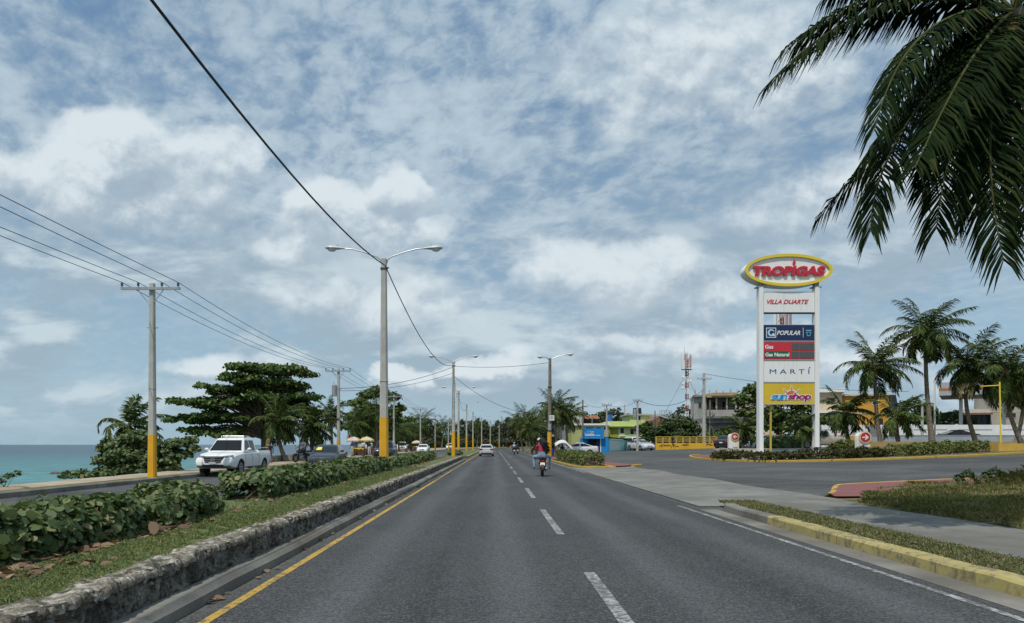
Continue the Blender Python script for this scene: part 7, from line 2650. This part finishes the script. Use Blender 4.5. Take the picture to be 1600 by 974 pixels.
def person(label, loc, rz, top, bottom, pose=None, group=None, hair='short', hat=None, sc=1.0, sleeves=False, cat='person'):
    J = dict(STAND)
    J.update(pose or {})
    names = list(J)
    idx = {n: i for i, n in enumerate(names)}
    me = bpy.data.meshes.new('person')
    me.from_pydata([J[n][:3] for n in names], [(idx[a], idx[b]) for a, b, _ in BONES], [])
    tmp = bpy.data.objects.new('tmp_body', me)
    C.objects.link(tmp)
    m = tmp.modifiers.new('skin', 'SKIN')
    m.use_smooth_shade = True
    for i, n in enumerate(names):
        r = J[n][3]
        me.skin_vertices[0].data[i].radius = (r * (1.25 if n in ('chest', 'pelvis', 'waist') else 1), r * (.80 if n in ('chest', 'pelvis', 'waist') else 1))
        me.skin_vertices[0].data[i].use_root = (n == 'pelvis')
    s = tmp.modifiers.new('sub', 'SUBSURF')
    s.levels = 1
    s.render_levels = 1
    bm_ = evalmesh(tmp)
    bpy.data.objects.remove(tmp)
    mats = {'s': SKIN, 't': top, 'b': bottom, 'f': SHOE}
    key = ['s', 't', 'b', 'f']
    bm_.materials.clear()
    for k in key:
        bm_.materials.append(mats[k])
    segs = [(np.array(J[a][:3]), np.array(J[b][:3]), key.index('t' if (sleeves and a in ('ell', 'elr')) else c)) for a, b, c in BONES]
    for p in bm_.polygons:
        c = np.array(p.center)
        best, bi = 9, 0
        for a, b, k in segs:
            ab = b - a
            u = np.clip((c - a) @ ab / (ab @ ab), 0, 1)
            d = np.linalg.norm(c - a - ab * u)
            if d < best:
                best, bi = d, k
        p.material_index = bi
        p.use_smooth = True
    # hands, nose and ears joined into the same mesh
    mb = MB()
    for e, w in (('ell', 'wrl'), ('elr', 'wrr')):
        a, b = Vector(J[e][:3]), Vector(J[w][:3])
        d = (b - a).normalized()
        side = d.cross(Vector((0, 0, 1)) if abs(d.z) < .9 else Vector((0, 1, 0))).normalized()
        up = side.cross(d)
        mb.tube([b - d * .03, b + d * .03, b + d * .085], [.026, .034, .03], 7)
        for k, (o, l) in enumerate([(-.027, .062), (-.009, .075), (.009, .07), (.026, .052)]):
            q = b + d * .075 + side * o
            mb.tube([q, q + d * l * .55 - up * .012, q + d * l * .9 - up * .04], [.0095, .009, .006], 5)
        q = b + d * .03 - side * .03
        mb.tube([q, q + d * .03 - side * .025, q + d * .06 - side * .03 - up * .01], [.011, .010, .007], 5)
    h = Vector(J['head'][:3])
    f = Vector((0, 1, 0))
    mb.tube([h + f * .085 + Vector((0, 0, .02)), h + f * .115 + Vector((0, 0, -.02)), h + f * .085 + Vector((0, 0, -.03))], [.008, .016, .01], 6)
    for sgn in (-1, 1):
        mb.ball((h.x + sgn * .092, h.y + .0, h.z), (.012, .025, .034), 6, 5)
    mb.bx(h.x - .025, h.x + .025, h.y + .078, h.y + .092, h.z - .062, h.z - .054)
    hm = mb.mesh('tmp_hands', SKIN, True, 80)
    bm2 = bmesh.new()
    bm2.from_mesh(bm_)
    n0 = len(bm2.faces)
    bm2.from_mesh(hm)
    bm2.faces.ensure_lookup_table()
    for fc in bm2.faces[n0:]:
        fc.material_index = 0
        fc.smooth = True
    bm2.to_mesh(bm_)
    bm2.free()
    t = thing('person', label, cat, loc, rz, group, sc)
    bm_.name = 'body'
    link(bpy.data.objects.new('body', bm_), t)
    mb = MB()
    for sgn in (-1, 1):
        mb.ball((h.x + sgn * .033, h.y + .083, h.z + .012), (.012, .01, .009), 6, 4)
    mb.build('eyes', HAIR, t)
    if hair == 'short':
        mb = MB()
        mb.ball((h.x, h.y - .018, h.z + .045), (.103, .108, .092), 12, 8)
        mb.build('hair', HAIR, t, True, 80)
    elif hair == 'long':
        rng = np.random.default_rng(3)
        mb = MB()
        mb.ball((h.x, h.y - .02, h.z + .03), (.118, .122, .12), 12, 8)
        for i in range(95):
            a = rng.uniform(math.pi * .95, math.pi * 2.05)
            b0 = Vector((h.x + .10 * math.cos(a), h.y - .02 + .10 * math.sin(a), h.z + rng.uniform(-.04, .09)))
            w = rng.uniform(.5, 1.25)
            ln_ = rng.uniform(.26, .60)
            p1 = b0 + Vector((.05 * w, -.05, -ln_ * .35))
            p2 = b0 + Vector((.13 * w + .04, -.08 - .04 * rng.uniform(), -ln_ * .72))
            p3 = b0 + Vector((.24 * w, -.06 + .06 * rng.uniform(-1, 1), -ln_ * .98))
            mb.tube([b0, p1, p2, p3], [.026, .028, .020, .004], 5)
        mb.build('hair', HAIR, t, True, 80)
    if hat is not None:
        mb = MB()
        mb.ball((h.x, h.y - .005, h.z + .065), (.115, .125, .085), 12, 7)
        mb.slab([(h.x + .10 * math.cos(a), h.y + .09 + .10 * math.sin(a)) for a in np.linspace(-.2, math.pi + .2, 10)], h.z + .05, h.z + .065)
        mb.build('cap', hat, t, True, 60)
    return t


def motorcycle(label, loc, rz, colour, group=None, name='motorcycle'):
    t = thing(name, label, 'motorcycle', loc, rz, group)
    for y, r in ((.62, .29), (-.62, .29)):
        mb = MB()
        n, m = 26, 8
        rt = .052
        rings = []
        for k in range(n):
            a = 2 * math.pi * k / n
            rings.append([((rt * (1.15 if y < 0 else .95)) * math.cos(b), y + (r - rt + rt * math.sin(b)) * math.cos(a), r + (r - rt + rt * math.sin(b)) * math.sin(a)) for b in np.linspace(0, 2 * math.pi, m, endpoint=False)])
        rings.append(rings[0])
        mb.loft(rings, cap=False)
        w = mb.build('wheel', TYRE, t, True, 60)
        mb = MB()
        for k in range(8):
            a = math.pi * k / 4
            mb.cyl((0, y, r), (0, y + (r - .09) * math.cos(a), r + (r - .09) * math.sin(a)), .008, None, 5)
        mb.cyl((-.06, y, r), (.06, y, r), .045, None, 10)
        mb.build('rim', RIM, w)
        mb = MB()
        rings = []
        for a in np.linspace(R(20 if y > 0 else 50), R(160 if y > 0 else 175), 9):
            rings.append([(sx_, y + (r + .045) * math.cos(a), r + (r + .045) * math.sin(a) + dz) for sx_, dz in ((-.065, -.03), (-.05, .0), (.05, .0), (.065, -.03))])
        mb.loft(rings, cap=False, closed=False)
        mb.build('mudguard', colour, t)
    mb = MB()
    mb.tube([(0, .42, .82), (0, .1, .45), (0, -.25, .40), (0, -.45, .55), (0, -.62, .72)], .028, 7)
    for s in (-1, 1):
        mb.tube([(s * .09, .62, .29), (s * .08, .44, .80)], .022, 6)
        mb.tube([(s * .09, -.62, .29), (s * .11, -.42, .72)], .026, 7)
        mb.tube([(s * .07, -.1, .40), (s * .06, -.62, .29)], .018, 6)
        mb.tube([(0, .40, .86), (s * .18, .40, .98), (s * .34, .30, 1.0)], .014, 6)
        mb.tube([(s * .05, -.12, .33), (s * .26, -.12, .30)], .014, 6)
        mb.tube([(s * .05, -.40, .36), (s * .27, -.42, .34)], .014, 6)
    mb.build('frame', DARKST, t, True, 60)
    mb = MB()
    mb.ball((0, .0, .38), (.13, .20, .16), 10, 7)
    mb.bx(-.07, .07, -.10, .10, .22, .34)
    mb.build('engine', STEEL, t, True, 50)
    mb = MB()
    mb.ball((0, .18, .72), (.13, .25, .12), 12, 8)
    mb.build('tank', colour, t, True, 80)
    mb = MB()
    mb.loft([[(w * math.cos(a), y, z + .055 * math.sin(a)) for a in np.linspace(0, 2 * math.pi, 12, endpoint=False)] for y, z, w in ((.08, .74, .06), (0, .745, .10), (-.3, .76, .12), (-.6, .79, .11), (-.72, .80, .05))])
    mb.build('seat', BLACKP, t, True, 70)
    for s in (-1, 1):
        mb = MB()
        mb.ball((s * .12, -.38, .60), (.05, .20, .10), 10, 6)
        mb.build('side_cover', colour, t, True, 80)
        mb = MB()
        mb.ball((s * .18, -.74, .66), (.035, .035, .035), 8, 5)
        mb.build('indicator', mat('indicator_amber', (.6, .25, .03), .3), t, True)
        mb = MB()
        mb.tube([(s * .26, .34, 1.0), (s * .30, .34, 1.14)], .008, 5)
        mb.ball((s * .31, .33, 1.18), (.05, .015, .035), 8, 5)
        mb.build('mirror', BLACKP, t, True)
    mb = MB()
    mb.tube([(.12, .08, .30), (.14, -.1, .24), (.15, -.5, .30), (.16, -.82, .38)], [.022, .022, .045, .04], 8)
    mb.build('exhaust', CHROME, t, True, 60)
    mb = MB()
    mb.ball((0, .50, .86), (.09, .08, .09), 10, 6)
    mb.build('headlight', HEADL, t, True)
    mb = MB()
    mb.box((0, -.80, .70), (.14, .06, .07))
    mb.build('taillight', TAILL, t)
    mb = MB()
    mb.box((0, -.835, .56), (.20, .012, .13), 0, R(-12))
    mb.build('number_plate', PLATE, t)
    return t


def ride(seat, y, lean, spread, armr, foot, bend=0.0):
    """pose of somebody astride: seat height, place along the bike, forward lean, knee spread"""
    P = {}
    z = seat + .09
    P['pelvis'] = (0, y, z, .135)
    P['waist'] = (0, y + lean * .25, z + .16, .118)
    P['chest'] = (0, y + lean * .6, z + .36, .145)
    P['neck'] = (0, y + lean * .85, z + .545, .052)
    P['head'] = (0, y + lean * .95 + .02, z + .665, .092)
    P['crown'] = (0, y + lean * .95 + .01, z + .75, .075)
    for s, q in ((-1, 'l'), (1, 'r')):
        P['sh' + q] = (s * .18, y + lean * .7, z + .47, .060)
        P['el' + q] = (s * armr[0], y + armr[1], z + armr[2], .042)
        P['wr' + q] = (s * armr[3], y + armr[4], z + armr[5], .028)
        P['hi' + q] = (s * .11, y + .02, z - .03, .112)
        P['kn' + q] = (s * spread, y + .40, z - .06, .074)
        P['an' + q] = (s * (spread * .90), y + .22, foot + .05, .040)
        P['to' + q] = (s * (spread * .95), y + .37, foot, .036)
    return P


bx_, by_ = wx(848.5, 33.5), 34.2
RG = 'riders on the nearest motorcycle'
motorcycle('dark red motorcycle carrying two people in the right lane just ahead', (bx_, by_, 0), R(-2), mat('bike_red', (.05, .008, .012), .3, .1, coat=.4))
person('woman passenger in red top and pale jeans, long black hair blowing to the right', (bx_ - .01, by_ - .02, 0), R(-2), REDTOP, JEANS,
       ride(.82, -.42, .12, .37, (.30, .20, .26, .22, .48, .16), .34), RG, 'long')
person('motorcycle driver in dark clothes and white cap, seated in front of the passenger', (bx_ - .10, by_ + .04, 0), R(-2), CDARK, mat('cloth_khaki', (.16, .13, .09), .9),
       ride(.80, .02, .20, .26, (.36, .26, .18, .33, .36, .14), .32), RG, 'short', CWHITE)
b2x, b2y = wx(803.5, 108), 108
motorcycle('far motorcycle ahead beside the lane line', (b2x, b2y, 0), 0, PBLACK, 'far motorcycles ahead')
person('far motorcycle rider in a pale blue shirt and helmet', (b2x, b2y, 0), 0, mat('cloth_pale', (.38, .42, .50), .9), CDARK, ride(.80, -.15, .15, .27, (.34, .3, .2, .32, .5, .14), .33), 'far motorcycle riders', 'short', CWHITE)
b3x, b3y = wx(809, 113), 114
motorcycle('second far motorcycle, to the right of the other', (b3x, b3y, 0), 0, PBLACK, 'far motorcycles ahead')
person('far motorcycle rider in dark clothes to the right of the pale shirted one', (b3x, b3y, 0), 0, CDARK, CDARK, ride(.80, -.15, .15, .27, (.34, .3, .2, .32, .5, .14), .33), 'far motorcycle riders', 'short')

WALK = {'knl': (-.10, .16, .50, .056), 'anl': (-.10, .22, .10, .038), 'tol': (-.10, .37, .05, .034), 'knr': (.10, -.02, .49, .056), 'anr': (.10, -.26, .13, .038), 'tor': (.10, -.15, .04, .034), 'wrl': (-.25, -.14, .92, .028), 'elr': (.24, .05, 1.12, .042), 'wrr': (.25, .24, .95, .028)}
person('walker in a dark top and pinkish trousers on the coast path behind the white pickup', (wx(422, 50), 50, .16), R(20), CDARK, CPINK, WALK, None, 'short', None, .82)
person('person in dark clothes walking along the street in front of the yellow railing wall', (wx(1051, 97), 97, .88), R(-80), CDARK, CDARK, WALK, None, 'short', None, 1.0)

# stalls under umbrellas by the sea
VS = 'umbrella stalls by the sea'


def umbrella(label, loc, r, h, cols):
    t = thing('umbrella', label, 'umbrella', loc, 0, VS)
    mb = MB()
    mb.cyl((0, 0, -.05), (0, 0, h + .1), .022, None, 6)
    mb.build('pole', STEEL, t)
    mb = MB()
    n = 8
    for k in range(n):
        mb.cur = k % 2
        a0, a1 = 2 * math.pi * k / n, 2 * math.pi * (k + 1) / n
        p = [(0, 0, h), (r * .55 * math.cos(a0), r * .55 * math.sin(a0), h - .14), (r * .55 * math.cos(a1), r * .55 * math.sin(a1), h - .14), (r * math.cos(a0), r * math.sin(a0), h - .42), (r * math.cos(a1), r * math.sin(a1), h - .42),
             (r * .99 * math.cos(a0), r * .99 * math.sin(a0), h - .56), (r * .99 * math.cos(a1), r * .99 * math.sin(a1), h - .56)]
        q = [(x, y, z - .015) for x, y, z in p]
        mb.add(p + q, [(0, 1, 2), (1, 3, 4, 2), (3, 5, 6, 4), (9, 8, 7), (9, 11, 10, 8), (11, 13, 12, 10)])
    mb.build('canopy', cols, t)
    return t


UC = mat('umbrella_cream', (.55, .50, .40), .85, .05)
UP = mat('umbrella_peach', (.52, .36, .26), .85, .05)
UY = mat('umbrella_yellow', (.60, .48, .10), .85, .05)
Yv_ = 84.0
umbrella('cream and peach stall umbrella, left of the pair', (wx(553, Yv_), Yv_, .15), .85, wz(682.5, Yv_) - .15, [UC, UP])
umbrella('yellow and cream stall umbrella, right of the pair', (wx(573, Yv_ + 1), Yv_ + 1, .15), .85, wz(682.3, Yv_ + 1) - .15, [UC, UY])
umbrella('small cream umbrella far along the path beside the white sedan', (wx(651, 138), 138, .15), .95, wz(688.3, 138) - .15, [UC, UC])


def cart(label, loc, crate, fruit):
    t = thing('fruit_cart', label, 'cart', loc, 0, 'fruit carts under the umbrellas')
    mb = MB()
    mb.bx(-.65, .65, -.35, .35, .55, .62)
    for x in (-.62, .62):
        for y in (-.32, .32):
            mb.bx(x - .025, x + .025, y - .025, y + .025, .0, .55)
    mb.build('table', mat('cart_wood', (.14, .08, .04), .8, .2), t)
    mb = MB()
    mb.bx(-.66, .66, -.38, -.352, .1, .72)
    mb.build('front_panel', crate, t)
    rng = np.random.default_rng(4)
    mb = MB()
    for i in range(46):
        mb.ball((rng.uniform(-.58, .58), rng.uniform(-.3, .3), .70 + rng.uniform(0, .14)), (.075, .075, .08), 7, 5)
    o = mb.build('fruit', fruit, t, True, 80)
    o['kind'] = 'stuff'
    mb = MB()
    for s in (-1, 1):
        n = 16
        mb.loft([[(s * .5 + xx, .2 + q * math.cos(a), .22 + q * math.sin(a)) for a in np.linspace(0, 6.283, n, endpoint=False)] for q, xx in ((.16, -.03), (.22, -.03), (.22, .03), (.16, .03))])
    mb.build('wheels', TYRE, t)
    return t


cart('fruit cart heaped with yellow fruit beside the vendor in blue', (wx(560, 82), 82, .15), mat('crate_dark', (.06, .045, .03), .8, .3), mat('fruit_yellow', (.62, .42, .04), .5, .25, 6))
cart('fruit cart with red fruit under the right umbrella', (wx(575, 84), 84, .15), mat('crate_brown', (.10, .05, .03), .8, .3), mat('fruit_red', (.40, .06, .03), .5, .25, 6))
cart('small cart under the far cream umbrella', (wx(650, 137), 137, .15), mat('crate_brown', (.10, .05, .03), .8, .3), mat('fruit_orange', (.50, .20, .04), .5, .25, 6))
person('vendor in a blue shirt, white cap and cream trousers beside the fruit cart', (wx(550.5, 81), 81, .16), R(150), CBLUE, CCREAM, None, 'vendors by the umbrellas', 'short', CWHITE)
person('vendor in a white shirt standing between the two umbrellas', (wx(567, 83), 83, .16), R(170), CWHITE, CDARK, None, 'vendors by the umbrellas', 'short', None, .98)
person('vendor in dark clothes half hidden by the dark off road car', (wx(577, 82), 82, .16), R(200), CDARK, CWHITE, None, 'vendors by the umbrellas', 'short', None, .96)
for i, (px, py) in enumerate([(560.5, 692), (564, 694), (569, 691.5), (572, 695), (580, 692)]):
    z = wz(py, 83.5)
    mb = MB()
    mb.ball((0, 0, -.28), (.16, .08, .26), 8, 6)
    mb.tube([(0, 0, -.06), (0, 0, .14)], .008, 4)
    o = mb.build('hanging_bag', CWHITE, None, True)
    o.location = (wx(px, 83.6), 83.6, z)
    tag(o, 'white plastic bag of goods hanging under the stall umbrellas', 'bag', 'bags hanging under the umbrellas')
motorcycle('dark motorcycle parked on the coast path behind the dark grey sedan', (wx(472, 54), 54, .16), R(150), PBLACK)
motorcycle('dark motorcycle parked off the road by the white car under the low palm', (wx(639, 132), 132, .16), R(60), PBLACK)
person('person in grey sitting on the parked motorcycle behind the dark grey sedan', (wx(472, 54), 54, .16), R(150), mat('cloth_grey', (.14, .15, .17), .9), CDARK, ride(.80, -.2, .1, .26, (.3, .22, .2, .28, .45, .12), .32), None, 'short')

# sheet covered stall by the grey pole
t = thing('covered_stall', 'roadside stall under a white sheet with a blue drum, behind the grey pole', 'stall', (wx(880, 82), 82, .15))
mb = MB()
n = 9
rings = []
for i in range(n):
    u = i / (n - 1)
    x = -.9 + 1.9 * u
    z = 1.35 + .38 * math.sin(math.pi * min(1, u * 1.15)) - .55 * max(0, u - .6) * 1.6
    rings.append([(x, -.6, z - .25), (x, -.2, z), (x, .4, z + .05), (x, .9, z - .2), (x, .9, z - .23), (x, .4, z + .02), (x, -.2, z - .03), (x, -.6, z - .28)])
mb.loft(rings)
mb.build('sheet', CWHITE, t, True, 80)
mb = MB()
for x, y in ((-.85, -.5), (.9, -.5), (-.85, .8), (.9, .8)):
    mb.cyl((x, y, -.1), (x, y, 1.15), .03, None, 6)
mb.bx(-.8, .85, -.3, .6, .55, .62)
mb.build('stand', mat('stall_wood', (.10, .07, .05), .8), t)
mb = MB()
mb.cyl((-1.3, -.2, -.05), (-1.3, -.2, .85), .30, .30, 14)
mb.build('drum', mat('drum_blue', (.02, .07, .25), .5), t, True)
person('person in dark clothes seated behind the white sheet stall by the grey pole', (wx(879, 83), 83, .15), R(160), CDARK, CDARK, ride(.45, 0, .08, .14, (.26, .15, .2, .2, .35, .08), .05), None, 'short')
# small dome-topped wall lamp? a terracotta finial on the shack's far corner
wl3 = thing('stone_wall', 'low rough stone wall along the cliff edge of the coast path', 'wall', (-15.7, 60, .12))
for sgm in [(44.5, 58.5), (60.5, 88)]:
    mb = MB()
    y = sgm[0]
    while y < sgm[1]:
        l = random.uniform(.5, .9)
        c = coast(y) + .32
        mb.box((c + 15.7 + random.uniform(-.03, .03), y + l / 2 - 60, .22), (.34 + random.uniform(0, .08), l * .97, .50 + random.uniform(-.08, .06)), random.uniform(-.05, .05))
        y += l
    mb.build('stones', mat('cliff_wall', (.22, .19, .15), .95, .35, 2.5, .5, 12), wl3)
